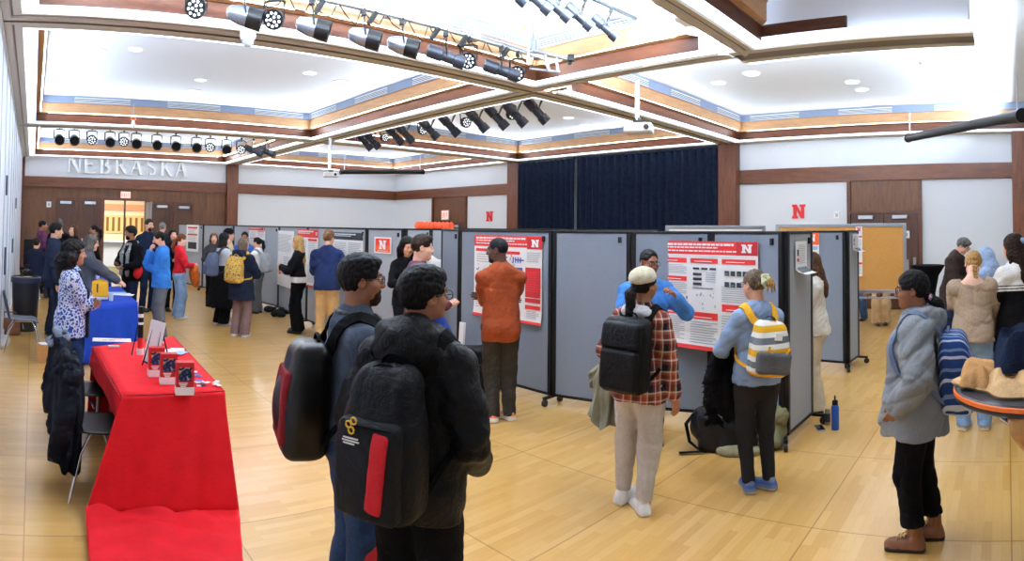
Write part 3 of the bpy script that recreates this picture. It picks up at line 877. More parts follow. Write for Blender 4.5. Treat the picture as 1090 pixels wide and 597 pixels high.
def person(label, px, py, head_py, face, fem=False, girth=1.0, sk='light', lean=0, side=0, twist=0, head=(0, 0, 0), L='down', Rr='down', feet=None,
           top=None, legs=None, shoes=None, hair=None, near=0, extras=(), seat=None, group=None, pelz=0., hgt=None, xy=None, beard=None, glasses=None, neckw=1.0):
    """px,py: photo pixel of the point on the floor midway between the feet; face: 0 seen from behind, 90 facing the photo's right, 180 facing us"""
    P = Person()
    P.xy = xy or fl(px, py)
    P.h = hgt or zat(px, head_py, P.xy)
    s = P.s = P.h / 1.775
    P.rz = -math.radians(face) - view_az(P.xy)
    root = thing('person', label, 'person', (*P.xy, 0), P.rz, group)
    P.root = root
    hb, hf = [(.034, .0095), (.03, .0065), (.026, .0048)][near]
    hc = [.017, .0115, .0088][near]
    seed = int(px * 7 + py)
    # --- skeleton (1.75 m figure)
    lean_, side_, tw = math.radians(lean), math.radians(side), math.radians(-twist)
    T = rotxyz(-lean_, side_, 0) @ rotxyz(0, 0, tw)
    pel = V(0, 0, .93 + pelz)
    def up(p): return pel + T @ (np.array(p, float) - V(0, 0, .93))
    P.up, P.T = up, T
    sw = (.158 if fem else .182) * (1 + .35 * (girth - 1))
    hipr, wr_, chr_ = ((.162, .122, .140) if fem else (.156, .143, .160))
    hipr, wr_, chr_ = hipr * girth, wr_ * girth, chr_ * girth
    dep = T @ V(0, 1, 0)
    shl, shr = up((-sw, -.012, 1.372)), up((sw, -.012, 1.372))
    arms = []
    for sd, spec, S in ((-1, L, shl), (1, Rr, shr)):
        w, pole, palm, curl = ARM[spec] if isinstance(spec, str) else spec
        W = up((w[0] * sd, w[1], w[2]))
        E, W = ik(S, W, .285, .25, T @ V(pole[0] * sd, pole[1], pole[2]))
        arms.append((sd, S, E, W, T @ V(palm[0] * sd, palm[1], palm[2]), curl))
    P.arms = arms
    ft = feet or ((-.10, 0, 8), (.10, .02, -8))
    lg = []
    for sd, (fx, fy, fyaw) in zip((-1, 1), ft):
        hip = pel + V(.088 * sd * (1.05 if fem else 1), 0, -.04)
        ank = V(fx, fy - .035, .085)
        kn, ank = ik(hip, ank, .412, .402, (.08 * sd, 1, 0))
        lg.append((sd, hip, kn, ank, fyaw))
    P.legs = lg
    # --- head frame
    hy, hp, hr = (math.radians(a) for a in head)
    HR = T @ rotxyz(0, 0, -hy) @ rotxyz(-hp, hr, 0)
    nb = up((0, -.012, 1.50))
    HO = nb + HR @ V(0, .03, .140)
    P.HR, P.HO = HR, HO
    mats = skin_set(sk)
    # --- body: one continuous skin surface
    B = Sdf()
    o = -.012
    def torso(Q, off, bottom=.90, k=.06):
        Q.cap(up((0, 0, bottom)), up((0, 0, 1.08)), hipr + off, wr_ + off, k, dep, fac=.70)
        Q.cap(up((0, 0, 1.08)), up((0, .004, 1.27)), wr_ + off, chr_ + off, k, dep, fac=.68)
        Q.cap(up((0, .004, 1.25)), up((0, -.006, 1.36)), chr_ + off - .012, .115 + off, k, dep, fac=.66)
        for sd in (-1, 1): Q.cap(up((0, -.018, 1.425)), up(((sw - .012) * sd, -.012, 1.368)), .070 + off * .7, .047 + off, .06)
        for sd in (-1, 1):
            Q.ell(up((.062 * sd, -.052, .885)), (.088 + off, .085 + off, .1 + off), k=.05)
            if fem: Q.ell(up((.066 * sd, .075, 1.265)), (.062 + off, .055 + off, .062 + off), k=.05)
    torso(B, o)
    for sd, S, E, W, palm, curl in arms:
        B.chain([S, E, W], [.046, .036, .026], .03)
    for sd, hip, kn, ank, yw in lg:
        B.chain([hip, kn, ank], [.078, .05, .036], .04)
        B.cap(ank, ank + V(0, .08, -.04), .033, .025)
    B.cap(up((0, -.018, 1.43)), nb + HR @ V(0, .006, .07), .060 * neckw, .054 * neckw, .03)
    B.frame(HR, HO)
    B.ell((0, -.012, .025), (.073, .093, .088), k=.03)
    B.ell((0, .028, -.045), (.056, .063, .072), k=.03)
    B.ell((0, .062, -.094), (.024, .024, .02), k=.035)
    B.cap((-.042, .035, -.06), (-.03, .02, -.085), .02, None, .03).cap((.042, .035, -.06), (.03, .02, -.085), .02, None, .03)
    B.cap((-.03, .074, .027), (.03, .074, .027), .014, None, .02)
    for sd in (-1, 1):
        B.ell((.031 * sd, .096, .006), (.017, .013, .011), k=.012, op='s')
        B.ell((.04 * sd, .058, -.028), (.022, .022, .018), k=.03)
    B.cap((0, .086, .012), (0, .106, -.026), .0085, .0125, .012)
    B.ell((-.011, .098, -.031), (.0095, .011, .008), k=.01).ell((.011, .098, -.031), (.0095, .011, .008), k=.01)
    B.cap((-.017, .083, -.056), (.017, .083, -.056), .0075, None, .007).cap((-.014, .082, -.067), (.014, .082, -.067), .008, None, .006)
    for sd in (-1, 1):
        B.ell((.0305 * sd, .0785, .006), .0125, k=.003)
        B.ell((.077 * sd, -.008, -.006), (.010, .022, .032), R=rotxyz(.2, 0, -.35 * sd), k=.008)
        B.ell((.084 * sd, -.002, -.004), (.006, .011, .017), k=.006, op='s')
    B.frame()
    # hands
    fine = [(HO - V(.115, .135, .15), HO + V(.115, .135, .135), hf)]
    P.hands = []
    for sd, S, E, W, palm, curl in arms:
        d = (W - E) / np.linalg.norm(W - E)
        n = palm - d * (palm @ d); n /= np.linalg.norm(n) + 1e-9      # palm side
        t = np.cross(d, n) * sd                                   # towards the thumb
        c = W + d * .05
        B.cap(W - d * .02, W + d * .02, .024, .026, .015)
        B.frame(np.stack([t, d, n], 1), W)
        B.box((0, .052, 0), (.030, .034, .004), .010, k=.012)
        for i, (fx, ln) in enumerate([(.030, .068), (.0105, .078), (-.0095, .072), (-.029, .056)]):
            p = V(fx, .088 - (.006 if i == 3 else 0), 0); an = curl * .35 + .06 * i
            pts = [V(fx * .85, .06, 0), p]
            for fr in (.45, .32, .26):
                p = p + V(0, math.cos(an) * ln * fr, math.sin(an) * ln * fr); pts.append(p); an += curl * .62
            B.chain(pts, [.0095, .0098, .009, .0082, .007], .004)
        th = [V(.022, .018, .004), V(.046, .044, .012), V(.054, .072, .016 + .014 * curl), V(.046 + .01 * (1 - curl), .095, .018 + .022 * curl)]
        B.chain(th, [.0145, .0115, .0098, .008], .008)
        B.frame()
        ext = [W - d * .03, c + d * .15 + t * .03, c + d * .1 - t * .05, c + n * .08, W + t * .06, c + n * .07 + d * .08, c - n * .02]
        fine.append((np.min(ext, 0) - .012, np.max(ext, 0) + .012, hf))
        P.hands.append((W, d, n, t))
    iHR = HR.T
    def mf(c):
        q = (c - HO) @ HR
        r = np.zeros(len(c), int)
        for sd in (-1, 1):
            e = np.linalg.norm(q - V(.0305 * sd, .0785, .006), axis=1)
            m = (e < .0138) & (q[:, 1] > .083) & (np.abs(q[:, 2] - .006) < .0075)
            r[m] = 1
            r[m & (np.abs(q[:, 0] - .0305 * sd) < .0056)] = 2
        r[(np.abs(q[:, 0]) < .021) & (q[:, 2] < -.050) & (q[:, 2] > -.0735) & (q[:, 1] > .080)] = 3
        return r
    # hidden parts of the figure are trimmed below the soles only
    body = B.mesh('body', mats, root, hb, fine, s, mfun=mf)
    # --- clothes
    top = dict(top or {})
    tm, off = top.get('mat'), top.get('off', .012)
    hem = top.get('hem', .84)
    C = Sdf()
    torso(C, off, bottom=max(.90, hem + .05))
    fl_ = top.get('flare', 0)
    if hem < .95:
        C.cap(up((0, 0, 1.0)), up((0, 0, hem - .06)), hipr + off + .004, hipr + off + .012 + fl_, .04, dep, fac=top.get('dfac', .76))
        if hem < .7:
            for sd, hip, kn, ank, yw in lg: C.cap(hip, hip + (kn - hip) * .8, .09 + off, .09 + off + fl_ * .4, .06)
    sl = top.get('sleeve', 1.0)
    aw = top.get('arm', 1.0)
    for sd, S, E, W, palm, curl in arms:
        d2 = W - E
        C.chain([S, S + (E - S) * .5, E], [(.050 + off) * aw, (.047 + off) * aw, (.040 + off) * aw], .035)
        C.cap(E, E + d2 * (.93 * sl if sl > 0 else .05), (.040 + off) * aw, (.028 + off) * aw, .02)
        if top.get('cuff'): C.cap(E + d2 * .88, E + d2 * .96, (.031 + off), None, .008)
    if top.get('collar'):
        C.cap(up((0, -.016, 1.44)), up((0, -.004, 1.455 + top['collar'])), .073, .069, .02)
    if top.get('hood'):
        hz_ = top.get('hoodz', 0)
        if hz_: C.ell(up((0, -.06, 1.50)), (.11, .085, .075), k=.03).cap(up((-.08, .0, 1.49)), up((-.03, .07, 1.45)), .035, .03, .03).cap(up((.08, .0, 1.49)), up((.03, .07, 1.45)), .035, .03, .03)
        C.ell(up((0, -.10, 1.435)), (.15, .085, .10), k=.03)
        C.ell(up((0, -.13, 1.475)), (.11, .055, .07), k=.015)
        C.cap(up((-.10, -.10, 1.50)), up((.10, -.10, 1.50)), .035, None, .02)
        C.cap(up((-.10, -.02, 1.46)), up((-.09, -.10, 1.50)), .04, .035, .02).cap(up((.10, -.02, 1.46)), up((.09, -.10, 1.50)), .04, .035, .02)
        C.cap(up((-.085, -.02, 1.45)), up((-.03, .09, 1.37)), .03, .02, .03).cap(up((.085, -.02, 1.45)), up((.03, .09, 1.37)), .03, .02, .03)
    if top.get('hoodup'):
        C.frame(HR, HO)
        C.ell((0, -.022, .02), (.108, .125, .125), k=.04).cap((0, -.05, -.05), (0, -.07, -.16), .09, .1, .05)
        C.ell((0, .11, -.01), (.068, .09, .09), k=.02, op='s')
        C.frame()
    if top.get('vneck'):
        C.ell(up((0, -.05, 1.50)), top['vneck'], k=.01, op='s')
    if top.get('front'):
        for sd in (-1, 1): C.cap(up((.05 * sd, .085, 1.30)), up((.06 * sd, .15, .80)), .07, .09, .06)
    if hem < 1.2: C.cut(up((0, 0, hem)), T @ V(0, 0, -1))
    P.torso_off = off
    wamp = top.get('wr', .010)
    if tm is not None:
        P.top = C.mesh(top.get('name', 'shirt'), tm, root, hc, None, s, wr=(wamp, top.get('fr', 26)), seed=seed, mfun=top['mfun'](P) if 'mfun' in top else None)
    lgd = dict(legs or {})
    if lgd.get('mat') is not None:
        G = Sdf()
        lo = lgd.get('off', .012)
        rk, rh = lgd.get('knee', .066), lgd.get('hem_r', .062)
        tr = lgd.get('thigh', .088)
        hz = lgd.get('hem', .05)
        G.cap(up((0, 0, .90)), up((0, 0, 1.0)), hipr + lo - .004, wr_ + lo - .002, .04, dep, fac=.72)
        for sd, hip, kn, ank, yw in lg:
            G.ell(pel + V(.062 * sd, -.05, -.045), (.09 + lo - .01, .088 + lo - .01, .1), k=.05)
            G.chain([hip, kn, ank + (kn - ank) * .0 - V(0, 0, .03)], [tr + lo, rk + lo - .01, rh + lo - .01], .035)
            if lgd.get('cuff'): G.cap(ank + V(0, 0, .05), ank + V(0, 0, .03), rh + lo - .022, None, .01)
        G.cut(V(0, 0, hz), V(0, 0, -1))
        G.cut(up((0, 0, 1.02)), T @ V(0, 0, 1))
        P.trousers = G.mesh(lgd.get('name', 'trousers'), lgd['mat'], root, hc, None, s, wr=(lgd.get('wr', .0075), lgd.get('fr', 24)), seed=seed + 3, mfun=lgd['mfun'](P) if 'mfun' in lgd else None)
    # --- shoes
    if shoes:
        for sd, hip, kn, ank, yw in lg:
            Q = Sdf().frame(rotxyz(0, 0, math.radians(-yw)), V(ank[0], ank[1], 0))
            Q.box((0, .065, .012), (.026, .112, .006), .018, k=.01)
            Q.ell((0, .105, .038), (.047, .096, .043), k=.02)
            Q.cap((0, -.02, .045), (0, .05, .055), .042, .036, .03)
            Q.cap((0, -.005, .05), (0, -.005, shoes.get('shaft', .095)), .043, .04, .03)
            Q.cut((0, 0, 0.002), (0, 0, -1))
            sole = shoes.get('sole_z', .024)
            a0 = ank.copy()
            Q.mesh('shoe', [shoes['mat'], shoes.get('sole', M_paper), shoes.get('acc', shoes['mat'])], root, [.013, .0095, .0075][near], None, s,
                   mfun=lambda c, a0=a0: np.where(c[:, 2] < sole, 1, np.where((np.abs(c[:, 2] - .06) < .014) & shoes.get('band', False), 2, 0)))
    # --- hair
    P.hairs = hair
    if hair:
        hh = hair
        Q = Sdf().frame(HR, HO)
        v = hh.get('vol', .008)
        st = hh['style']
        if st != 'none':
            Q.ell((0, -.014, .03), (.075 + v, .095 + v, .090 + v), k=.02)
            if hh.get('top'): Q.ell((0, .02, .085), (.062, .078, .03 + hh['top']), k=.03)
            line = hh.get('line', .060)
            Q.ell((0, .165, line - .170), (.115, .135, .215), k=.025, op='s')           # forehead and face
            ear = hh.get('ear', -.01)
            if st in ('short', 'fade', 'bun', 'pony', 'up', 'braid'):
                Q.box((0, .072, -.135 + ear), (.13, .058, .115), .03, k=.03, op='s')        # in front of the ears
                Q.box((0, 0, -.20 + hh.get('nape', 0)), (.2, .2, .12), .01, k=.02, op='s')
            if st == 'bob':
                Q.cap((-.055, -.02, 0), (-.06, -.015, -.09), .042, .036, .04).cap((.055, -.02, 0), (.06, -.015, -.09), .042, .036, .04)
                Q.cap((0, -.06, 0), (0, -.055, -.10), .062, .06, .04)
                Q.box((0, .14, -.1), (.05, .11, .15), .02, k=.02, op='s')
            ln = hh.get('len', .28)
            if st == 'long':
                for sd in (-1, 1):
                    Q.chain([(.062 * sd, -.005, .03), (.076 * sd, -.012, -.07), (.08 * sd, -.02 + hh.get('fwd', 0) * .5, -ln * .7), (.07 * sd, -.04 + hh.get('fwd', 0), -ln)], [.03, .03, .028, .014], .04)
                Q.chain([(0, -.06, .02), (0, -.08, -.12), (0, -.10, -ln * .75), (0, -.10, -ln)], [.07, .078, .07, .045], .05, dep=(0, 1, 0), fac=.6)
            if st == 'curly':
                for sd in (-1, 1):
                    Q.chain([(.06 * sd, -.025, .04), (.086 * sd, -.035, -.06), (.085 * sd, -.045, -ln * .8)], [.046, .048, .04], .04)
                Q.chain([(0, -.06, .02), (0, -.09, -.1), (0, -.10, -ln)], [.085, .095, .07], .05)
                Q.box((0, .16, -.10), (.055, .10, .12), .02, k=.02, op='s')
            if st == 'pony':
                pz_ = hh.get('ph', .03)
                Q.ell((0, -.105, pz_), (.024, .024, .024), k=.02)
                Q.chain([(0, -.115, pz_), (0, -.155, pz_ - .04), (0, -.165, pz_ - ln * .6), (0, -.15, pz_ - ln)], [.02, .036, .036, .012], .03)
            if st == 'bun': Q.ell((0, -.11, hh.get('ph', .03)), hh.get('bun', .045), k=.015)
            if st == 'beanie': pass
        hm = hh['mat']
        if st != 'none':
            P.hair = Q.mesh('hair', hm, root, [.012, .008, .006][near], None, s, wr=(hh.get('wr', .0045 if st != 'fade' else .001), hh.get('fr', 120)), seed=seed + 9)
        if near and not hh.get('nobrow'):
            for sd in (-1, 1):
                E_ = MB()
                pts = [HO + HR @ V(x * sd, y, z) for x, y, z in ((.014, .0905, .024), (.028, .0905, .030), (.046, .078, .026))]
                E_.tube([p * s for p in pts], [.0045 * s, .005 * s, .0025 * s], 8, flat=(1, .8))
                E_.build('eyebrow', hh.get('bm', hm), root, smooth=True)
    if beard:
        Q = Sdf().frame(HR, HO)
        Q.ell((0, .030, -.062), (.060, .066, .062), k=.02).ell((0, .066, -.098), (.03, .028, .024), k=.02)
        Q.cap((-.024, .086, -.048), (.024, .086, -.048), .008, None, .01)
        Q.box((0, .06, .035), (.13, .13, .062), .01, k=.02, op='s')
        Q.box((0, -.10, -.06), (.13, .09, .2), .01, k=.02, op='s')
        Q.ell((0, .104, -.061), (.019, .022, .010), k=.006, op='s')
        Q.mesh('beard', beard, root, [.011, .008, .006][near], None, s, wr=(.003, 90), seed=seed)
    if glasses:
        E_ = MB()
        for sd in (-1, 1):
            c = V(.032 * sd, .104, .004)
            E_.tube([s * (HO + HR @ (c + V(.025 * math.cos(a) * (1 if abs(math.cos(a)) < .7 else 1.02), -.012 * abs(math.cos(a) * .5 + .5 * sd * math.cos(a)) * 0, .019 * math.sin(a)))) for a in np.linspace(0, 2 * PI, 19)[:-1]], .0024 * s, 6, closed=True)
            E_.tube([s * (HO + HR @ V(x * sd, y, z)) for x, y, z in ((.056, .102, .010), (.074, .085, .010), (.080, .0, .008), (.078, -.02, -.004))], .0022 * s, 6)
        E_.tube([s * (HO + HR @ V(x, .108, .008)) for x in (-.009, 0, .009)], .0022 * s, 6)
        E_.build('glasses', glasses, root, smooth=True)
    return P
def part_tube(P, name, mat, pts, r, flat=None, seg=8, upper=True, up=(0, 0, 1)):
    mb = MB()
    mb.tube([(P.up(p) if upper else np.array(p, float)) * P.s for p in pts], r if not isinstance(r, (list, tuple)) else list(r), seg, flat=flat, up=up)
    return mb.build(name, mat, P.root, smooth=True)
def part_sdf(P, name, mat, S, h=.01, wr=None, seed=1, mfun=None):
    return S.mesh(name, mat, P.root, h, None, P.s, wr=wr, seed=seed, mfun=mfun)
def scarf(P, mat, drop=.45, name='scarf'):
    S = Sdf()
    up = P.up
    for a in np.linspace(0, 2 * PI, 13)[:-1]:
        b = a + 2 * PI / 12
        S.cap(up((.085 * math.cos(a), -.01 + .085 * math.sin(a), 1.455 - .02 * math.sin(a))), up((.085 * math.cos(b), -.01 + .085 * math.sin(b), 1.455 - .02 * math.sin(b))), .03, None, .02)
    d = .13
    for sd in (-1, 1):
        S.chain([up((.07 * sd, .08, 1.43)), up((.085 * sd, d + .025, 1.27)), up((.09 * sd, d + .03, 1.43 - drop))], [.035, .045, .05], .02, dep=P.T @ V(0, 1, 0), fac=.4)
    return part_sdf(P, name, mat, S, .011, (.004, 40))
def headphones(P, mat):
    S = Sdf(); up = P.up
    pts = [up((.088 * math.cos(a), -.012 + .088 * math.sin(a), 1.475 - .015 * math.sin(a))) for a in np.linspace(math.radians(-215), math.radians(35), 14)]
    S.chain(pts, [.013] * 14, .005)
    for sd in (-1, 1):
        S.ell(up((.082 * sd, .065, 1.455)), (.022, .04, .042), R=P.T @ rotxyz(0, 0, -.5 * sd), k=.01)
    return part_sdf(P, 'headphones', mat, S, .007)
# ---------------------------------------------------------------- backpacks (worn, but things of their own)
def backpack(P, label, mats, w=.31, h=.46, d=.16, zc=1.2, taper=.28, sw_=.029, pocket=True, tilt=0, xo=0, straps=True, pmat=None, yb=None, handle=True, front=False, near=1, hmat=None, group=None, rr=.05, pk=(.8, .42)):
    """mats = main fabric, strap fabric; stands behind the wearer's back"""
    s, T = P.s, P.T
    yb = yb if yb is not None else -.115 - P.torso_off
    c = P.up((xo, yb - d / 2, zc))
    R = T @ rotxyz(0, math.radians(tilt), 0)
    base = (c - V(0, 0, h / 2)) * s
    cz, sz = math.cos(P.rz), math.sin(P.rz)
    wl = (P.xy[0] + base[0] * cz - base[1] * sz, P.xy[1] + base[0] * sz + base[1] * cz, base[2])
    t = thing('backpack', label, 'backpack', wl, P.rz, group)
    S = Sdf().frame(R, c)
    S.box((0, 0, 0), (w / 2 - rr, d / 2 - rr * .9, h / 2 - rr), rr, k=.02)
    S.ell((0, -d * .18, -h * .08), (w * .47, d * .52, h * .40), k=.04)
    hh = [.016, .011, .009][near]
    def shape(v):
        q = (v - c) @ R
        k = np.clip(q[:, 2] / (h / 2), -1, 1)
        f = 1 - taper * np.clip(k - .05, 0, 1) ** 1.6 - .06 * np.clip(-k - .5, 0, 1)
        q[:, 0] *= f
        q[:, 1] = (q[:, 1] - d / 2) * (1 - taper * 1.1 * np.clip(k, 0, 1) ** 1.5) + d / 2
        return c + q @ R.T
    S.mesh('pack_body', mats[0], t, hh, None, s, wr=(.006, 20), off=base, seed=int(wl[0] * 100), post=shape)
    if pocket:
        S = Sdf().frame(R, c)
        S.box((0, -d / 2 - .012, -h * (.5 - pk[1] / 2) + .03), (w * pk[0] / 2 - .03, .012, h * pk[1] / 2 - .03), .03, k=.01)
        S.mesh('front_pocket', pmat or mats[0], t, hh, None, s, wr=(.004, 25), off=base, seed=5, post=shape)
        mb = MB()
        z = -h * (.5 - pk[1]) + .015
        mb.tube([(c + R @ V(x * w * pk[0] * .4, -d / 2 - .046 + .012 * x * x, z)) * s for x in np.linspace(-1, 1, 7)], .004 * s, 6)
        mb.tube([(c + R @ V(w * .46 * math.cos(a), -.01 - d * .3 * 0, h * .06 + h * .45 * math.sin(a))) * s for a in np.linspace(.1, PI - .1, 12)], .005 * s, 6)
        mb.build('zipper', mats[1], t, smooth=True, off=base)
    if handle:
        mb = MB()
        mb.tube([(c + R @ V(.05 * math.cos(a), d * .25, h / 2 - .005 + .04 * math.sin(a))) * s for a in np.linspace(0, PI, 9)], .009 * s, 8, flat=(1, .6))
        mb.build('carry_handle', hmat or mats[1], t, smooth=True, off=base)
    if straps:
        o = P.torso_off
        for sd in (-1, 1):
            pts = [c + R @ V(.085 * sd - xo, d / 2 - .01, h * .42), P.up((.105 * sd, -.085 - o, 1.405)), P.up((.112 * sd, -.012, 1.447 + o)), P.up((.115 * sd, .066 + o * .7, 1.395)), P.up((.118 * sd, .096 + o * .6, 1.30)), P.up((.135 * sd, .086 + o * .5, 1.18)), P.up((.165 * sd, .03 + o * .5, 1.09)), P.up((.165 * sd, -.07, 1.03)), c + R @ V(w * .42 * sd, d * .3, -h * .36)]
            q = []
            P_ = [np.array(p) for p in pts]
            for i in range(len(P_) - 1):
                p0, p1, p2, p3 = P_[max(i - 1, 0)], P_[i], P_[i + 1], P_[min(i + 2, len(P_) - 1)]
                for u in np.linspace(0, 1, 5)[:-1]:
                    q.append(.5 * ((2 * p1) + (-p0 + p2) * u + (2 * p0 - 5 * p1 + 4 * p2 - p3) * u * u + (-p0 + 3 * p1 - 3 * p2 + p3) * u ** 3))
            q.append(P_[-1])
            # strap ribbon lying on the clothes: width across the path, thin along the outward normal
            mb = MB(); vs = []; n = len(q)
            if not hasattr(P, 'bvh'):
                me = P.top.data
                P.bvh = BVHTree.FromPolygons([v.co for v in me.vertices], [tuple(p.vertices) for p in me.polygons])
            ctr = P.up((0, 0, 1.25))
            nrm = [None] * n
            for i in range(3, n - 3):
                lc, nn_, _i, _d = P.bvh.find_nearest(Vector(q[i] * s))
                if lc is not None and _d < .12: q[i] = np.array(lc) / s + np.array(nn_) * .006; nrm[i] = np.array(nn_)
            for _ in range(2):
                q = [q[0]] + [(q[i - 1] + 2 * q[i] + q[i + 1]) / 4 + (nrm[i] * .0015 if nrm[i] is not None else 0) for i in range(1, n - 1)] + [q[-1]]
            for i, p in enumerate(q):
                dv = q[min(i + 1, n - 1)] - q[max(i - 1, 0)]; dv = dv / (np.linalg.norm(dv) + 1e-9)
                nn = p - V(ctr[0], ctr[1], p[2] - (.12 if p[2] > 1.38 else 0))
                if nrm[i] is not None: nn = nrm[i]
                nn = nn - dv * (nn @ dv); nn /= np.linalg.norm(nn) + 1e-9
                ww = np.cross(dv, nn) * (sw_ if i < n * .62 else .012)
                for a, b in ((-1, 0), (1, 0), (1, .013), (-1, .013)): vs.append((p + ww * a + nn * b) * s)
            fs = [tuple(4 * i + k for k in (0, 1, 2, 3)) for i in (0, n - 1)]
            for i in range(n - 1):
                for k in range(4): fs.append((4 * i + k, 4 * i + (k + 1) % 4, 4 * i + 4 + (k + 1) % 4, 4 * i + 4 + k))
            mb.add(vs, fs).build('shoulder_strap', mats[1], t, smooth=True, off=base)
    P.pack = (t, base, R, c, d, h, w); P.pack_shape = shape
    return t
def pack_part(P, name, mat, mb_or_sdf, **kw):
    t, base = P.pack[0], P.pack[1]
    if isinstance(mb_or_sdf, MB):
        mb_or_sdf.v = [tuple(np.array(v) * P.s) for v in mb_or_sdf.v]
        return mb_or_sdf.build(name, mat, t, off=base, smooth=kw.get('smooth', False))
    return mb_or_sdf.mesh(name, mat, t, kw.get('h', .01), None, P.s, wr=kw.get('wr'), off=base, mfun=kw.get('mfun'), post=P.pack_shape)
# ---------------------------------------------------------------- who stands where
def C(*c): return c
WSHOE = dict(mat=plain('shoe_white', (236, 236, 238), .5, bmp=.02), sole=M_paper)
KSHOE = dict(mat=plain('shoe_black', (24, 24, 28), .4), sole=plain('sole_black', (15, 15, 16), .7))
BSHOE = dict(mat=plain('shoe_brown', (66, 38, 30), .35), sole=plain('sole_dark', (28, 20, 16), .7))
H_black = hairm('hair_black', (16, 14, 15), (40, 38, 42))
H_dark = hairm('hair_dark_brown', (34, 24, 20), (70, 52, 42))
H_brown = hairm('hair_brown', (74, 50, 36), (120, 84, 60))
H_lbrown = hairm('hair_light_brown', (104, 76, 52), (150, 114, 80))
H_blond = hairm('hair_blond', (168, 128, 78), (220, 184, 126))
H_red = hairm('hair_auburn', (96, 54, 34), (150, 90, 56))
H_grey = hairm('hair_grey', (120, 118, 116), (180, 178, 176))
H_salt = hairm('hair_salt_pepper', (64, 60, 58), (140, 136, 132))
J_blue = fabric('denim_blue', (52, 76, 112), .85, .25)
J_dark = fabric('denim_dark', (32, 48, 84), .85, .25)
J_light = fabric('denim_light', (128, 158, 196), .85, .18)
K_black = fabric('cloth_black', (14, 14, 17), .85, .2)
K_navy = fabric('cloth_navy', (26, 34, 54), .85, .2)
K_coal = fabric('cloth_charcoal', (52, 54, 60), .85, .2)
K_grey = fabric('cloth_grey', (128, 130, 134), .85, .15)
K_white = fabric('cloth_white', (226, 226, 226), .85, .05)
K_khaki = fabric('cloth_khaki', (196, 158, 106), .85, .1)
PK = fabric('pack_black', (15, 16, 20), .6, .15, spec=.5)
PS = fabric('strap_black', (10, 10, 12), .7, .1)
FR = plain('frame_black', (18, 17, 18), .3, bmp=0)

# two men close to the camera
p1 = person('man in a grey-blue jacket, glasses and neck headphones with a black hard-shell backpack', 370, 670, 268, 76, sk='brown', near=2, girth=1.03,
  L='pocket', Rr='front', head=(8, -2, 0), lean=2, glasses=FR, beard=hairm('stubble', (44, 30, 24), (60, 42, 34)),
  top=dict(mat=speckle('heather_jacket', [(50, 58, 72), (66, 76, 92), (84, 94, 108)], 260), hem=.93, collar=.035, off=.022, arm=1.08, name='jacket'), legs=dict(mat=fabric('denim_ink', (38, 58, 90), .85, .3), thigh=.094, knee=.074),
  shoes=KSHOE, hair=dict(style='short', mat=H_black, vol=.012, top=.004, line=.058))
headphones(p1, plain('headphone_black', (24, 25, 30), .45))
backpack(p1, 'glossy black hard-shell backpack with a dark red side on the man with headphones', [plain('shell_black', (12, 12, 14), .35, bmp=.08, spec=.3), PS], w=.31, h=.52, d=.20, zc=1.09, near=2, rr=.06, pk=(.86, .5), taper=.2, pocket=False)
M_dkred = fabric('pack_dark_red', (128, 26, 34), .7)
S = Sdf().frame(p1.pack[2], p1.pack[3]); S.box((0, -.102, -.03), (.112, .008, .15), .014)
pack_part(p1, 'side_panel', M_dkred, S)
S = Sdf(); hip, kn, ank = p1.legs[1][1:4]
S.chain([kn + (ank - kn) * .02 + V(.02, .025, 0), ank + V(.03, .02, .02)], [.066, .066], .02)
part_sdf(p1, 'red_leg_patch', plain('patch_red', (206, 30, 40), .7), S)
def emblem(P):
    mb = MB(); R_, c = P.pack[2], P.pack[3]
    y = -P.pack[4] / 2 - .052
    def q(x, z): return c + R_ @ V(x, y - .004, z)
    for k, (x0, z0) in enumerate([(-.062, .085), (-.040, .10), (-.050, .065)]):
        mb.tube([q(x0 + .012 * math.cos(a), z0 + .012 * math.sin(a)) for a in np.linspace(0, 2 * PI, 15)[:-1]], .0035, 6, closed=True)
    return mb
p2 = person('man in a black hooded puffer jacket with a black and red backpack, seen from behind', 440, 748, 280, 30, sk='brown', near=2, girth=1.04, L='pocket', Rr=((.20, .16, .96), (.5, -1, 0), (-1, 0, 0), .5), head=(30, 0, 0), glasses=FR,
  top=dict(mat=fabric('puffer_black', (11, 12, 16), .55, .2, spec=.5, bmp=.35), hem=.775, hood=True, hoodz=1, off=.030, arm=1.02, wr=.011, fr=30, flare=.0, name='jacket', cuff=True), legs=dict(mat=K_black, thigh=.098, knee=.086, hem_r=.082), shoes=KSHOE,
  hair=dict(style='short', mat=H_black, vol=.013, top=.006, line=.060, nape=.012))
S = Sdf().frame(p2.HR, p2.HO); S.cap((0, .03, -.135), (0, .045, -.165), .074, .08)
part_sdf(p2, 'inner_collar', fabric('collar_blue', (34, 64, 150)), S)
backpack(p2, 'black backpack with a red stripe and yellow emblem on the man in black', [PK, PS], w=.32, h=.56, d=.19, zc=1.12, near=2, pk=(.84, .62), rr=.07)
S = Sdf().frame(p2.pack[2], p2.pack[3]); S.box((.06, -.142, -.07), (.024, .006, .13), .012, R=rotxyz(0, .10, 0))
pack_part(p2, 'red_stripe', fabric('stripe_red', (188, 30, 40), .7), S)
pack_part(p2, 'emblem', plain('emblem_yellow', (230, 180, 50), .6, bmp=0), emblem(p2), smooth=True)
mb = MB()
for k, (x0, x1, z) in enumerate([(-.085, -.02, .036), (-.09, -.015, .026), (-.085, -.035, .016)]):
    mb.tube([p2.pack[3] + p2.pack[2] @ V(x, -.150, z) for x in np.linspace(x0, x1, 4)], .003, 6)
pack_part(p2, 'emblem_text', M_paper, mb)

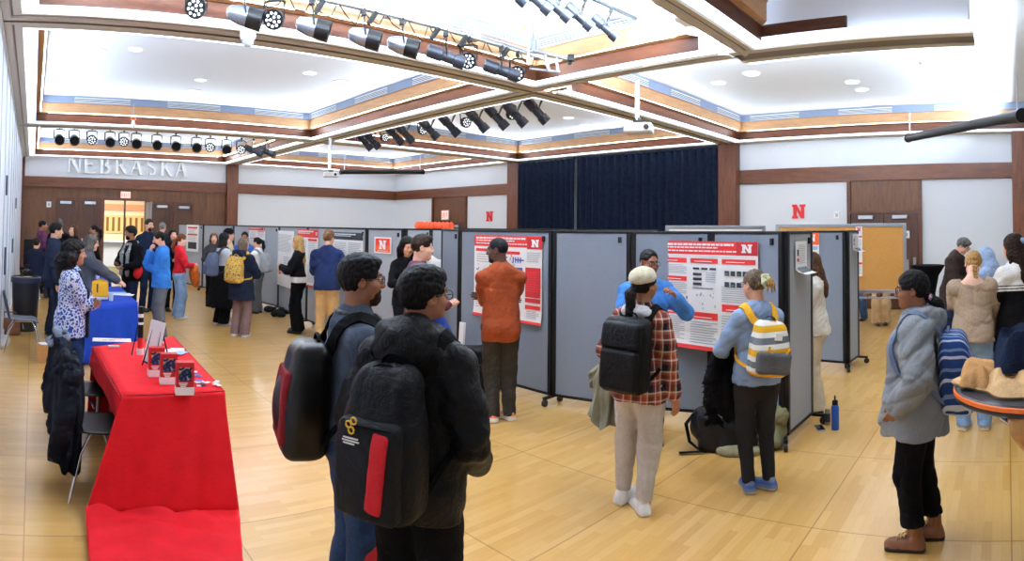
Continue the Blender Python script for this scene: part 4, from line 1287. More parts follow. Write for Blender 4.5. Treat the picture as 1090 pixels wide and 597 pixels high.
# people at the near partition
RUST = fabric('corduroy_rust', (136, 60, 28), .85, .15)
p3 = person('man in a rust brown shirt standing with folded arms before a poster', 532, 447, 251, -12, sk='deep', near=2, girth=.97, L=((-.10, .22, 1.12), (1, -.1, -.35), (0, -1, 0), .4), Rr=((-.10, .22, 1.16), (1, -.1, -.35), (0, -1, 0), .4), head=(-62, 6, 0), glasses=FR,
  beard=hairm('stubble_black', (20, 16, 15), (36, 28, 26)),
  top=dict(mat=RUST, hem=.77, off=.020, arm=1.0, collar=.03, cuff=True, flare=.008), legs=dict(mat=fabric('trousers_olive', (50, 46, 40), .85), thigh=.092, knee=.078, hem_r=.058, cuff=True), feet=((-.07, .0, 12), (.09, .03, -28)),
  shoes=dict(mat=plain('trainer_grey', (214, 212, 208), .6), sole=plain('trainer_sole', (238, 232, 226), .6), acc=plain('trainer_orange', (228, 120, 60), .6), band=True), hair=dict(style='fade', mat=H_black, vol=.002, line=.066))
CAPM = fabric('cap_beige', (206, 200, 178), .9)
PLAID = plaid('plaid_shirt', (130, 54, 44), (26, 26, 38), (206, 196, 184), (168, 96, 56), 7.5)
p4 = person('woman in a plaid shirt, beige cap and grey sweatpants with a black backpack', 680, 540, 283, 26, True, 1.0, 'tan', near=2, L=((.25, .16, .97), (.4, -1, 0), (-1, 0, 0), 1.0), Rr='down', side=3, head=(16, -10, 4), feet=((-.15, .05, 4), (.07, -.04, -48)),
  top=dict(mat=PLAID, hem=.80, off=.027, arm=1.0, flare=.02), legs=dict(mat=fabric('sweatpants_grey', (186, 181, 178), .9, .08), thigh=.102, knee=.084, hem_r=.052, hem=.10, cuff=True, wr=.009, fr=20),
  shoes=dict(mat=WSHOE['mat'], sole=M_paper, acc=plain('heel_navy', (30, 36, 60))), hair=dict(style='pony', mat=H_black, len=.42, ph=.0, vol=.010))
S = Sdf().frame(p4.HR, p4.HO); S.ell((0, -.025, .06), (.092, .112, .080), k=.02); S.box((0, 0, -.10), (.2, .2, .13), .005, k=.01, op='s')
part_sdf(p4, 'cap', CAPM, S, .008, (.006, 45))
S = Sdf(); S.ell(p4.up((0, -.08, 1.44)), (.12, .07, .06), k=.03); S.ell(p4.up((-.07, -.06, 1.45)), (.07, .07, .05), k=.03)
part_sdf(p4, 'hood', fabric('hood_lightgrey', (196, 196, 200), .9), S, .009, (.006, 50))
backpack(p4, 'black roll-top backpack worn by the woman in the plaid shirt', [PK, PS], w=.34, h=.52, d=.18, zc=1.16, near=2, pk=(.86, .55), taper=.08)
S = Sdf().frame(p4.pack[2], p4.pack[3]); S.box((0, -.075, .15), (.125, .035, .06), .03)
pack_part(p4, 'top_flap', PK, S)
p5 = person('man in a blue sweater and glasses raising one hand behind the woman in plaid', 688, 471, 263, 164, sk='brown', near=2, girth=1.05, L='thumb', Rr='front', head=(-14, 8, 0), glasses=FR,
  top=dict(mat=fabric('sweater_blue', (72, 132, 206), .85), hem=.84, off=.022, collar=.02, arm=1.1), legs=dict(mat=K_navy), shoes=KSHOE, hair=dict(style='short', mat=H_black, vol=.004, line=.088, ear=.01))
p6 = person('woman in a light blue top and black leggings with a yellow striped backpack', 806, 521, 285, -26, True, 1.06, 'light', near=2, L=((.16, .26, 1.02), (1, -.6, -.3), (0, 0, 1), .9), Rr=((.05, .28, 1.04), (1, -.6, -.3), (0, 0, 1), .9), head=(-20, 4, 0), glasses=FR, feet=((-.08, .02, 10), (.09, 0, -40)),
  top=dict(mat=fabric('top_lightblue', (134, 156, 190), .85, .08), hem=.86, off=.016), legs=dict(mat=fabric('leggings_black', (40, 40, 43), .8), thigh=.104, knee=.07, hem_r=.05, off=.008, hem=.08, wr=.004),
  shoes=dict(mat=plain('trainer_slate', (108, 122, 146), .6), sole=plain('sole_grey', (168, 168, 170), .6), acc=plain('trainer_blue', (60, 96, 176), .6), band=True), hair=dict(style='bun', mat=hairm('hair_ash', (84, 70, 58), (140, 122, 100)), bun=(.045, .04, .05), ph=.03, nape=.015))
S = Sdf().frame(p6.HR, p6.HO)
for a in np.linspace(-.9, .9, 5):
    S.chain([(-.012 + .03 * a, -.135, .07), (-.03 + .05 * a, -.165, .03 + .02 * a), (-.01 + .03 * a, -.155, -.015)], [.008, .008, .006], .004)
S.cap((-.04, -.14, .075), (.03, -.14, .075), .009)
part_sdf(p6, 'claw_clip', plain('clip_sage', (188, 196, 160), .35), S, .006)
S = Sdf().frame(p6.HR, p6.HO)
for a in (-.02, .012, .04): S.chain([(a, -.145, .05), (a * 1.2 + .01, -.165, 0), (a * 1.5 + .03, -.15, -.07)], [.016, .014, .004], .01)
part_sdf(p6, 'loose_hair', H_blond, S, .007)
backpack(p6, 'grey, white and yellow striped backpack worn by the woman in the light blue top', [stripes('pack_yellow_stripe', [(0, (222, 168, 40)), (.28, (222, 222, 216)), (.5, (104, 108, 116)), (.78, (222, 222, 216))], 'Z', 6.5), fabric('strap_yellow', (224, 166, 44))], w=.30, h=.42, d=.17, zc=1.16, tilt=8, near=2, pk=(.95, .40), pmat=fabric('pack_grey', (92, 94, 100)), hmat=K_coal)
mb = MB(); R_, c_ = p6.pack[2], p6.pack[3]
mb.box(c_ + R_ @ V(.02, -.098, .105), (.06, .01, .055), R_)
pack_part(p6, 'label_patch', M_paper, mb)
mb = MB()
mb.tube([c_ + R_ @ V(.03 + .09 * math.cos(a), -.118, .03 + .07 * math.sin(a)) for a in np.linspace(PI, 2 * PI, 12)], .010, 8)
pack_part(p6, 'front_handle', fabric('strap_yellow', (224, 166, 44)), mb, smooth=True)
mb = MB()
mb.tube([c_ + R_ @ V(.165, -.02 + .03 * math.sin(a), -.06 + .09 * math.cos(a)) for a in np.linspace(0, 2 * PI, 14)[:-1]], .006, 6, closed=True)
pack_part(p6, 'side_cord', K_navy, mb, smooth=True)

# woman in the grey parka, right front
GP = fabric('parka_grey', (126, 132, 140), .75, .08, bmp=.2)
p7 = person('woman in a grey hooded parka and brown boots with a blue backpack', 978, 581, 286, 276, True, 1.06, 'brown', near=2, L='pocket', Rr='pocket', head=(-6, 4, 0), glasses=FR, feet=((-.06, .05, 0), (.10, -.06, -8)),
  top=dict(mat=GP, hem=.74, hood=True, off=.040, arm=1.12, flare=.05, wr=.015, fr=26, name='parka', front=True), legs=dict(mat=K_black, thigh=.094, knee=.082, hem_r=.07, hem=.17, wr=.009),
  shoes=dict(mat=plain('boot_brown', (118, 70, 38), .55), sole=plain('boot_sole', (40, 26, 20), .8), shaft=.21, sole_z=.03), hair=dict(style='pony', mat=H_black, len=.16, ph=-.06, vol=.012, line=.056))
P = p7
for sd in (-1, 1):
    mb = MB(); a = P.legs[0 if sd < 0 else 1][3]
    a = V(a[0], a[1], 0); yw = math.radians(-P.legs[0 if sd < 0 else 1][4]); rz_ = rotxyz(0, 0, yw)
    for k, (ly, lz) in enumerate([(.115, .083), (.092, .091), (.068, .101), (.052, .118), (.046, .140), (.044, .162)]):
        for q in (-1, 1): mb.tube([(a + rz_ @ V(-.026 * q, ly, lz - .006)) * P.s, (a + rz_ @ V(0, ly - .004, lz + .006)) * P.s, (a + rz_ @ V(.026 * q, ly - .014, lz + .008)) * P.s], .0045 * P.s, 6)
    mb.build('boot_laces', plain('lace_tan', (196, 160, 100), .7), P.root, smooth=True)
S = Sdf().frame(P.HR, P.HO); S.ell((0, -.115, -.06), (.034, .022, .03))
part_sdf(P, 'hair_tie', blotch('tie_mixed', (40, 90, 170), (220, 60, 50), (240, 240, 240), 60), S, .007)
backpack(P, 'blue patterned backpack with a grey lower pocket, worn by the woman in the grey parka', [stripes('pack_blue_stripe', [(0, (34, 66, 130)), (.45, (196, 206, 226)), (.6, (34, 66, 130)), (.85, (110, 140, 190))], 'X', 16, rot=(0, .5, 0)), fabric('strap_blue', (96, 112, 140))], w=.32, h=.50, d=.21, zc=1.12, near=2, pmat=fabric('pocket_grey', (126, 134, 148), .6), pk=(.9, .46), tilt=-4, sw_=.018)
# the group at the right edge
p8 = person('woman with a long blond braid in a grey-brown knit sweater and light jeans', 1037, 456, 263, 6, True, 1.05, 'pink', near=2, L='table', Rr='table', head=(-8, 26, 4), lean=6,
  top=dict(mat=speckle('knit_taupe', [(118, 104, 98), (160, 146, 138), (190, 160, 120), (150, 138, 134)], 120), hem=.85, off=.030, arm=1.2, vneck=(.15, .17, .12), wr=.012), legs=dict(mat=J_light, thigh=.098, knee=.078, hem_r=.07), shoes=dict(mat=plain('shoe_beige', (196, 176, 146), .7), sole=plain('sole_cream', (230, 220, 200), .6)),
  hair=dict(style='braid', mat=H_blond, vol=.012))
S = Sdf().frame(p8.HR, p8.HO)
bp = [V(0, -.105, .045), V(.005, -.125, 0), V(.01, -.122, -.05), V(.012, -.125, -.10)]
dn = p8.HR.T @ V(0, -.05, -1)
for k in range(9): bp.append(bp[-1] + dn * .034 + p8.HR.T @ V(0.002, 0, 0))
for k, b in enumerate(bp):
    r = .026 - .0012 * k
    for sd in (-1, 1): S.ell(b + V(.011 * sd, 0, 0), (r * .75, r * .7, r * .9), R=rotxyz(0, .6 * sd, 0), k=.004)
part_sdf(p8, 'braid', H_blond, S, .006)
def stripe_top(P):
    def f(c):
        z = (c - V(0, 0, .93)) @ P.T[:, 2] + .93
        r = np.where(z < 1.235, 1, 0)
        for a in (1.245, 1.272): r = np.where((z > a + .004) & (z < a + .018), 1, r)
        return r
    return f
p9 = person('woman with long half-up brown hair in a white top with black stripes and black body', 1085, 449, 247, -34, True, 1.06, 'light', near=2, L='hold', Rr='table', head=(-24, 8, 0),
  top=dict(mat=[K_white, K_black], hem=.48, off=.022, arm=1.15, flare=.05, mfun=stripe_top, name='dress'), legs=dict(mat=K_black), shoes=dict(mat=plain('shoe_blue', (40, 70, 130), .6), sole=M_paper), hair=dict(style='long', mat=H_dark, len=.34, vol=.012))
S = Sdf().frame(p9.HR, p9.HO); S.ell((0, -.112, .045), (.035, .03, .03), k=.01)
part_sdf(p9, 'scrunchie', fabric('scrunchie_blue', (120, 146, 190)), S, .008, (.005, 90))
p10 = person('person in a pale blue hoodie with the hood up at the table on the right', 1059, 398, 262, -50, True, 1.0, 'light', near=1, L='table', Rr='table', head=(0, 14, 0), lean=8,
  top=dict(mat=fabric('hoodie_paleblue', (156, 178, 212), .9, .07), hem=.84, off=.03, hoodup=True, arm=1.15), legs=dict(mat=J_dark), shoes=KSHOE, hair=dict(style='none', mat=H_dark, nobrow=1))
p11 = person('grey-haired man in a dark brown coat by the white right wall, leaning forward', 1014, 374, 249, 112, sk='fair', near=1, girth=1.08, L='front', Rr='front', head=(0, 24, 0), lean=10, glasses=FR,
  top=dict(mat=fabric('coat_brown', (52, 40, 36), .85), hem=.62, off=.03, collar=.03, arm=1.15), legs=dict(mat=K_coal), shoes=KSHOE, hair=dict(style='short', mat=H_salt, vol=.010, top=.01))
p13 = person('woman with long brown hair in a white sweater, half hidden behind the near partition', 868, 438, 267, 278, True, 1.0, 'light', near=1, L='phone', Rr='phone', head=(0, 10, 0),
  top=dict(mat=fabric('sweater_white', (222, 218, 210), .9, .06), hem=.86, off=.026, arm=1.1), legs=dict(mat=fabric('trousers_beige', (200, 190, 170)), knee=.085, hem_r=.085), shoes=KSHOE, hair=dict(style='long', mat=H_brown, len=.36))
p14 = person('person in blue jeans standing behind the cork board, only the legs in view', 914, 341, 258, 195, sk='fair', L='front', Rr='front', top=dict(mat=K_navy), legs=dict(mat=J_blue, knee=.085, hem_r=.085), shoes=KSHOE, hair=dict(style='short', mat=H_brown), feet=((-.12, 0, 10), (.14, .05, -20)))
p15 = person('person in loose tan trousers standing behind the cork board, only the legs in view', 938, 346, 260, 175, True, sk='fair', L='hold', Rr='hold', top=dict(mat=K_black), legs=dict(mat=fabric('trousers_tan', (200, 172, 132)), knee=.11, hem_r=.12), shoes=BSHOE, hair=dict(style='long', mat=H_dark))
# behind the two near men
p29 = person('short-haired man in a burgundy shirt behind the man in the black puffer jacket', 444, 449, 248, 84, sk='pink', near=1, L='front', Rr='front', head=(4, 4, 0), top=dict(mat=fabric('shirt_burgundy', (88, 44, 62)), off=.016, collar=.02), legs=dict(mat=K_coal), shoes=KSHOE, hair=dict(style='short', mat=H_dark, vol=.007, top=.008))
p30 = person('person in a white shirt bending behind the partition by the man in burgundy', 464, 376, 262, 215, sk='tan', lean=28, L='table', Rr='table', top=dict(mat=K_white, off=.03, arm=1.2), legs=dict(mat=K_black), shoes=KSHOE, hair=dict(style='short', mat=H_black), hgt=1.75)
p31 = person('person with dark curly hair in black behind the man in burgundy', 431, 392, 250, 160, True, sk='light', L='phone', Rr='phone', head=(0, 16, 0), top=dict(mat=K_black), legs=dict(mat=K_black), shoes=KSHOE, hair=dict(style='curly', mat=H_black, len=.2))
# far left partition group
p28 = person('man with short light hair in a navy pullover and khaki trousers before the far posters', 347, 366, 244, 14, sk='light', near=1, girth=1.08, L='front', Rr='front', head=(14, 2, 0), top=dict(mat=fabric('pullover_navy', (30, 42, 78), .85), off=.024, collar=.035, arm=1.1), legs=dict(mat=K_khaki, thigh=.096, knee=.08), shoes=BSHOE, hair=dict(style='short', mat=H_lbrown, vol=.010, top=.008))
def open_jacket(P):
    return lambda c: np.where(c[:, 2] < 1.02, 1, 0)
p27 = person('woman with long blond hair in a black jacket and wide black trousers', 316, 354, 250, 282, True, 1.0, 'pink', near=1, L='phone', Rr='front', head=(0, 2, 0), top=dict(mat=[K_black, K_white], hem=.92, off=.024, mfun=open_jacket, arm=1.15, name='jacket'), legs=dict(mat=K_black, knee=.09, hem_r=.11), shoes=KSHOE, hair=dict(style='long', mat=H_blond, len=.42))
p26 = person('woman with a black ponytail in a white shirt and grey trousers with a grey backpack', 273, 333, 252, 302, True, 1.0, 'light', near=1, L='phone', Rr='front', head=(-10, 4, 0), top=dict(mat=K_white, hem=.95, off=.022), legs=dict(mat=fabric('trousers_grey', (88, 90, 92)), knee=.085, hem_r=.08), shoes=KSHOE, hair=dict(style='pony', mat=H_black, len=.26, ph=.05))
backpack(p26, 'light grey backpack worn by the woman with the black ponytail', [fabric('pack_lightgrey', (150, 154, 160)), K_grey], w=.30, h=.46, d=.17, zc=1.18, near=0)
p23 = person('woman in a long navy coat and mauve trousers with a yellow backpack', 256, 358, 252, 34, True, 1.05, 'light', near=1, L='front', Rr='front', head=(10, 4, 0), top=dict(mat=fabric('coat_navy', (24, 30, 46)), hem=.66, off=.034, hood=True, arm=1.2, flare=.03, name='coat'), legs=dict(mat=fabric('trousers_mauve', (116, 92, 92)), knee=.08, hem_r=.08), shoes=WSHOE, hair=dict(style='bob', mat=hairm('hair_mousy', (92, 78, 66), (140, 122, 104))))
backpack(p23, 'mustard yellow patterned backpack worn by the woman in the long navy coat', [blotch('pack_mustard', (196, 150, 62), (120, 90, 50), (226, 196, 120), 22), fabric('strap_mustard', (214, 168, 60))], w=.32, h=.46, d=.18, zc=1.2, near=1)
def grey_over(P):
    return lambda c: np.where(c[:, 2] > 1.14, 1, 0)
p22 = person('woman with long black hair in a pale grey top over a long black coat', 236, 346, 247, 66, True, 1.05, 'fair', near=1, L='front', Rr='phone', head=(6, 2, 0), top=dict(mat=[K_black, fabric('top_palegrey', (176, 180, 188))], hem=.36, off=.03, flare=.13, dfac=.95, mfun=grey_over, arm=1.15, name='coat'), legs=dict(mat=K_black, knee=.1, hem_r=.1), shoes=WSHOE, hair=dict(style='long', mat=H_black, len=.34))
backpack(p22, 'slate blue backpack worn by the woman in the long black coat', [fabric('pack_slate', (84, 94, 122)), K_coal], w=.32, h=.44, d=.18, zc=1.16, near=0)
pb = person('person in a black beanie and beige jacket behind the long black coat', 241, 337, 243, 80, sk='light', near=0, L='front', Rr='front', top=dict(mat=fabric('jacket_beige', (176, 158, 124)), off=.03), legs=dict(mat=J_blue), shoes=WSHOE, hair=dict(style='short', mat=H_dark))
S = Sdf().frame(pb.HR, pb.HO); S.ell((0, -.015, .05), (.092, .112, .095)); S.box((0, 0, -.09), (.2, .2, .12), .005, k=.01, op='s')
part_sdf(pb, 'beanie', K_black, S, .013)
p24 = person('woman with brown hair facing us between two backpack wearers, by the far partition', 226, 326, 247, 176, True, sk='fair', L='front', Rr='front', top=dict(mat=K_coal), legs=dict(mat=K_black), shoes=KSHOE, hair=dict(style='long', mat=H_brown))
p25 = person('man in glasses and a blue shirt facing us behind the woman with the yellow backpack', 259, 325, 246, 186, sk='tan', L='front', Rr='front', glasses=FR, top=dict(mat=fabric('shirt_blue', (60, 90, 160))), legs=dict(mat=K_black), shoes=KSHOE, hair=dict(style='short', mat=H_black))
p20 = person('woman with an auburn ponytail in a red sweatshirt and pale jeans holding an orange bag', 190, 339, 248, 80, True, 1.0, 'pink', near=1, L='front', Rr='front', head=(0, 6, 0), top=dict(mat=fabric('sweat_red', (204, 32, 46)), hem=.95, off=.022, cuff=True), legs=dict(mat=J_light, thigh=.098, knee=.094, hem_r=.10), shoes=WSHOE, hair=dict(style='pony', mat=H_red, len=.28, ph=.0))
p21 = person('woman with dark hair in black behind the woman in the red sweatshirt', 182, 331, 243, 165, True, sk='fair', L='front', Rr='front', top=dict(mat=K_black), legs=dict(mat=K_black), shoes=KSHOE, hair=dict(style='long', mat=H_dark))
def lettered(P):
    return None
p16 = person('man in a bright blue sweatshirt and grey jeans with one hand at his chin', 170, 360, 245, 262, sk='light', near=1, girth=1.08, L='cross', Rr='chin', head=(0, 14, 0), top=dict(mat=fabric('sweat_blue', (54, 122, 204), .9, .08), off=.026, arm=1.12, cuff=True), legs=dict(mat=fabric('jeans_grey', (98, 102, 110)), thigh=.096, knee=.08, hem_r=.076), shoes=KSHOE, hair=dict(style='short', mat=H_black, vol=.006, line=.072), beard=hairm('stubble', (44, 30, 24)))
p17 = person('bearded man in a black blazer with a black and white checked scarf', 138, 347, 240, 232, sk='brown', near=1, L='hold', Rr='front', head=(12, 2, 0), top=dict(mat=K_black, off=.026, hem=.80, name='blazer'), legs=dict(mat=K_navy), shoes=KSHOE, hair=dict(style='short', mat=H_black, vol=.016, top=.014), beard=H_black)
scarf(p17, checker('houndstooth', (28, 28, 32), (206, 206, 206), 55), .5)
p18 = person('bearded man with cropped hair in a dark navy jacket near the open doorway', 156, 331, 232, 150, sk='light', L='down', Rr='down', top=dict(mat=K_navy, off=.024), legs=dict(mat=K_navy), shoes=KSHOE, hair=dict(style='fade', mat=H_dark), beard=H_dark)
p19 = person('man with white-grey hair in a dark jacket before the closed wooden doors', 171, 313, 236, 20, sk='fair', L='front', Rr='front', top=dict(mat=K_navy, off=.024), legs=dict(mat=K_navy), shoes=KSHOE, hair=dict(style='short', mat=H_grey))
# around the tables at the left
p32 = person('woman with dark curly hair in a blue and white patterned sweater and jeans, arms folded', 72, 447, 254, 84, True, 1.08, 'tan', near=2, L='cross', Rr='cross', head=(4, 4, 0), top=dict(mat=blotch('sweater_floral', (222, 226, 236), (52, 82, 164), (78, 108, 184), 30), hem=.84, off=.024, arm=1.12, cuff=True), legs=dict(mat=J_dark, thigh=.098, knee=.078), shoes=KSHOE, hair=dict(style='curly', mat=H_black, len=.22, vol=.014, wr=.012, fr=60))
scarf(p32, fabric('scarf_charcoal', (44, 48, 58)), .56)
p33 = person('man with black hair in a navy suit and brown shoes at the blue table', 55, 357, 236, 84, sk='light', near=1, girth=1.04, L='down', Rr='down', head=(0, 4, 0), top=dict(mat=fabric('suit_navy', (34, 42, 62)), hem=.76, off=.028, arm=1.08, name='suit_jacket'), legs=dict(mat=fabric('suit_trousers', (30, 37, 56)), thigh=.094, knee=.08, hem_r=.078), shoes=BSHOE, hair=dict(style='short', mat=H_black, vol=.012, top=.012))
S = Sdf(); S.cap(p33.up((0, -.01, 1.45)), p33.up((0, 0, 1.49)), .071, .067)
part_sdf(p33, 'shirt_collar', fabric('collar_lightblue', (150, 186, 222)), S)
p34 = person('woman in a dark grey hoodie and glasses reaching out over the blue table', 88, 372, 248, 78, True, 1.04, 'fair', near=1, L='reach', Rr='reach', head=(0, 4, 0), lean=6, glasses=FR, top=dict(mat=fabric('hoodie_darkgrey', (62, 66, 76)), off=.026, hood=True, arm=1.15, cuff=True), legs=dict(mat=K_black), shoes=KSHOE, hair=dict(style='long', mat=H_salt, len=.2))
p35 = person('man in a navy pullover sitting on a folding chair with his back to us', 37, 318, 253, 20, sk='light', near=0, girth=1.12, L='table', Rr='table', pelz=-.40, hgt=1.86, feet=((-.14, .42, 5), (.14, .40, -5)), top=dict(mat=fabric('pullover_ink', (24, 30, 48)), off=.03, hem=.86), legs=dict(mat=K_coal), shoes=KSHOE, hair=dict(style='short', mat=H_dark))
p36 = person('person with short black hair in a purple blazer near the white folding wall', 43, 312, 234, 90, True, sk='tan', L='front', Rr='hold', top=dict(mat=fabric('blazer_purple', (84, 40, 78)), hem=.78, off=.024), legs=dict(mat=K_black), shoes=KSHOE, hair=dict(style='short', mat=H_black))
p37 = person('grey-haired man in a dark jacket seen from behind beside the wooden doors', 61, 318, 232, 8, sk='light', L='front', Rr='front', top=dict(mat=K_black), legs=dict(mat=K_black), shoes=KSHOE, hair=dict(style='short', mat=H_salt))
p38 = person('woman with brown hair in a black jacket facing left by the wooden doors', 77, 322, 239, 252, True, sk='fair', L='front', Rr='front', top=dict(mat=K_black, off=.024), legs=dict(mat=K_black), shoes=KSHOE, hair=dict(style='bob', mat=H_brown))
p39 = person('woman in a black top and khaki trousers standing just left of the open doorway', 99, 318, 239, 262, True, sk='tan', L='reach', Rr='front', top=dict(mat=K_black, off=.024, hem=.9), legs=dict(mat=K_khaki), shoes=KSHOE, hair=dict(style='pony', mat=H_black))
S = Sdf(); S.cap(p39.up((0, 0, 1.44)), p39.up((0, .02, 1.47)), .07, .065)
part_sdf(p39, 'red_collar', M_red, S)
# ---------------------------------------------------------------- grey folding partitions
M_pfab = speckle('partition_grey', [(112, 122, 138), (128, 138, 154), (142, 150, 164)], 300)
M_pfabl = speckle('partition_light', [(146, 152, 164), (162, 168, 178), (176, 181, 188)], 300)
PH = 1.84
def rot2(a, b): return math.atan2(b[1] - a[1], b[0] - a[0])
def partition(label, pts, mats=None, h=PH, group='grey rolling partitions', casters=True):
    t = thing('room_divider', label, 'room divider', (*pts[0], 0), 0, group)
    ox, oy = pts[0]
    for i in range(len(pts) - 1):
        a, b = pts[i], pts[i + 1]
        L = math.hypot(b[0] - a[0], b[1] - a[1]); r = rot2(a, b)
        R = rotxyz(0, 0, r)
        c = V((a[0] + b[0]) / 2 - ox, (a[1] + b[1]) / 2 - oy, 0)
        m = mats[i] if mats else M_pfab
        pn = MB().box(c + V(0, 0, (h + .10) / 2), (L - .03, .046, h - .12), R).build('panel', m, t)
        f = MB()
        for q in (-1, 1): f.box(c + R @ V(q * (L / 2 - .028), 0, (h + .09) / 2), (.046, .062, h - .09), R)
        f.box(c + V(0, 0, h - .012), (L - .02, .06, .028), R).box(c + V(0, 0, .105), (L - .02, .06, .03), R)
        f.build('frame', M_blackp, pn, bevel=.004)
        if L > .5:
            k = MB().box(c + R @ V(L / 2 - .12, -.035, h - .09), (.035, .02, .06), R)
            k.build('latch', M_black, pn, bevel=.004)
    if casters:
        for i in list(range(len(pts))):
            a = pts[i]; p = V(a[0] - ox, a[1] - oy, 0)
            nx = pts[min(i + 1, len(pts) - 1)]; pv = pts[max(i - 1, 0)]
            d = V(nx[0] - pv[0], nx[1] - pv[1], 0); d /= np.linalg.norm(d); n = V(-d[1], d[0], 0)
            for sd in (-1, 1):
                q = p + n * .13 * sd
                mb = MB().box(p + n * .07 * sd + V(0, 0, .085), (.035, .15, .025), rotxyz(0, 0, math.atan2(d[1], d[0])))
                mb.cyl(q + V(0, 0, .09), q + V(0, 0, .055), .014, seg=8)
                ca = mb.build('caster', M_black, t)
                MB().cyl(q + d * .016 + V(0, 0, .036), q - d * .016 + V(0, 0, .036), .036, seg=16).build('wheel', plain('rubber', (22, 22, 23), .7), ca, smooth=True)
    return t
P1a, P1b, P1c, P1d, P1e, P1f = fl(470, 372 + 14), fl(489, 400), fl(588, 430), fl(672, 442), fl(759, 450), fl(836, 475)
P1g = fl(863, 450)
partition('long grey rolling partition across the middle holding two big posters', [P1a, P1b, P1c, P1d, P1e, P1f, P1g], [M_pfab] * 5 + [M_pfabl])
Q = [fl(189, 303), fl(216, 309), fl(248, 318), fl(297, 331), fl(327, 346), fl(390, 371), fl(429, 384)]
partition('far left grey rolling partition with many small posters, behind the group with backpacks', Q, [M_pfabl] * 6)
partition('grey partition standing behind the man in burgundy', [fl(429, 362), fl(456, 356), fl(486, 350)], [M_pfabl] * 2)
partition('grey partition right of the middle with an orange N poster, behind the woman in white', [fl(838, 388), fl(902, 394), fl(913, 386)], [M_pfab, M_pfabl])
partition('low grey partition whose top edge shows behind the middle partition', [fl(486, 350), fl(560, 352), fl(640, 356), fl(700, 362)], [M_pfabl] * 3, casters=False, h=1.86)
# rolling boards behind
M_cork = speckle('cork', [(176, 122, 58), (196, 142, 74), (206, 154, 88)], 160)
def board(label, pa, pb, ya, yb, ytop, ybot, face, tray=True):
    a, b = fl(pa, ya), fl(pb, yb)
    L = math.hypot(b[0] - a[0], b[1] - a[1]); r = rot2(a, b)
    zt, zb = zat(pb, ytop, b), zat(pb, ybot, b)
    t = thing('display_board', label, 'display board', ((a[0] + b[0]) / 2, (a[1] + b[1]) / 2, 0), r)
    MB().box((0, 0, (zt + zb) / 2), (L - .08, .03, zt - zb - .08)).build('board', face, t)
    f = MB()
    for s in (-1, 1): f.box((s * (L / 2 - .03), 0, (zt + zb) / 2), (.06, .05, zt - zb))
    f.box((0, 0, zt - .03), (L - .12, .05, .06)).box((0, 0, zb + .03), (L - .12, .05, .06))
    f.build('frame', M_steel, t, bevel=.005)
    for s in (-1, 1):
        l = MB().box((s * (L / 2 + .015), 0, zb / 2 + .3), (.04, .04, zb + .5)).box((s * (L / 2 + .015), 0, .07), (.045, .6, .04))
        l.build('leg', M_steel, t, bevel=.005)
    if tray: MB().box((0, -.08, zb - .06), (L * .9, .16, .025)).build('tray', M_steel, t, bevel=.004)
    return t, a, b, zt, zb
bt, ba, bb, bzt, bzb = board('tan cork board in a silver frame standing on legs before the right wall', 826, 966, 362, 364, 237.5, 312, M_cork)
board('silver-framed board whose top edge shows above the big red poster', 708, 815, 364, 362, 240, 330, M_paper, False)
for px, c, lb in ((922, (120, 90, 70), 'brown pouch on the tray under the cork board'), (936, (90, 60, 50), 'dark wallet on the tray under the cork board, beside the brown pouch')):
    p = onwall(px, 312, ba, bb); q = V(p[0], p[1], bzb - .047); n = V(*(-q[:2] / np.linalg.norm(q[:2])), 0)
    S = Sdf(); S.box((0, 0, .03), (.05, .025, .012), .02); o = S.mesh('pouch', fabric('pouch%d' % px, c), None, .012, wr=(.004, 40)); o.location = tuple(q + n * .08); tag(o, lb, 'pouch')
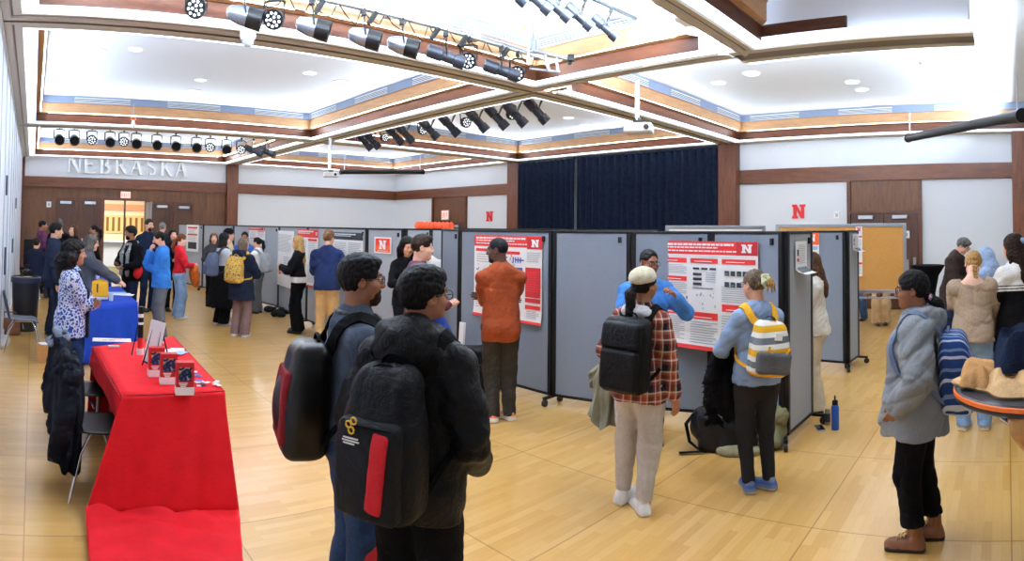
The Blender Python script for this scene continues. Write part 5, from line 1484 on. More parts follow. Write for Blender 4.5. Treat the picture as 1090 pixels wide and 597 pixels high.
# ---------------------------------------------------------------- posters
M_bannerR = plain('print_red', (222, 44, 40), .55, var=.02, bmp=0)
M_bannerD = plain('print_darkred', (186, 28, 36), .55, var=.02, bmp=0)
M_txt = plain('print_text', (172, 174, 180), .7, bmp=0)
M_dk = plain('print_dark', (38, 42, 54), .6, bmp=0)
M_or = plain('print_orange', (236, 92, 44), .6, bmp=0)
M_lb = plain('print_lightblue', (150, 190, 230), .6, bmp=0)
M_gn = plain('print_green', (60, 130, 60), .6, bmp=0)
M_yl = plain('print_yellow', (214, 190, 60), .6, bmp=0)
M_bl = plain('print_blue', (60, 84, 170), .6, bmp=0)
PM = [M_paper, M_bannerR, M_bannerD, M_txt, M_dk, M_or, M_lb, M_gn, M_yl, M_bl]
PI_ = dict(w=0, r=1, d=2, t=3, k=4, o=5, b=6, g=7, y=8, u=9)
def poster(label, A, B, pl, pr, yt, yb, design, curl=0.0, off=.036, cat='poster', group=None):
    pL, pR = onwall(pl, yt, A, B), onwall(pr, yt, A, B)
    zt, zb = pL[2], onwall(pl, yb, A, B)[2]
    w = math.hypot(*(pR - pL)[:2]); h = zt - zb
    r = rot2(pL, pR)
    n = V(math.sin(r), -math.cos(r), 0)
    t = thing('poster', label, cat, (pL[0] + n[0] * off, pL[1] + n[1] * off, zb), r, group)
    rg = random.Random(int(pl))
    sh = MB()
    def yy(x, z): return -.004 - curl * (max(0, .16 - z) / .16) ** 2
    sh.grid(lambda u, v: (u * w, yy(u, v), v * h), 1, 14, 0)
    sh.grid(lambda u, v: ((1 - u) * w, yy(u, v) + .003, v * h), 1, 14, 0)
    lay = [0]
    def rect(mb, x0, z0, x1, z1, mi, e=None):
        lay[0] += 1; e = .0012 + .00004 * lay[0] if e is None else e
        mb.add([(x0 * w, yy(0, z0) - e, z0 * h), (x1 * w, yy(0, z0) - e, z0 * h), (x1 * w, yy(0, z1) - e, z1 * h), (x0 * w, yy(0, z1) - e, z1 * h)], [(0, 1, 2, 3)], mi)
    ban = MB(); lg = MB()
    for d in design:
        k = d[0]
        if k == 'rect': rect(sh, *d[1:5], PI_[d[5]])
        elif k == 'lines':
            _, x0, z0, x1, z1, n_, c = d
            st = (z1 - z0) / n_
            for i in range(n_): rect(sh, x0, z0 + st * (i + .25), x1 - rg.random() * .25 * (x1 - x0) * (1 if rg.random() < .4 else 0), z0 + st * (i + .6), PI_[c])
        elif k == 'dots':
            _, x0, z0, x1, z1, n_, cs = d
            for i in range(n_):
                x, z = rg.uniform(x0, x1), rg.uniform(z0, z1); s_ = rg.uniform(.006, .016)
                rect(sh, x, z, x + s_, z + s_ * w / h * 1.2, PI_[rg.choice(cs)])
        elif k == 'ban':
            _, x0, z0, x1, z1, c, nl = d
            rect(ban, x0, z0, x1, z1, PI_[c])
            for i in range(nl):
                q0 = z1 - (z1 - z0) * (.16 + .26 * i); th = (z1 - z0) * (.16 if i == 0 else .1)
                x = x0 + .03 * (x1 - x0); xe = x0 + (x1 - x0) * ([.78, .62, .8][i % 3])
                while x < xe:
                    ww = rg.uniform(.02, .07) * (x1 - x0); rect(ban, x, q0 - th, min(x + ww, xe), q0, 0, .0035); x += ww + .008
        elif k == 'N':
            _, x0, z0, x1, z1 = d[:5]
            blockN(lg, x0 * w, z0 * h, (x1 - x0) * w, (z1 - z0) * h, yy(0, z0) - .006, yy(0, z0) - .003, PI_[d[5]] if len(d) > 5 else 0)
    sh.build('sheet', PM, t, solid=.0001)
    if ban.v: ban.build('title_banner', PM, t)
    if lg.v: lg.build('letter', PM, t)
    return t
big = [('ban', 0, .875, 1, 1, 'r', 3), ('rect', .80, .865, 1, .995, 'd'), ('N', .85, .90, .95, .975), ('rect', 0, .86, 1, .875, 'w')]
for x0, x1, ys in ((.03, .30, (.83, .655, .34)), (.34, .62, (.83, .31)), (.66, .98, (.83, .40))):
    for y in ys:
        big.append(('rect', x0, y - .035, x1, y + (.01 if y > .5 or x0 < .3 else .03), 'r'))
        big.append(('lines', x0 + .04, y - .025, x1 - .06, y - .005, 1, 'w'))
big += [('lines', .03, .69, .30, .78, 6, 't'), ('lines', .03, .50, .30, .61, 7, 't'), ('lines', .03, .07, .28, .29, 12, 't'), ('lines', .34, .05, .62, .26, 9, 't'), ('lines', .36, .555, .6, .575, 1, 'k'),
        ('dots', .12, .38, .32, .50, 34, 'ruk'), ('dots', .38, .37, .6, .52, 14, 't'), ('lines', .66, .08, .96, .34, 11, 't'), ('lines', .66, .45, .96, .60, 8, 't')]
for k in range(3): big += [('rect', .37 + .085 * k, .735, .435 + .085 * k, .755, 'k')]
for k in range(3): big += [('rect', .37, .68 - .045 * k, .46, .705 - .045 * k, 'k'), ('lines', .5, .62, .6, .72, 5, 't')]
for k in range(4):
    for j in range(2): big += [('rect', .69 + .058 * k, .69 - .10 * j, .735 + .058 * k, .735 - .10 * j, 'k'), ('rect', .70 + .058 * k, .70 - .10 * j, .72 + .058 * k, .715 - .10 * j, 'gk'[(k + j) % 2])]
big += [('rect', 0, 0, 1, .035, 'r'), ('rect', 0, 0, .004, 1, 'w')]
poster('big white research poster with a red title banner and white N, before the woman in light blue', P1d, P1e, 706, 758, 256, 364, [], off=.034) if False else None
ta = (np.array(P1d) * .62 + np.array(P1e) * .38, P1e)
A_ = np.array(onwall(706, 256, P1d, P1e))[:2]; B_ = np.array(onwall(810, 255, P1e, P1f))[:2]
A_ = A_ + V(.05, -.05); B_ = B_ + V(.0, -.02)
poster('biggest white research poster with a red banner, behind the woman in plaid', A_, B_, 706, 810, 256, 364, big, curl=.03, off=.05)
mid = [('ban', 0, .865, 1, 1, 'r', 3), ('rect', .80, .85, 1, .985, 'd'), ('N', .86, .875, .96, .96), ('rect', .03, .80, .30, .835, 'r'), ('rect', .5, .78, .70, .815, 'r'), ('lines', .04, .66, .26, .78, 4, 't'), ('dots', .04, .5, .26, .64, 20, 'ut'), ('dots', .48, .64, .62, .76, 14, 'rgo'),
       ('lines', .64, .70, .76, .74, 1, 'u'), ('rect', .62, .35, .74, .62, 'y'), ('rect', .62, .56, .74, .63, 'u'), ('lines', .8, .70, .98, .82, 6, 't'), ('rect', .78, .30, .985, .64, 'd'), ('lines', .8, .36, .96, .60, 9, 'r'), ('rect', .78, .24, .985, .29, 'd'), ('rect', .78, .165, .985, .21, 'r'),
       ('lines', .80, .06, .97, .15, 5, 't'), ('dots', .6, .08, .75, .28, 20, 'ktr'), ('rect', 0, 0, 1, .03, 'r'), ('lines', .03, .1, .4, .45, 12, 't')]
for k in range(4): mid.append(('rect', .60 + .035 * k, .685, .615 + .035 * k, .75, 'u'))
poster('white poster with red banner and yellow chart beside the man in rust brown', P1b, P1c, 508, 580, 250, 334, mid, curl=.02)
def small(c, n=10, red=True):
    d = [('ban', 0, .86, 1, 1, c, 2), ('lines', .05, .48, .46, .82, n, 't'), ('lines', .54, .48, .95, .82, n, 't'), ('lines', .05, .08, .46, .40, n, 't'), ('lines', .54, .08, .95, .40, n, 't')]
    if red: d += [('rect', .05, .42, .46, .46, 'r'), ('rect', .54, .80, .95, .84, 'r'), ('rect', 0, 0, 1, .03, 'r'), ('rect', .88, .88, .97, .98, 'd'), ('N', .90, .90, .95, .96)]
    return d
poster('narrow white sheet with red bars at the left end of the far partition', Q[0], Q[1], 200, 213, 239, 267, [('rect', .1, .86, .9, .92, 'r'), ('rect', .1, .6, .9, .66, 'r'), ('lines', .15, .66, .8, .85, 4, 't'), ('rect', .15, .1, .85, .35, 'k'), ('lines', .15, .38, .8, .58, 4, 't')])
poster('small poster with a red banner above the woman with the black ponytail', Q[2], Q[3], 267, 284, 242, 262, small('d'))
poster('tall plain white poster with a small purple bar left of the blond woman', Q[3], Q[4], 293, 315, 245, 301, [('lines', .1, .62, .9, .94, 14, 't'), ('rect', .32, .20, .40, .40, 'u'), ('rect', .36, .20, .42, .34, 'o'), ('lines', .55, .2, .9, .55, 10, 't'), ('dots', .1, .1, .5, .2, 12, 'yt')])
poster('white poster with a red banner right of the blond woman', Q[4], Q[5], 319, 341, 244, 302, small('r', 12))
poster('white poster with a black title bar right of the man in the navy pullover', Q[4], Q[5], 357, 389, 247, 300, small('k', 11, False))
sg = poster('small red and white square sign with a white N-shaped figure on the far partition', Q[5], Q[6], 401, 419, 252, 269, [('rect', .06, .08, .94, .92, 'o'), ('rect', .12, .5, .88, .88, 'r'), ('N', .30, .25, .72, .80), ('lines', .2, .12, .8, .2, 1, 'w')], cat='sign')
A4, B4 = fl(838, 388), fl(902, 394)
poster('poster with an orange top and white N on the partition behind the woman in white', A4, B4, 860, 873, 248, 300, [('rect', 0, .76, 1, 1, 'o'), ('N', .25, .83, .72, .97), ('rect', .05, .66, .9, .73, 'b'), ('lines', .1, .35, .9, .62, 9, 't'), ('lines', .1, .05, .9, .3, 8, 't')])
poster('narrow white poster with a red N pinned at the left of the cork board', ba, bb, 911, 918, 241, 294, [('N', .2, .90, .75, .98, 'r'), ('rect', .05, .78, .95, .81, 'r'), ('lines', .1, .55, .8, .75, 6, 't'), ('rect', .05, .24, .95, .28, 'r'), ('lines', .1, .05, .8, .22, 5, 't'), ('rect', .2, .5, .5, .54, 'u')], off=.03)
def paper_tray(label, A, B, pl, pr, yt, yb):
    t = poster(label, A, B, pl, pr, yt, yb, [('lines', .2, .3, .85, .9, 12, 't'), ('rect', .12, .55, .25, .75, 'k'), ('rect', .1, .38, .28, .48, 'r'), ('rect', .1, .04, .9, .2, 'k')], curl=.10, off=.04, cat='leaflet')
    t.name = 'leaflet_holder'
    return t
paper_tray('curled leaflet in a holder on the near end panel of the middle partition', P1f, P1g, 842, 854, 257, 292)
paper_tray('small white leaflet holder on the end of the partition beside the cork board', fl(902, 394), fl(913, 386), 904.5, 911, 249, 268)
# ---------------------------------------------------------------- tables and what lies on them
M_tred = fabric('cloth_red', (208, 24, 34), .8, .06, bmp=.1)
M_tredt = M_tred
M_tblue = fabric('cloth_blue', (22, 62, 170), .8, .1, bmp=.1)
M_tleg = M_steel
def clothed_table(tlabel, clabel, fl_, fr_, br_, bl_, z, mat, drops, group=None, train=None):
    """corners of the top in plan; drops = per side (front, right, back, left) how low the cloth hangs"""
    cs = [np.array(p, float)[:2] for p in (fl_, fr_, br_, bl_)]
    c = sum(cs) / 4
    t = thing('folding_table', tlabel, 'table', (*c, 0), 0, group)
    mb = MB(); q = [(*(p - c) * .985, z - .035) for p in cs] + [(*(p - c) * .985, z - .006) for p in cs]
    mb.add(q, [(3, 2, 1, 0), (4, 5, 6, 7), (0, 1, 5, 4), (1, 2, 6, 5), (2, 3, 7, 6), (3, 0, 4, 7)])
    mb.build('tabletop', plain('table_laminate', (190, 186, 178), .5), t, bevel=.004)
    for p in cs:
        d = (p - c) * .86
        MB().cyl((*(d), z - .03), (*(d * 1.04), 0), .014, seg=10).build('leg', M_tleg, t, smooth=True)
    rg = random.Random(int(c[0] * 100)); ph = [rg.uniform(0, 6) for _ in range(8)]
    tc = MB()
    P = [p - c for p in cs]
    tc.grid(lambda u, v: (*((P[0] * (1 - u) + P[1] * u) * (1 - v) + (P[3] * (1 - u) + P[2] * u) * v), z + .002 + .0015 * math.sin(9 * u + 5 * v)), 10, 16)
    for i in range(4):
        if drops[i] is None: continue
        a, b = P[i], P[(i + 1) % 4]
        d = b - a; n = V(d[1], -d[0]); n /= np.linalg.norm(n); L = np.linalg.norm(d)
        zb, fl_out = drops[i]
        def fn(u, v, a=a, b=b, n=n, L=L, zb=zb, fo=fl_out, i=i):
            u_ = u + (u - .5) * fo / L * 1.0 * v
            p = a + (b - a) * u_
            w = math.sin(u * L * 9 + ph[i]) * .5 + math.sin(u * L * 21 + ph[i + 4]) * .3 + math.sin(u * L * 4 + ph[i + 2])
            o = .006 + fo * v ** 1.2 * .5 + .026 * v * w * (1 if zb < .4 else .3)
            zz = z - .004 - (z - zb) * v ** 1.0 + (.004 * (1 - v))
            return (*(p + n * o), zz)
        tc.grid(fn, int(L * 26) + 8, 14)
    if train: train(tc, c)
    o = tc.build('tablecloth', mat, None, smooth=True, solid=.004)
    o.location = (*c, 0)
    tag(o, clabel, 'tablecloth')
    return t
tz = .74
cFL, cFR, cBR, cBL = pz(129, 421, tz), pz(238, 416, tz), pz(184, 358, tz), pz(99, 369, tz)
def red_front(tc, c):
    # front drop that runs on over the floor towards us in one sheet
    f0, f1 = cFL[:2] - c, cFR[:2] - c
    d = (f1 - f0); L = np.linalg.norm(d); d = d / L; n = V(d[1], -d[0])
    b0, b1 = np.array(fl(90, 549)) - c, np.array(fl(254, 549)) - c
    e0, e1 = np.array(fl(98, 650)) - c, np.array(fl(262, 650)) - c
    def fn(u, v):
        w = .5 * math.sin(u * 13 + .8) + .3 * math.sin(u * 29 + 2) + .3 * math.sin(u * 6)
        if v < .5:
            k = v / .5
            p = (f0 * (1 - u) + f1 * u) * (1 - k) + (b0 * (1 - u) + b1 * u) * k
            return (*(p + n * (.008 + .03 * k * w)), tz - .002 - (tz - .03) * k)
        k = (v - .5) / .5
        p = (b0 * (1 - u) + b1 * u) * (1 - k) + (e0 * (1 - u) + e1 * u) * k
        r = math.sin(k * 26 + 3 * math.sin(u * 5)) * .5 + .5
        return (*(p + n * .03 * w * (1 - k)), .03 + (.05 * r * math.exp(-3 * k) * abs(math.sin(u * 9 + 1)) + .012 * r))
    tc.grid(fn, 56, 60)
clothed_table('folding table on steel legs under the red tablecloth', 'bright red tablecloth with brochures on it, its end trailing over the floor', cFL, cFR, cBR, cBL, tz, M_tred, [None, (.012, .16), (.02, .05), (.58, .03)], train=red_front)
bFL, bFR, bBR, bBL = pz(92, 328, tz), pz(146, 322, tz), pz(127, 304.5, tz), pz(95, 307, tz)
clothed_table('folding table under the nearer royal blue tablecloth', 'royal blue tablecloth with a yellow box on it, next to the man in blue', bFL, bFR, bBR, bBL, tz, M_tblue, [(.03, .06), (.03, .06), (.03, .04), (.03, .04)])
clothed_table('folding table under the farther blue tablecloth', 'farther blue tablecloth behind the yellow box', pz(96, 300, tz), pz(118, 299, tz), pz(110, 289, tz), pz(96, 290, tz), tz, M_tblue, [(.03, .06), (.03, .06), (.03, .04), (.03, .04)])
def on(px, py, z=tz + .004): return pz(px, py, z)
# brochure boxes
M_brred = plain('brochure_red', (196, 24, 34), .45, var=.03, bmp=0)
M_photo = blotch('brochure_photo', (26, 32, 52), (214, 160, 60), (50, 84, 150), 26)
for k, (px, py, lab) in enumerate([(196, 419, 'red brochure holder nearest the table corner, third in the row'), (179, 408, 'red brochure holder in the middle of the row of three'), (166, 400, 'red brochure holder farthest from the table corner, first in the row')]):
    p = on(px, py); t = thing('brochure_holder', lab, 'brochure holder', tuple(p), .12 - view_az(p), 'red brochure holders')
    w_, d_, h_ = .115, .075, .205
    b = MB().box((0, 0, .025), (w_ + .006, d_ + .006, .05)); b.build('tray', M_paper, t, bevel=.003)
    b = MB()
    for j in range(6): b.box((0, -d_ / 2 + .008 + j * .0118, h_ / 2 + .004), (w_, .0095, h_), None, 0)
    b.build('brochures', M_brred, t)
    b = MB().box((0, -d_ / 2 - .002, h_ * .66), (w_ * .72, .004, h_ * .42)).build('cover_photo', M_photo, t)
    b = MB().box((w_ / 2 + .001, .0, h_ * .55), (.003, d_ * .6, h_ * .6)).build('side_photo', M_dk, t)
    b = MB()
    for j in range(3): b.box((-.012, -d_ / 2 - .002, h_ * (.38 - .05 * j)), (w_ * (.5 - .1 * j), .004, .006))
    b.build('cover_text', M_paper, t)
# easel card, tripod stand and bottle at the middle of the table
p = on(161, 391); t = thing('easel_card', 'tall white card on a black easel on the red table, behind the brochure holders', 'easel', tuple(p), -view_az(p) - 1.05)
R_ = rotxyz(-.22, 0, 0)
MB().box((0, 0.02, .19), (.22, .004, .33), R_).build('card', M_paper, t)
mb = MB()
for q in ((-.09, -.03, 0), (.09, -.03, 0)): mb.tube([q, (q[0] * .6, .065, .36)], .006, 8)
mb.tube([(0, .17, 0), (0, .07, .34)], .006, 8); mb.box((0, -.012, .03), (.2, .02, .012)); mb.build('stand', M_black, t, smooth=True)
p = on(149, 377); t = thing('roller_stand', 'slim black, white and red upright display roll on the red table', 'display', tuple(p), -view_az(p))
MB().cyl((0, 0, 0), (0, 0, .05), .032, seg=18).build('foot', M_paper, t, smooth=True)
mb = MB()
for k, (z0, z1, mi) in enumerate([(.05, .14, 1), (.14, .25, 0), (.25, .27, 2), (.27, .31, 0), (.31, .34, 2), (.34, .40, 0)]): mb.cyl((0, 0, z0), (0, 0, z1), .024, seg=18, mi=mi)
mb.build('sleeve', [M_black, M_red, M_paper], t, smooth=True)
mb = MB().tube([(-.012, 0, .3), (-.07, -.05, .0)], .005, 8); mb.build('prop_leg', M_black, t, smooth=True)
def sheets(name, label, cat, px, py, specs, group=None):
    p = on(px, py); t = thing(name, label, cat, tuple(p), -view_az(p), group)
    rg = random.Random(int(px))
    for k, (x, y, w_, h_, a, m) in enumerate(specs):
        MB().box((x, y, .002 + .0022 * k), (w_, h_, .0016), rotxyz(0, 0, a)).build('card' if w_ < .15 else 'sheet', m, t)
    return t
rg = random.Random(4)
sheets('sticker_cards', 'scatter of black and white stickers at the near right corner of the red table', 'stickers', 222, 409, [(rg.uniform(-.08, .08), rg.uniform(-.06, .06), .045, .03, rg.uniform(0, 3), rg.choice([M_paper, M_dk, M_paper, M_bl])) for _ in range(12)])
sheets('sticker_cards', 'scatter of black and white stickers at the far end of the red table', 'stickers', 168, 364, [(rg.uniform(-.1, .1), rg.uniform(-.06, .06), .05, .032, rg.uniform(0, 3), rg.choice([M_paper, M_dk, M_paper])) for _ in range(10)])
sheets('leaflets', 'fanned white leaflets beside the brochure holders on the red table', 'leaflet', 184, 374, [(0, 0, .12, .2, .3, M_paper), (.04, .03, .12, .2, .0, M_paper), (-.03, -.08, .12, .2, -.3, M_paper), (.06, -.08, .1, .14, -.5, M_lb)])
sheets('pens', 'small blue packets on the edge of the red table', 'packet', 207, 399, [(0, 0, .07, .03, .3, M_bl), (.02, -.04, .07, .03, -.2, M_bl), (-.01, .07, .06, .05, .1, M_paper)])
sheets('place_map', 'white printed sheet with red lines at the far left of the red table', 'paper', 119, 362, [(0, 0, .36, .17, .02, M_paper), (.0, .01, .2, .012, .5, plain('print_pink', (230, 130, 120), .7, bmp=0)), (-.05, -.02, .16, .01, -.3, MATS['print_pink']), (.08, .02, .12, .01, .1, MATS['print_pink'])])
sheets('card_stack', 'small white card stack at the edge of the printed sheet on the red table', 'cards', 121, 369.5, [(0, 0, .10, .035, 0, M_paper)] * 6)
# on the blue table
p = on(105, 318); t = thing('display_box', 'yellow rounded box with a white base on the blue table', 'box', tuple(p), -view_az(p) + .1)
S = Sdf(); S.box((0, 0, .13), (.10, .05, .10), .03); S.ell((.02, 0, .16), (.11, .07, .13), k=.02); S.cut((0, 0, .035), (0, 0, -1))
S.mesh('body', plain('box_yellow', (240, 176, 30), .5, var=.03), t, .01)
MB().box((0, 0, .018), (.25, .15, .036)).build('base', M_paper, t, bevel=.008)
MB().box((-.03, -.082, .16), (.02, .006, .12)).build('lettering', M_dk, t)
sheets('papers', 'white papers spread on the nearer blue table', 'paper', 129, 313, [(0, 0, .3, .22, .1, M_paper), (.04, -.1, .3, .2, -.2, M_paper), (-.06, .12, .28, .2, .2, M_lb)])
p = on(118, 320); t = thing('cup', 'clear plastic cup between the yellow box and the papers', 'cup', tuple(p)); MB().lathe([(.03, 0), (.04, .11), (.037, .11), (.028, .004)], seg=18).build('cup_wall', plain('cup_clear', (214, 222, 232), .15, bmp=0), t, smooth=True)
for px, py, c, lb in ((97, 299, (200, 60, 60), 'small red-capped bottle at the back of the blue tables'), (104, 297, (240, 240, 240), 'small white bottle at the back of the blue tables')):
    p = on(px, py); t = thing('bottle', lb, 'bottle', tuple(p)); MB().lathe([(.03, 0), (.032, .14), (.014, .18), (.014, .2)], seg=16).build('body', plain('bottle%d' % px, (230, 234, 240), .3, bmp=0), t, smooth=True); MB().cyl((0, 0, .2), (0, 0, .225), .017).build('lid', plain('cap%d' % px, c, .4, bmp=0), t, smooth=True)
# ---------------------------------------------------------------- chairs, bin and bags on the left
M_shell = plain('chair_shell', (64, 74, 92), .4)
M_shellk = plain('chair_shell_black', (16, 17, 19), .4, spec=.25)
def shell_chair(label, px, py, face, mat, s=1.0):
    xy = fl(px, py); t = thing('stacking_chair', label, 'chair', (*xy, 0), -math.radians(face) - view_az(xy))
    def seat(u, v):
        x = (u - .5) * .45 * s; y = -.21 + .42 * v
        return (x, y * s, .45 * s - .018 * math.cos((u - .5) * PI) + (.02 * (1 - v) ** 3) - .03 * max(0, v - .85) / .15)
    MB().grid(seat, 10, 10).build('seat', mat, t, smooth=True, solid=.012)
    def back(u, v):
        x = (u - .5) * (.44 - .06 * v * v) * s; z = .46 + .36 * v
        return (x, (-.215 - .09 * v - .05 * math.cos((u - .5) * PI) * .6) * s + .02, z * s)
    MB().grid(back, 10, 10).build('backrest', mat, t, smooth=True, solid=.012)
    for sx in (-1, 1):
        for y0, y1 in ((.12, .24), (-.12, -.27)):
            MB().tube([(.13 * sx, y0, .43 * s), (.17 * sx, (y0 + y1) / 2, .3), (.225 * sx, y1, .0)], .011, 10).build('leg', M_chrome, t, smooth=True)
    MB().tube([(-.13, .12, .425 * s), (-.13, -.12, .425 * s)], .011, 8).tube([(.13, .12, .425 * s), (.13, -.12, .425 * s)], .011, 8).tube([(-.17, .0, .33), (.17, .0, .33)], .009, 8).build('seat_frame', M_chrome, t, smooth=True)
    return t
shell_chair('grey plastic stacking chair on chrome legs beside the black bin', 24, 372, 88, M_shell)
shell_chair('black chair with chrome legs under the nearer black jacket by the red table', 112, 519, 82, M_shellk)
shell_chair('black chair with chrome legs under the farther black jacket by the red table', 96, 470, 82, M_shellk)
shell_chair('folding chair with dark seat under the man in the navy pullover', 37, 317, 20, M_shellk, .98)
def folds(mb, prof, nf, amp, seed, seg=84, off=(0, 0, 0)):
    """a limp hanging garment: rings (z, half width, half depth, x, y) from the top down, creased into vertical folds"""
    rg = random.Random(seed); p1_, p2_, p3_, p4_ = (rg.uniform(0, 6) for _ in range(4))
    R_ = []
    n = 5
    for i in range(len(prof) - 1):
        for k in range(n if i < len(prof) - 2 else n + 1):
            u = k / n; R_.append([x * (1 - u) + y * u for x, y in zip(prof[i], prof[i + 1])])
    vs, fs = [], []
    for i, (z, wx, wy, ox, oy) in enumerate(R_):
        v = i / (len(R_) - 1)
        for k in range(seg):
            a = 2 * PI * k / seg
            w = .55 * math.sin(nf * a + p1_ + 1.8 * v) + .35 * math.sin(nf * 1.6 // 1 * a + p2_ - 2.5 * v) + .3 * (1 - 2 * abs(math.sin(.5 * (nf + 2) * a + p3_ + v)))
            f = 1 + amp * w * (.25 + .75 * min(1, v * 1.8))
            q = .5 * math.sin(13 * v + 3 * a + p4_) * .02
            vs.append((off[0] + ox + wx * f * math.cos(a), off[1] + oy + wy * f * math.sin(a) + q, off[2] + z + (.035 * math.sin(2 * a + p2_) + .02 * math.sin(5 * a)) * max(0, v - .6) / .4))
    m = len(R_)
    for i in range(m - 1):
        for k in range(seg):
            l = (k + 1) % seg
            fs.append((i * seg + k, (i + 1) * seg + k, (i + 1) * seg + l, i * seg + l))
    fs.append(tuple(range(seg))); fs.append(tuple(reversed(range((m - 1) * seg, m * seg))))
    return mb.add(vs, fs)
def draped(label, px, py, face, mat, mat2, seed, w=.46, drop=.62, name='jacket', zt=.86):
    """a jacket hung over a chair back"""
    xy = fl(px, py); t = thing(name, label, 'jacket', (*xy, 0), -math.radians(face) - view_az(xy))
    mb = MB()
    folds(mb, [(zt + .05, .09, .05, 0, -.28), (zt + .03, .17, .07, 0, -.28), (zt - .03, w / 2, .085, 0, -.275), (zt - .3, w / 2 - .01, .10, 0, -.275), (zt - drop * .75, w / 2 + .02, .11, 0, -.285), (zt - drop, w / 2, .10, 0, -.29)], 9, .11, seed)
    mb.build('jacket_body', mat, t, smooth=True)
    for sd in (-1, 1):
        S = Sdf(); S.chain([(sd * (w / 2 - .02), -.27, zt - .03), (sd * (w / 2 + .025), -.31, zt - .26), (sd * (w / 2 - .01), -.36, zt - drop * .8)], [.06, .058, .05], .03)
        S.mesh('sleeve', mat, t, .011, wr=(.014, 46), seed=seed + 5 + sd)
    S = Sdf(); S.cap((-.10, -.30, zt + .06), (.10, -.30, zt + .06), .032).cap((-.12, -.24, zt + .03), (-.09, -.36, zt - .03), .03).cap((.12, -.24, zt + .03), (.09, -.36, zt - .03), .03)
    S.mesh('collar', mat2, t, .011, wr=(.010, 50), seed=seed)
    return t
draped('black jacket hung over the nearer chair at the red table', 112, 519, 82, fabric('jacket_ink', (17, 19, 26), .8), fabric('collar_ink', (24, 26, 34), .8), 3, .50, .66)
draped('black jacket with a grey lining hung over the farther chair at the red table', 96, 470, 82, fabric('jacket_soot', (22, 25, 33), .8), fabric('collar_grey', (120, 130, 146), .8), 8, .48, .60)
p = fl(23, 351); t = thing('waste_bin', 'tall round black bin by the white folding wall', 'bin', (p[0] + .05, p[1], 0))
MB().lathe([(.19, 0), (.20, .02), (.235, .84), (.25, .85), (.25, .885), (.238, .89), (.22, .86), (.18, .05)], seg=36).build('barrel', plain('bin_black', (22, 24, 32), .4), t, smooth=True)
MB().lathe([(.252, .80), (.256, .885), (.24, .90), (.236, .86)], seg=36).build('bag_rim', plain('bin_liner', (50, 58, 78), .35, bmp=.2), t, smooth=True)
t2 = thing('camera', 'black camera with its strap lying on top of the black bin', 'camera', (p[0] + .06, p[1], .895), .5)
MB().b2((-.18, -.1, -.03), (.12, .12, -.012)).build('resting_cloth', fabric('cloth_pale', (196, 186, 168)), t2)
S = Sdf(); S.box((0, 0, .06), (.06, .02, .035), .012).ell((0, 0, .11), (.035, .025, .02)); S.mesh('body', M_blackp, t2, .01)
MB().cyl((0, -.02, .06), (0, -.12, .07), .04, .045, 18).build('lens', M_black, t2, smooth=True)
MB().tube([(-.07, 0, .06), (-.17, -.06, .01), (-.1, -.12, .0), (.06, -.14, .0), (.15, -.03, .02), (.07, 0, .06)], .009, 6, flat=(1.6, .4)).build('strap', PS, t2, smooth=True)
p = fl(55, 384); t = thing('cardboard_box', 'brown cardboard box on the floor behind the woman in the patterned sweater', 'box', (*p, 0), -view_az(p) - .05)
b_ = MB().box((0, 0, .115), (.37, .30, .23)).build('carton', plain('cardboard', (186, 134, 82), .8), t, bevel=.004)
MB().box((0, 0, .231), (.36, .09, .002)).box((0, -.05, .2325), (.30, .14, .002)).build('packing_tape', M_paper, t)
MB().box((.05, -.1515, .10), (.07, .002, .06), rotxyz(0, .3, 0)).build('address_label', M_paper, t)
def blob(name, label, cat, px, py, boxes, mat, rz=0, wr=(.012, 24), h=.012, extra=None):
    xy = fl(px, py); t = thing(name, label, cat, (*xy, 0), -view_az(xy) + rz)
    S = Sdf()
    for b in boxes:
        if b[0] == 'e': S.ell(b[1], b[2], k=.05)
        elif b[0] == 'b': S.box(b[1], b[2], b[3], k=.04)
        else: S.chain(b[1], b[2], .03)
    S.cut((0, 0, .003), (0, 0, -1))
    S.mesh('body', mat, t, h, wr=wr, seed=int(px))
    return t
t = blob('shoulder_bag', 'brown leather shoulder bag on the floor by the grey chair', 'bag', 10, 356, [('b', (0, 0, .13), (.13, .05, .10), .04)], plain('leather_brown', (104, 62, 40), .5))
MB().tube([(-.12, 0, .22), (-.09, 0, .36), (.09, 0, .36), (.12, 0, .22)], .012, 8).build('handle', plain('leather_dark', (70, 40, 28), .5), t, smooth=True)
blob('plastic_bag', 'white plastic bag on the floor at the left edge', 'bag', 2, 370, [('e', (0, 0, .09), (.12, .1, .10))], M_paper)
blob('tote_bag', 'small royal blue bag on the floor beside the cardboard box', 'bag', 69, 386, [('e', (0, 0, .05), (.10, .08, .06))], M_tblue)
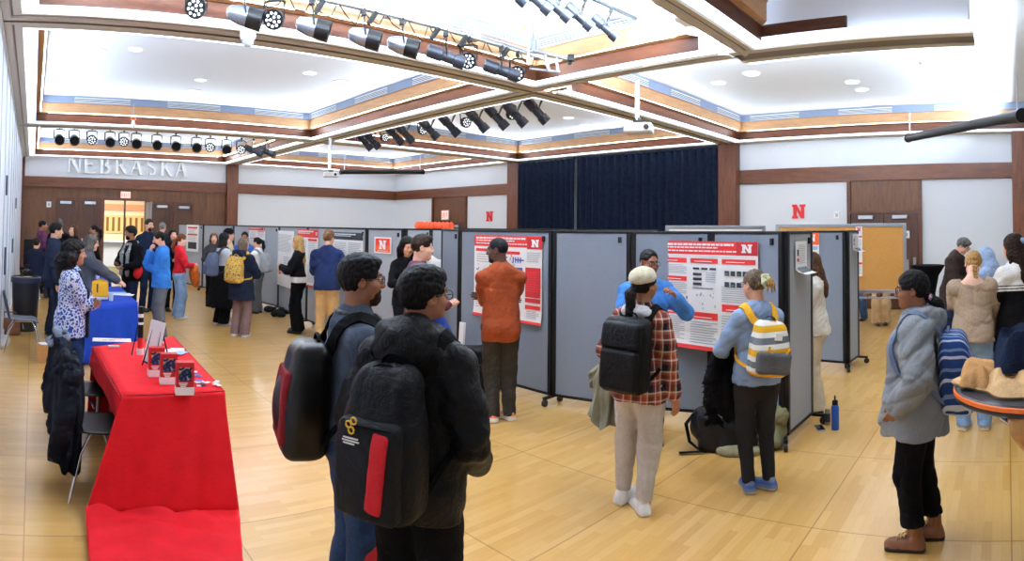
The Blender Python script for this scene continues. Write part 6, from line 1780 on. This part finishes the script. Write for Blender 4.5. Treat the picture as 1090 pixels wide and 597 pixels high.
# ---------------------------------------------------------------- things by the partitions
t = blob('duffel_bag', 'heap of black bags on the floor left of the man in rust brown', 'bag', 505, 418, [('b', (-.02, 0, .15), (.20, .12, .10), .05), ('b', (.02, .06, .34), (.14, .07, .12), .05), ('e', (-.14, -.06, .3), (.09, .1, .14)), ('c', [(.1, -.05, .28), (.26, -.1, .14), (.22, -.12, .03)], [.05, .06, .04])], PK)
MB().tube([(-.1, -.16, .24), (-.06, -.2, .34), (.06, -.2, .34), (.1, -.16, .24)], .012, 8, flat=(1.5, .6)).build('handle', PS, t, smooth=True)
p = fl(489, 404); t = thing('foam_board', 'narrow white board leaning against the left end of the middle partition', 'board', (p[0] - .08, p[1] - .12, 0), rot2(P1b, P1c))
MB().box((0, .0, .36), (.09, .03, .72), rotxyz(-.06, 0, 0)).build('panel', M_paper, t, bevel=.003)
t = blob('backpack', 'black backpack lying on the floor behind the woman in black leggings', 'backpack', 772, 476, [('b', (.02, 0, .16), (.19, .10, .10), .06), ('e', (-.2, 0, .20), (.10, .10, .13)), ('b', (.10, -.10, .12), (.11, .03, .07), .04)], plain('pack_nylon', (14, 15, 20), .45, bmp=.15, spec=.2))
MB().tube([(-.27, -.06, .30), (-.33, -.08, .22), (-.30, -.1, .08), (-.2, -.16, .02), (-.38, -.2, .02)], .016, 8, flat=(1.4, .4)).build('shoulder_strap', PS, t, smooth=True)
MB().tube([(-.05, -.02, .32), (-.02, -.02, .38), (.08, -.02, .38), (.11, -.02, .32)], .012, 8).build('carry_handle', PS, t, smooth=True)
blob('jacket', 'olive green jacket bundled on the floor against the partition end', 'jacket', 824, 473, [('e', (0, 0, .14), (.11, .12, .16)), ('e', (.05, -.05, .26), (.07, .07, .08)), ('e', (-.05, -.1, .06), (.12, .1, .06))], fabric('olive', (116, 112, 84), .9), wr=(.02, 30))
blob('jumper', 'pale olive garment under the black backpack on the floor', 'jumper', 787, 483, [('e', (0, 0, .03), (.19, .1, .045))], fabric('olive_pale', (140, 136, 108), .9), wr=(.012, 30))
p = fl(889, 457); t = thing('water_bottle', 'tall blue water bottle with a black looped lid on the floor', 'bottle', (*p, 0), .4)
MB().lathe([(.036, 0), (.038, .01), (.038, .205), (.03, .225), (.026, .23)], seg=28).build('flask', plain('bottle_blue', (28, 84, 176), .35, bmp=0), t, smooth=True)
MB().lathe([(.027, .228), (.028, .262), (.020, .27)], seg=24).build('lid', M_blackp, t, smooth=True)
MB().tube([(.022 * math.cos(a), 0, .265 + .045 * math.sin(a)) for a in np.linspace(0, PI, 12)], .006, 8).build('carry_loop', M_blackp, t, smooth=True)
p = fl(881, 452); t = thing('drink_can', 'small black and silver can beside the blue water bottle', 'can', (*p, 0))
MB().lathe([(.022, 0), (.026, .01), (.026, .14), (.02, .15)], seg=24).build('can_body', plain('can_silver', (150, 140, 120), .3, .6), t, smooth=True); MB().cyl((0, 0, .03), (0, 0, .11), .0268, seg=24).build('can_label', M_dk, t, smooth=True)
p = fl(872.5, 456); t = thing('phone', 'phone in a pale case lying on the floor left of the blue bottle', 'phone', (*p, 0), -view_az(p) + .25)
MB().box((0, 0, .005), (.085, .165, .01)).build('case', plain('phone_case', (150, 154, 164), .4), t, bevel=.004); MB().box((0, 0, .0108), (.072, .148, .0015)).build('screen', plain('phone_screen', (20, 22, 26), .1, bmp=0), t)
for k, (px, py) in enumerate([(287, 332), (295, 337), (300, 334)]):
    blob('shoe_bag', ['black shoe bag on the floor under the far posters, leftmost of three', 'black shoe bag on the floor under the far posters, middle of three', 'black shoe bag on the floor under the far posters, rightmost of three'][k], 'bag', px, py, [('e', (0, 0, .06), (.13, .07, .07)), ('e', (.08, -.03, .04), (.09, .06, .05))], PK)
# coats held over arms
def coat_at(P, label, boxes, mat, name='jacket', wr=(.014, 22), h=.011, cat='jacket', seed=2):
    s = P.s; base = V(*boxes[0][1][0][:2], 0.6) if boxes[0][0] == 'c' else V(*boxes[0][1][:2], .6)
    cz, sz = math.cos(P.rz), math.sin(P.rz); b2 = base * s
    t = thing(name, label, cat, (P.xy[0] + b2[0] * cz - b2[1] * sz, P.xy[1] + b2[0] * sz + b2[1] * cz, b2[2]), P.rz)
    S = Sdf()
    for b in boxes:
        if b[0] == 'e': S.ell(b[1], b[2], k=.05)
        elif b[0] == 'b': S.box(b[1], b[2], b[3], k=.04, R=b[4] if len(b) > 4 else None)
        else: S.chain(b[1], b[2], .04)
    S.mesh('body', mat, t, h, None, s, wr=wr, off=b2, seed=seed)
    P.coat = (t, b2); return t
def hang_from(P, label, layers, mat, name='jacket', cat='jacket'):
    s = P.s; base = V(layers[0][0][0][3], layers[0][0][0][4], layers[0][0][-1][0])
    cz, sz = math.cos(P.rz), math.sin(P.rz); b2 = base * s
    t = thing(name, label, cat, (P.xy[0] + b2[0] * cz - b2[1] * sz, P.xy[1] + b2[0] * sz + b2[1] * cz, b2[2]), P.rz)
    for k, (prof, nf, amp, nm) in enumerate(layers):
        mb = folds(MB(), prof, nf, amp, 7 + k); mb.v = [tuple(V(*v) * s) for v in mb.v]
        mb.build(nm, mat, t, off=b2, smooth=True)
    P.coat = (t, b2); return t
hang_from(p4, 'olive grey jacket hanging over the arm of the woman in plaid', [
    ([(1.05, .05, .06, -.28, .12), (1.0, .09, .10, -.29, .12), (.86, .12, .11, -.31, .10), (.72, .11, .10, -.32, .09), (.57, .13, .12, -.33, .08)], 7, .24, 'body'),
    ([(1.04, .04, .04, -.34, .15), (.98, .06, .06, -.38, .15), (.90, .07, .06, -.43, .14), (.80, .08, .05, -.42, .14)], 5, .25, 'sleeve')], fabric('jacket_sage', (122, 124, 108), .85))
S = hang_from(p6, 'black coat with a furry trim carried in front by the woman in light blue', [([(1.17, .07, .06, -.10, .24), (1.12, .11, .10, -.12, .24), (.9, .13, .12, -.20, .22), (.58, .12, .11, -.22, .18)], 8, .2, 'body')], K_black)
S_ = Sdf(); rg = random.Random(5)
pts = [V(-.29, .16, 1.04), V(-.33, .16, .88), V(-.34, .15, .70), V(-.31, .15, .55)]
S_.chain(pts, [.05, .06, .06, .04], .02)
for k in range(150):
    i = rg.random() * 3; a = pts[int(i)] + (pts[int(i) + 1] - pts[int(i)]) * (i - int(i)); an = rg.uniform(0, 6.28); d = V(math.cos(an), math.sin(an), -.6)
    S_.cap(a + d * .03, a + d * .085, .010, .004, .004)
S_.mesh('fur_trim', fabric('fur_black', (14, 14, 16), .95), S, .009, None, p6.s, off=p6.coat[1])
t = coat_at(p20, 'orange bag with brown straps held by the woman in the red sweatshirt', [('e', (.02, .30, .96), (.15, .10, .17)), ('e', (.04, .33, .80), (.12, .09, .14))], fabric('bag_orange', (206, 104, 40), .7), 'bag', cat='bag')
mb = MB(); mb.tube([(V(.02 + .12 * math.cos(a), .30, 1.0 + .13 * math.sin(a))) * p20.s for a in np.linspace(-.3, PI + .3, 14)], .016, 8); mb.build('strap', fabric('strap_ochre', (206, 150, 40)), t, off=p20.coat[1], smooth=True)
mb = MB().box(V(.02, .402, .9) * p20.s, (.12, .03, .10)); mb.build('pocket', fabric('bag_brown', (120, 62, 34)), t, off=p20.coat[1], bevel=.01)
coat_at(p17, 'small red and black bag at the side of the man with the checked scarf', [('e', (-.23, .02, 1.0), (.05, .08, .09)), ('e', (-.24, .04, .93), (.05, .07, .07))], fabric('bag_red', (200, 30, 36)), 'bag', cat='bag')
coat_at(p8, 'dark navy jacket held at the left side of the woman with the blond braid', [('c', [(-.24, .12, 1.05), (-.27, .10, .80), (-.26, .08, .58)], [.09, .11, .09])], K_navy, seed=9)
# ---------------------------------------------------------------- high table with coats at the right edge
def round_table(label, px, py, z, r, top, edge):
    c = pz(px, py, z); t = thing('cocktail_table', label, 'table', (c[0], c[1], 0))
    MB().lathe([(r - .01, z - .035), (r, z - .03), (r, z - .012), (r - .006, z - .008)], seg=48).build('edge_band', edge, t, smooth=True)
    MB().lathe([(r - .012, z - .012), (r - .006, z - .008), (r - .012, z), (.01, z)], seg=48).lathe([(r - .02, z - .06), (r - .005, z - .05), (r - .005, z - .036), (r - .02, z - .034)], seg=48).build('tabletop', top, t, smooth=True)
    MB().lathe([(.04, .04), (.035, .1), (.035, z - .06), (.16, z - .05)], seg=20).build('post', M_black, t, smooth=True)
    MB().lathe([(.29, 0), (.29, .02), (.05, .045), (.04, .05)], seg=32).build('foot', M_black, t, smooth=True)
    return c
c1 = round_table('high round table with a dark top and orange edge, under the coats', 1103, 408, 1.06, .42, plain('table_dark', (40, 44, 58), .35), plain('edge_orange', (232, 112, 40), .5))
round_table('round table with an orange wooden edge beside the small square red sign', 428, 301, 1.10, .17, plain('table_wood', (196, 120, 80), .4), plain('edge_wood', (206, 110, 64), .5))
def lump(name, label, c, boxes, mat, wr=(.014, 22), seed=1, cut=None):
    t = thing(name, label, 'coat', tuple(c), -view_az(c))
    S = Sdf()
    for b in boxes:
        if b[0] == 'e': S.ell(b[1], b[2], k=.05)
        else: S.chain(b[1], b[2], .04)
    if cut is not None: S.cut((0, 0, cut), (0, 0, -1))
    S.mesh('body', mat, t, .011, wr=wr, seed=seed); return t
M_tanc = fabric('coat_tan', (204, 168, 124), .85)
def heap(name, label, c, size, mat, seed, zt, rz=0., amp=.05, edge=.5):
    """cloth lying crumpled on a table: a closed folded slab with rolled edges"""
    t = thing(name, label, 'coat', tuple(c), rz)
    rg = random.Random(seed); ph = [rg.uniform(0, 6) for _ in range(8)]
    def outline(a): return 1 + .13 * math.sin(2 * a + ph[0]) + .10 * math.sin(3 * a + ph[1]) + .07 * math.sin(5 * a + ph[2]) + .04 * math.sin(9 * a + ph[3])
    def top(u, v):
        a = 2 * PI * u; r = v * outline(a)
        x, y = size[0] * r * math.cos(a), size[1] * r * math.sin(a)
        w = (1 - abs(math.sin(19 * x + 9 * y + ph[3] + 1.7 * math.sin(14 * y + ph[4])))) ** 1.5 + .8 * (1 - abs(math.sin(-11 * x + 24 * y + ph[5] + 1.6 * math.sin(15 * x)))) ** 1.5 - .25 * math.sin(40 * x + 30 * y)
        z = zt * (1 - v ** 6) + amp * w * (1 - v ** 4) + .01
        return (x, y, z)
    mb = MB(); mb.grid(top, 110, 30); mb.grid(lambda u, v: (*top(1 - u, v)[:2], .002), 110, 4)
    mb.build('body', mat, t, smooth=True)
    return t
vr = -view_az(c1)
def off_(x, y): return (c1[0] + x * math.cos(vr) - y * math.sin(vr), c1[1] + x * math.sin(vr) + y * math.cos(vr))
heap('tan_coat', 'tan coat lying folded over the high round table on the right', (*off_(-.08, -.02), 1.062), (.31, .28), M_tanc, 5, .045, vr, .045)
heap('tan_sleeve', 'rolled tan sleeve on the left rim of the high round table', (*off_(-.29, -.03), 1.07), (.10, .15), fabric('coat_camel', (186, 142, 94), .85), 9, .075, vr, .035)
heap('navy_jacket', 'dark navy jacket lying on top of the tan coat at the right edge', (*off_(-.02, .04), 1.13), (.17, .22), K_navy, 3, .16, vr, .06)
t = thing('hanging_coat', 'lower part of a tan coat hanging below the high round table', 'coat', (*off_(0, 0), .2), vr)
folds(MB(), [(.83, .10, .05, -.02, -.33), (.80, .15, .07, .02, -.34), (.72, .16, .09, .06, -.34), (.60, .14, .09, .12, -.32), (.48, .09, .07, .18, -.30)], 7, .2, 4).build('body', fabric('coat_camel', (186, 142, 94), .85), t, smooth=True)
# black stretch-covered cocktail table by the right wall
p = fl(988, 345); t = thing('covered_table', 'cocktail table in a black stretch cover against the right wall', 'table', (*p, 0))
MB().lathe([(.26, .0), (.17, .35), (.15, .6), (.22, .95), (.33, 1.12), (.335, 1.14), (.33, 1.15), (.01, 1.15)], seg=28).build('stretch_cover', K_black, t, smooth=True)
p = fl(29, 306); t = thing('covered_chair', 'black high-backed chair by the white folding wall at the far left', 'chair', (p[0] + .12, p[1], 0), -.2)
MB().box((0, 0, .95), (.5, .08, .75)).build('backrest', M_shellk, t, bevel=.02); MB().box((0, -.22, .55), (.5, .5, .09)).build('seat', M_shellk, t, bevel=.02)
for sx in (-1, 1):
    for y in (-.42, .0): MB().cyl((.21 * sx, y, .52), (.21 * sx, y, 0), .018, seg=8).build('leg', M_black, t, smooth=True)
# orange bunting along the far partition top
a, b = fl(441, 356), fl(481, 351)
A3 = V(*a, PH + .03); B3 = V(*b, PH + .03)
t = thing('paper_garland', 'row of orange paper balls along the far partition top between two white ends', 'garland', tuple(A3))
for k in range(9):
    q = (B3 - A3) * ((k + .5) / 9)
    MB().lathe([(.01, -.04), (.05, -.02), (.06, .03), (.04, .08), (.01, .10)], c=q, seg=12).build('paper_ball', plain('paper_orange', (240, 86, 44), .7), t, smooth=True)
MB().tube([(0, 0, 0), tuple(B3 - A3)], .02, 8).build('cord', M_paper, t)
# ---------------------------------------------------------------- stage lights, truss, projectors, screens
def lamp_par(s=1.0, long=False, led=False):
    t = thing('stage_spotlight', '', 'stage light')
    mb = MB().box((0, 0, -.02), (.05, .06, .09)); mb.cyl((0, 0, -.05), (0, 0, -.1), .012, seg=8); mb.build('clamp', M_black, t, bevel=.005)
    mb = MB().tube([(-.12, 0, -.32), (-.12, 0, -.12), (-.06, 0, -.1), (.06, 0, -.1), (.12, 0, -.12), (.12, 0, -.32)], .010, 8, flat=(1, 1.5)); mb.build('yoke', M_black, t, smooth=True)
    R_ = rotxyz(-(PI / 2 + .38), 0, 0)
    o = V(0, 0, -.32)
    if led:
        MB().lathe([(.05, -.08), (.11, -.05), (.12, .02), (.115, .05), (.1, .05)], c=o, seg=24, R=R_).build('lamp_body', M_blackp, t, smooth=True)
        mb = MB()
        for k in range(12):
            a = 2 * PI * k / 9 if k < 9 else 2 * PI * k / 3; rr = .075 if k < 9 else .03
            mb.lathe([(.017, .051), (.017, .056), (.002, .058)], c=o + R_ @ V(rr * math.cos(a), rr * math.sin(a), 0), seg=8, R=R_)
        mb.build('led_lenses', emit('led_glow', (236, 244, 255), .9), t, smooth=True)
    elif long:
        MB().lathe([(.06, -.26), (.085, -.24), (.085, -.06), (.07, -.05), (.07, .10), (.085, .11), (.088, .24), (.08, .24)], c=o, seg=24, R=R_).build('lamp_body', plain('lamp_dark', (46, 50, 60), .4, .4), t, smooth=True)
        MB().lathe([(.079, .23), (.002, .235)], c=o, seg=20, R=R_).build('lens', plain('lens_dark', (16, 20, 30), .1, bmp=0), t, smooth=True)
    else:
        MB().lathe([(.03, -.21), (.075, -.18), (.105, -.06), (.108, .02)], c=o, seg=24, R=R_).build('lamp_body', plain('lamp_silver', (150, 156, 168), .3, .85), t, smooth=True)
        MB().lathe([(.112, .015), (.116, .17), (.105, .17), (.10, .10), (.002, .098)], c=o, seg=24, R=R_).build('top_hat', M_blackp, t, smooth=True)
    return t
proto = {'p': lamp_par(), 'l': lamp_par(led=True), 'e': lamp_par(long=True)}
used = set()
ORD = ['first', 'second', 'third', 'fourth', 'fifth', 'sixth', 'seventh', 'eighth', 'ninth', 'tenth', 'eleventh', 'twelfth', 'thirteenth', 'fourteenth', 'fifteenth']
KN = {'p': 'black stage spotlight', 'l': 'round multi-lens stage light', 'e': 'long black stage spotlight'}
def lamp(kind, loc, rz, sc, label, group, tilt=0):
    t = proto[kind] if kind not in used else copy_tree(proto[kind])
    used.add(kind)
    t.location = tuple(loc); t.rotation_euler = (tilt, 0, rz); t.scale = (sc,) * 3
    t['label'] = label; t['group'] = group
def plane_pt(px, py, axis, val):
    d = ray(px, py); t_ = (val - CAMP[axis]) / d[axis]
    return CAMP + d * t_
def lamp_row(items, locate, place, where, group, drop):
    """items (px, py, kind); every lamp is clamped on one straight pipe; returns the ends of that pipe"""
    P = [locate(px, py) for px, py, _ in items]
    H_ = [V(p[0], p[1], p[2] + drop * place[k][1]) for (px, py, k), p in zip(items, P)]
    A = np.array([[1, *h[:2]] for h in H_]); c0 = np.mean(H_, 0)
    ax = H_[-1][:2] - H_[0][:2]; ax /= np.linalg.norm(ax)
    u = np.array([(h[:2] - c0[:2]) @ ax for h in H_]); zz = np.array([h[2] for h in H_])
    k1 = (u @ (zz - zz.mean())) / (u @ u); 
    k1 = max(-.012, min(.012, k1))
    off = [h[:2] - c0[:2] - ax * q for h, q in zip(H_, u)]
    for i, ((px, py, kd), q) in enumerate(zip(items, u)):
        w = V(*(c0[:2] + ax * q), c0[2] + k1 * q)
        fc, sc, tl = place[kd][0], place[kd][1], place[kd][2]
        lamp(kd, w - V(0, 0, .02), -math.radians(fc) - view_az(w), sc, '%s %s, %s from the left' % (KN[kd], where, ORD[i]), group, tl)
    e = lambda q: V(*(c0[:2] + ax * q), c0[2] + k1 * q)
    return e(u[0] - .5), e(u[-1] + .5)
TY, XB, FY = 5.6, 8.0, 16.0
near_ends = lamp_row([(209, 4, 'l'), (258, 21, 'p'), (292, 11, 'l'), (331, 36, 'p'), (386, 44, 'p'), (427, 52, 'p'), (474, 64, 'e'), (499, 60, 'l'), (533, 77, 'e'), (551, 74, 'l')],
    lambda a, b: plane_pt(a, b, 1, TY), {'p': (92, .92, .12), 'e': (88, .92, .05), 'l': (196, .85, 0)}, 'on the near truss', 'stage lights on the near truss', .34)
mid_ends = lamp_row([(394, 150, 'e'), (402, 148, 'e'), (408, 144, 'l'), (427, 146, 'e'), (438, 143, 'e'), (448, 136, 'l'), (464, 139, 'e'), (486, 135, 'e'), (494, 127, 'l'), (516, 129, 'e'), (537, 126, 'e'), (543, 118, 'l'), (557, 122, 'e'), (580, 117, 'e')],
    lambda a, b: plane_pt(a, b, 0, XB), {'e': (80, 1.1, -.42), 'l': (150, .9, .2)}, 'under the central cross beam', 'stage lights along the central beam', .30)
far_ends = lamp_row([(63, 148, 'p'), (79, 148, 'p'), (98, 145, 'l'), (117, 151, 'p'), (132, 147, 'l'), (145, 153, 'p'), (167, 155, 'p'), (187, 156, 'p'), (209, 158, 'p'), (224, 153, 'l'), (241, 160, 'p'), (257, 156, 'l'), (270, 162, 'e'), (284, 161, 'e')],
    lambda a, b: plane_pt(a, b, 1, FY), {'p': (176, 1.1, 0), 'e': (110, 1.1, 0), 'l': (184, 1.1, .1)}, 'on the far track above the lettering', 'stage lights on the far track', .33)
top_ends = lamp_row([(519, -3, 'e'), (553, 6, 'e'), (579, 4, 'e'), (600, 6, 'e'), (624, 6, 'e'), (651, 2, 'e')],
    lambda a, b: plane_pt(a, b, 1, 4.3), {'e': (78, .75, -.3)}, 'at the top edge of the photo', 'stage lights at the top edge', .30)
def hangers(t, o, pts):
    for p in pts:
        MB().cyl(V(p[0], p[1], p[2]) - o, V(p[0], p[1], ZC) - o, .014, seg=8).build('hanger', M_steel, t, smooth=True)
def pipe(name, label, cat, pts, r, mat, seg=12, extra=None):
    t = thing(name, label, cat, tuple(pts[0]))
    MB().tube([np.array(p) - np.array(pts[0]) for p in pts], r, seg).build('pipe', mat, t, smooth=True)
    if extra: extra(t, np.array(pts[0]))
    return t
a, b = near_ends; b = b + (b - a) / np.linalg.norm(b - a) * .1; za = a[2]
def truss_x(t, o):
    mb = MB().tube([a - o + V(0, .28, .16), b - o + V(0, .28, .16)], .022, 10); mb.build('upper_pipe', M_steel, t, smooth=True)
    mb = MB(); n = 22
    for k in range(n): 
        p = a + (b - a) * k / n; q = a + (b - a) * (k + 1) / n
        mb.tube([p - o, (p + q) / 2 - o + V(0, .28, .16), q - o], .009, 6)
    mb.build('lacing', M_steel, t, smooth=True)
    for u in (.22, .52, .76, .975):
        p = a + (b - a) * u - o
        mb = MB().tube([p + V(0, .1, .05), p + V(0, .1, ZC - za)], .016, 8).box(p + V(0, .1, .06), (.1, .12, .1)); mb.build('hanger', M_steel, t, smooth=False)
    mb = MB(); rg = random.Random(8)
    for k in range(16):
        u = .05 + .056 * k; p, q = a + (b - a) * u - o, a + (b - a) * (u + .055) - o
        mb.tube([p, p * .7 + q * .3 + V(0, -.02, -.10 - .1 * rg.random()), p * .3 + q * .7 + V(0, -.02, -.12 - .1 * rg.random()), q], .007, 5)
    mb.build('cable', M_blackp, t, smooth=True)
    for u in (.34, .46, .62, .70, .83):
        p = a + (b - a) * u - o
        MB().box(p + V(0, -.05, -.10), (.05, .05, .16), rotxyz(.3, .5, 0)).build('connector', M_blackp, t, bevel=.006)
pipe('lighting_truss', 'silver lighting truss hung below the coffer with cables, holding the nearest stage lights', 'truss', [a, b], .026, M_steel, extra=truss_x)
p = pd(584, 62, 8.0)
t = thing('truss_clamp', 'silver bracket with short arms at the right end of the near lighting truss', 'bracket', tuple(p), -view_az(p))
for q0, q1, r in [((-.2, 0, .1), (.28, 0, -.02), .03), ((-.2, .1, .1), (-.2, .1, .55), .02), ((-.05, 0, .06), (0, 0, -.16), .022), ((.1, 0, .03), (.12, 0, -.16), .02), ((-.25, 0, -.14), (.15, 0, -.18), .018), ((.28, -.1, -.02), (.28, .12, -.02), .035)]:
    MB().cyl(q0, q1, r, seg=10).build('arm', M_steel, t, smooth=True)
MB().box((.29, -.1, -.02), (.09, .05, .09)).build('end_cap', M_black, t, bevel=.01)
p = pd(555, 30, 7.6); t = thing('weight_sign', 'small pale sign with a yellow mark hanging above the end of the near truss', 'sign', tuple(p), -view_az(p) + .3)
MB().box((0, 0, 0), (.17, .01, .20)).build('plate', plain('sign_pale', (206, 210, 218), .5, bmp=0), t); MB().tube([(.02 + .02 * math.cos(a_), -.008, .035 * math.sin(a_)) for a_ in np.linspace(-2, 2, 9)], .010, 6).build('yellow_mark', M_yl, t)
MB().tube([(.1, .02, .35), (.1, .02, -.45)], .014, 8).build('hanger', M_steel, t, smooth=True)
for (a, b), lab in ((far_ends, 'dark lighting track holding the far row of stage lights'), (mid_ends, 'dark lighting track along the central beam holding a row of stage lights'), (top_ends, 'dark lighting pipe at the very top of the photo holding six spotlights')):
    pipe('lighting_track', lab, 'track', [a, b], .025, M_black, extra=lambda t, o: hangers(t, o, [a + (b - a) * q for q in (.1, .5, .9)]))
def projector(px, py, D, label, s=1.0, rz=0., drop=.5):
    p = pd(px, py, D); t = thing('projector', label, 'projector', tuple(p), -view_az(p) + rz)
    S = Sdf(); S.box((0, 0, 0), (.24 * s, .17 * s, .065 * s), .03 * s, k=.01); S.cut((0, -.21 * s, -.06 * s), (0, -.5, -1)); S.mesh('housing', M_white, t, .012)
    mb = MB()
    for k in range(7): mb.box((-.17 * s + k * .04 * s, -.202 * s, .01 * s), (.012 * s, .01, .08 * s))
    mb.build('vents', M_greyp, t)
    MB().cyl((.17 * s, -.16 * s, 0), (.17 * s, -.23 * s, 0), .05 * s, seg=20).build('lens', M_black, t, smooth=True)
    mb = MB().box((0, 0, .13 * s), (.2 * s, .16 * s, .06 * s)); 
    for x in (-.07, 0, .07): mb.cyl((x * s, -.06 * s, .09 * s), (x * s, -.06 * s, .2 * s), .016 * s, seg=8)
    mb.build('mount', M_black, t)
    MB().box((-.03, .03, .16 * s + drop / 2), (.07, .07, drop)).build('pole', M_steel, t)
projector(680, 137, 10.6, 'white projector hanging on a pole right of the central crossing of the beams', .9, -.15, .7)
projector(737, 17, 7.2, 'white projector at the top of the photo above the nearer beam', .75, -.5, .5)
projector(352, 186, 14.2, 'small white projector above the corner of the far wall', .62, 0, .75)
def screen(label, pa, pb, r=.07):
    t = thing('projection_screen', label, 'projection screen', tuple(pa))
    pa, pb = np.array(pa), np.array(pb); d = pb - pa
    MB().tube([V(0, 0, 0), d], r, 12).build('housing', M_black, t, smooth=True)
    u = d / np.linalg.norm(d)
    for q in (V(0, 0, 0), d):
        MB().cyl(q - u * .02, q + u * .03, r * 1.15, seg=14).build('end_cap', M_blackp, t, smooth=True)
    MB().tube([u * .1, u * .1 + V(0, 0, .5)], .01, 8).build('hanger', M_steel, t); MB().tube([d - u * .1, d - u * .1 + V(0, 0, .5)], .01, 8).build('hanger', M_steel, t)
screen('long black rolled projection screen under the ceiling at the right edge', pd(967, 147, 12.0), pd(1087, 123, 7.2), .075)
screen('thin black rolled projection screen in front of the far corner', pd(363, 183, 16), pd(450, 183, 17.4), .06)
p = pz(264, 35, H - .03); t = thing('ceiling_camera', 'white dome camera on the underside of the near beam', 'camera', tuple(p))
MB().lathe([(.09, .02), (.09, -.05), (.075, -.08)], seg=24).build('base', M_paper, t, smooth=True); MB().lathe([(.07, -.08), (.065, -.12), (.035, -.15), (.005, -.155)], seg=24).build('dome', plain('dome_pale', (190, 196, 206), .15, bmp=0), t, smooth=True)
p = plane_pt(142, 127, 1, Y2 - .75); t = thing('smoke_detector', 'small orange-topped white fixture hanging from the second beam', 'detector', tuple(p)); MB().lathe([(.01, .06), (.05, .05), (.06, 0), (.05, -.02)], seg=16).build('cap', M_or, t, smooth=True); MB().lathe([(.03, -.02), (.05, -.12), (.02, -.2)], seg=16).build('body', M_paper, t, smooth=True); MB().tube([(0, 0, .05), (0, 0, .35)], .01, 6).build('rod', M_steel, t)
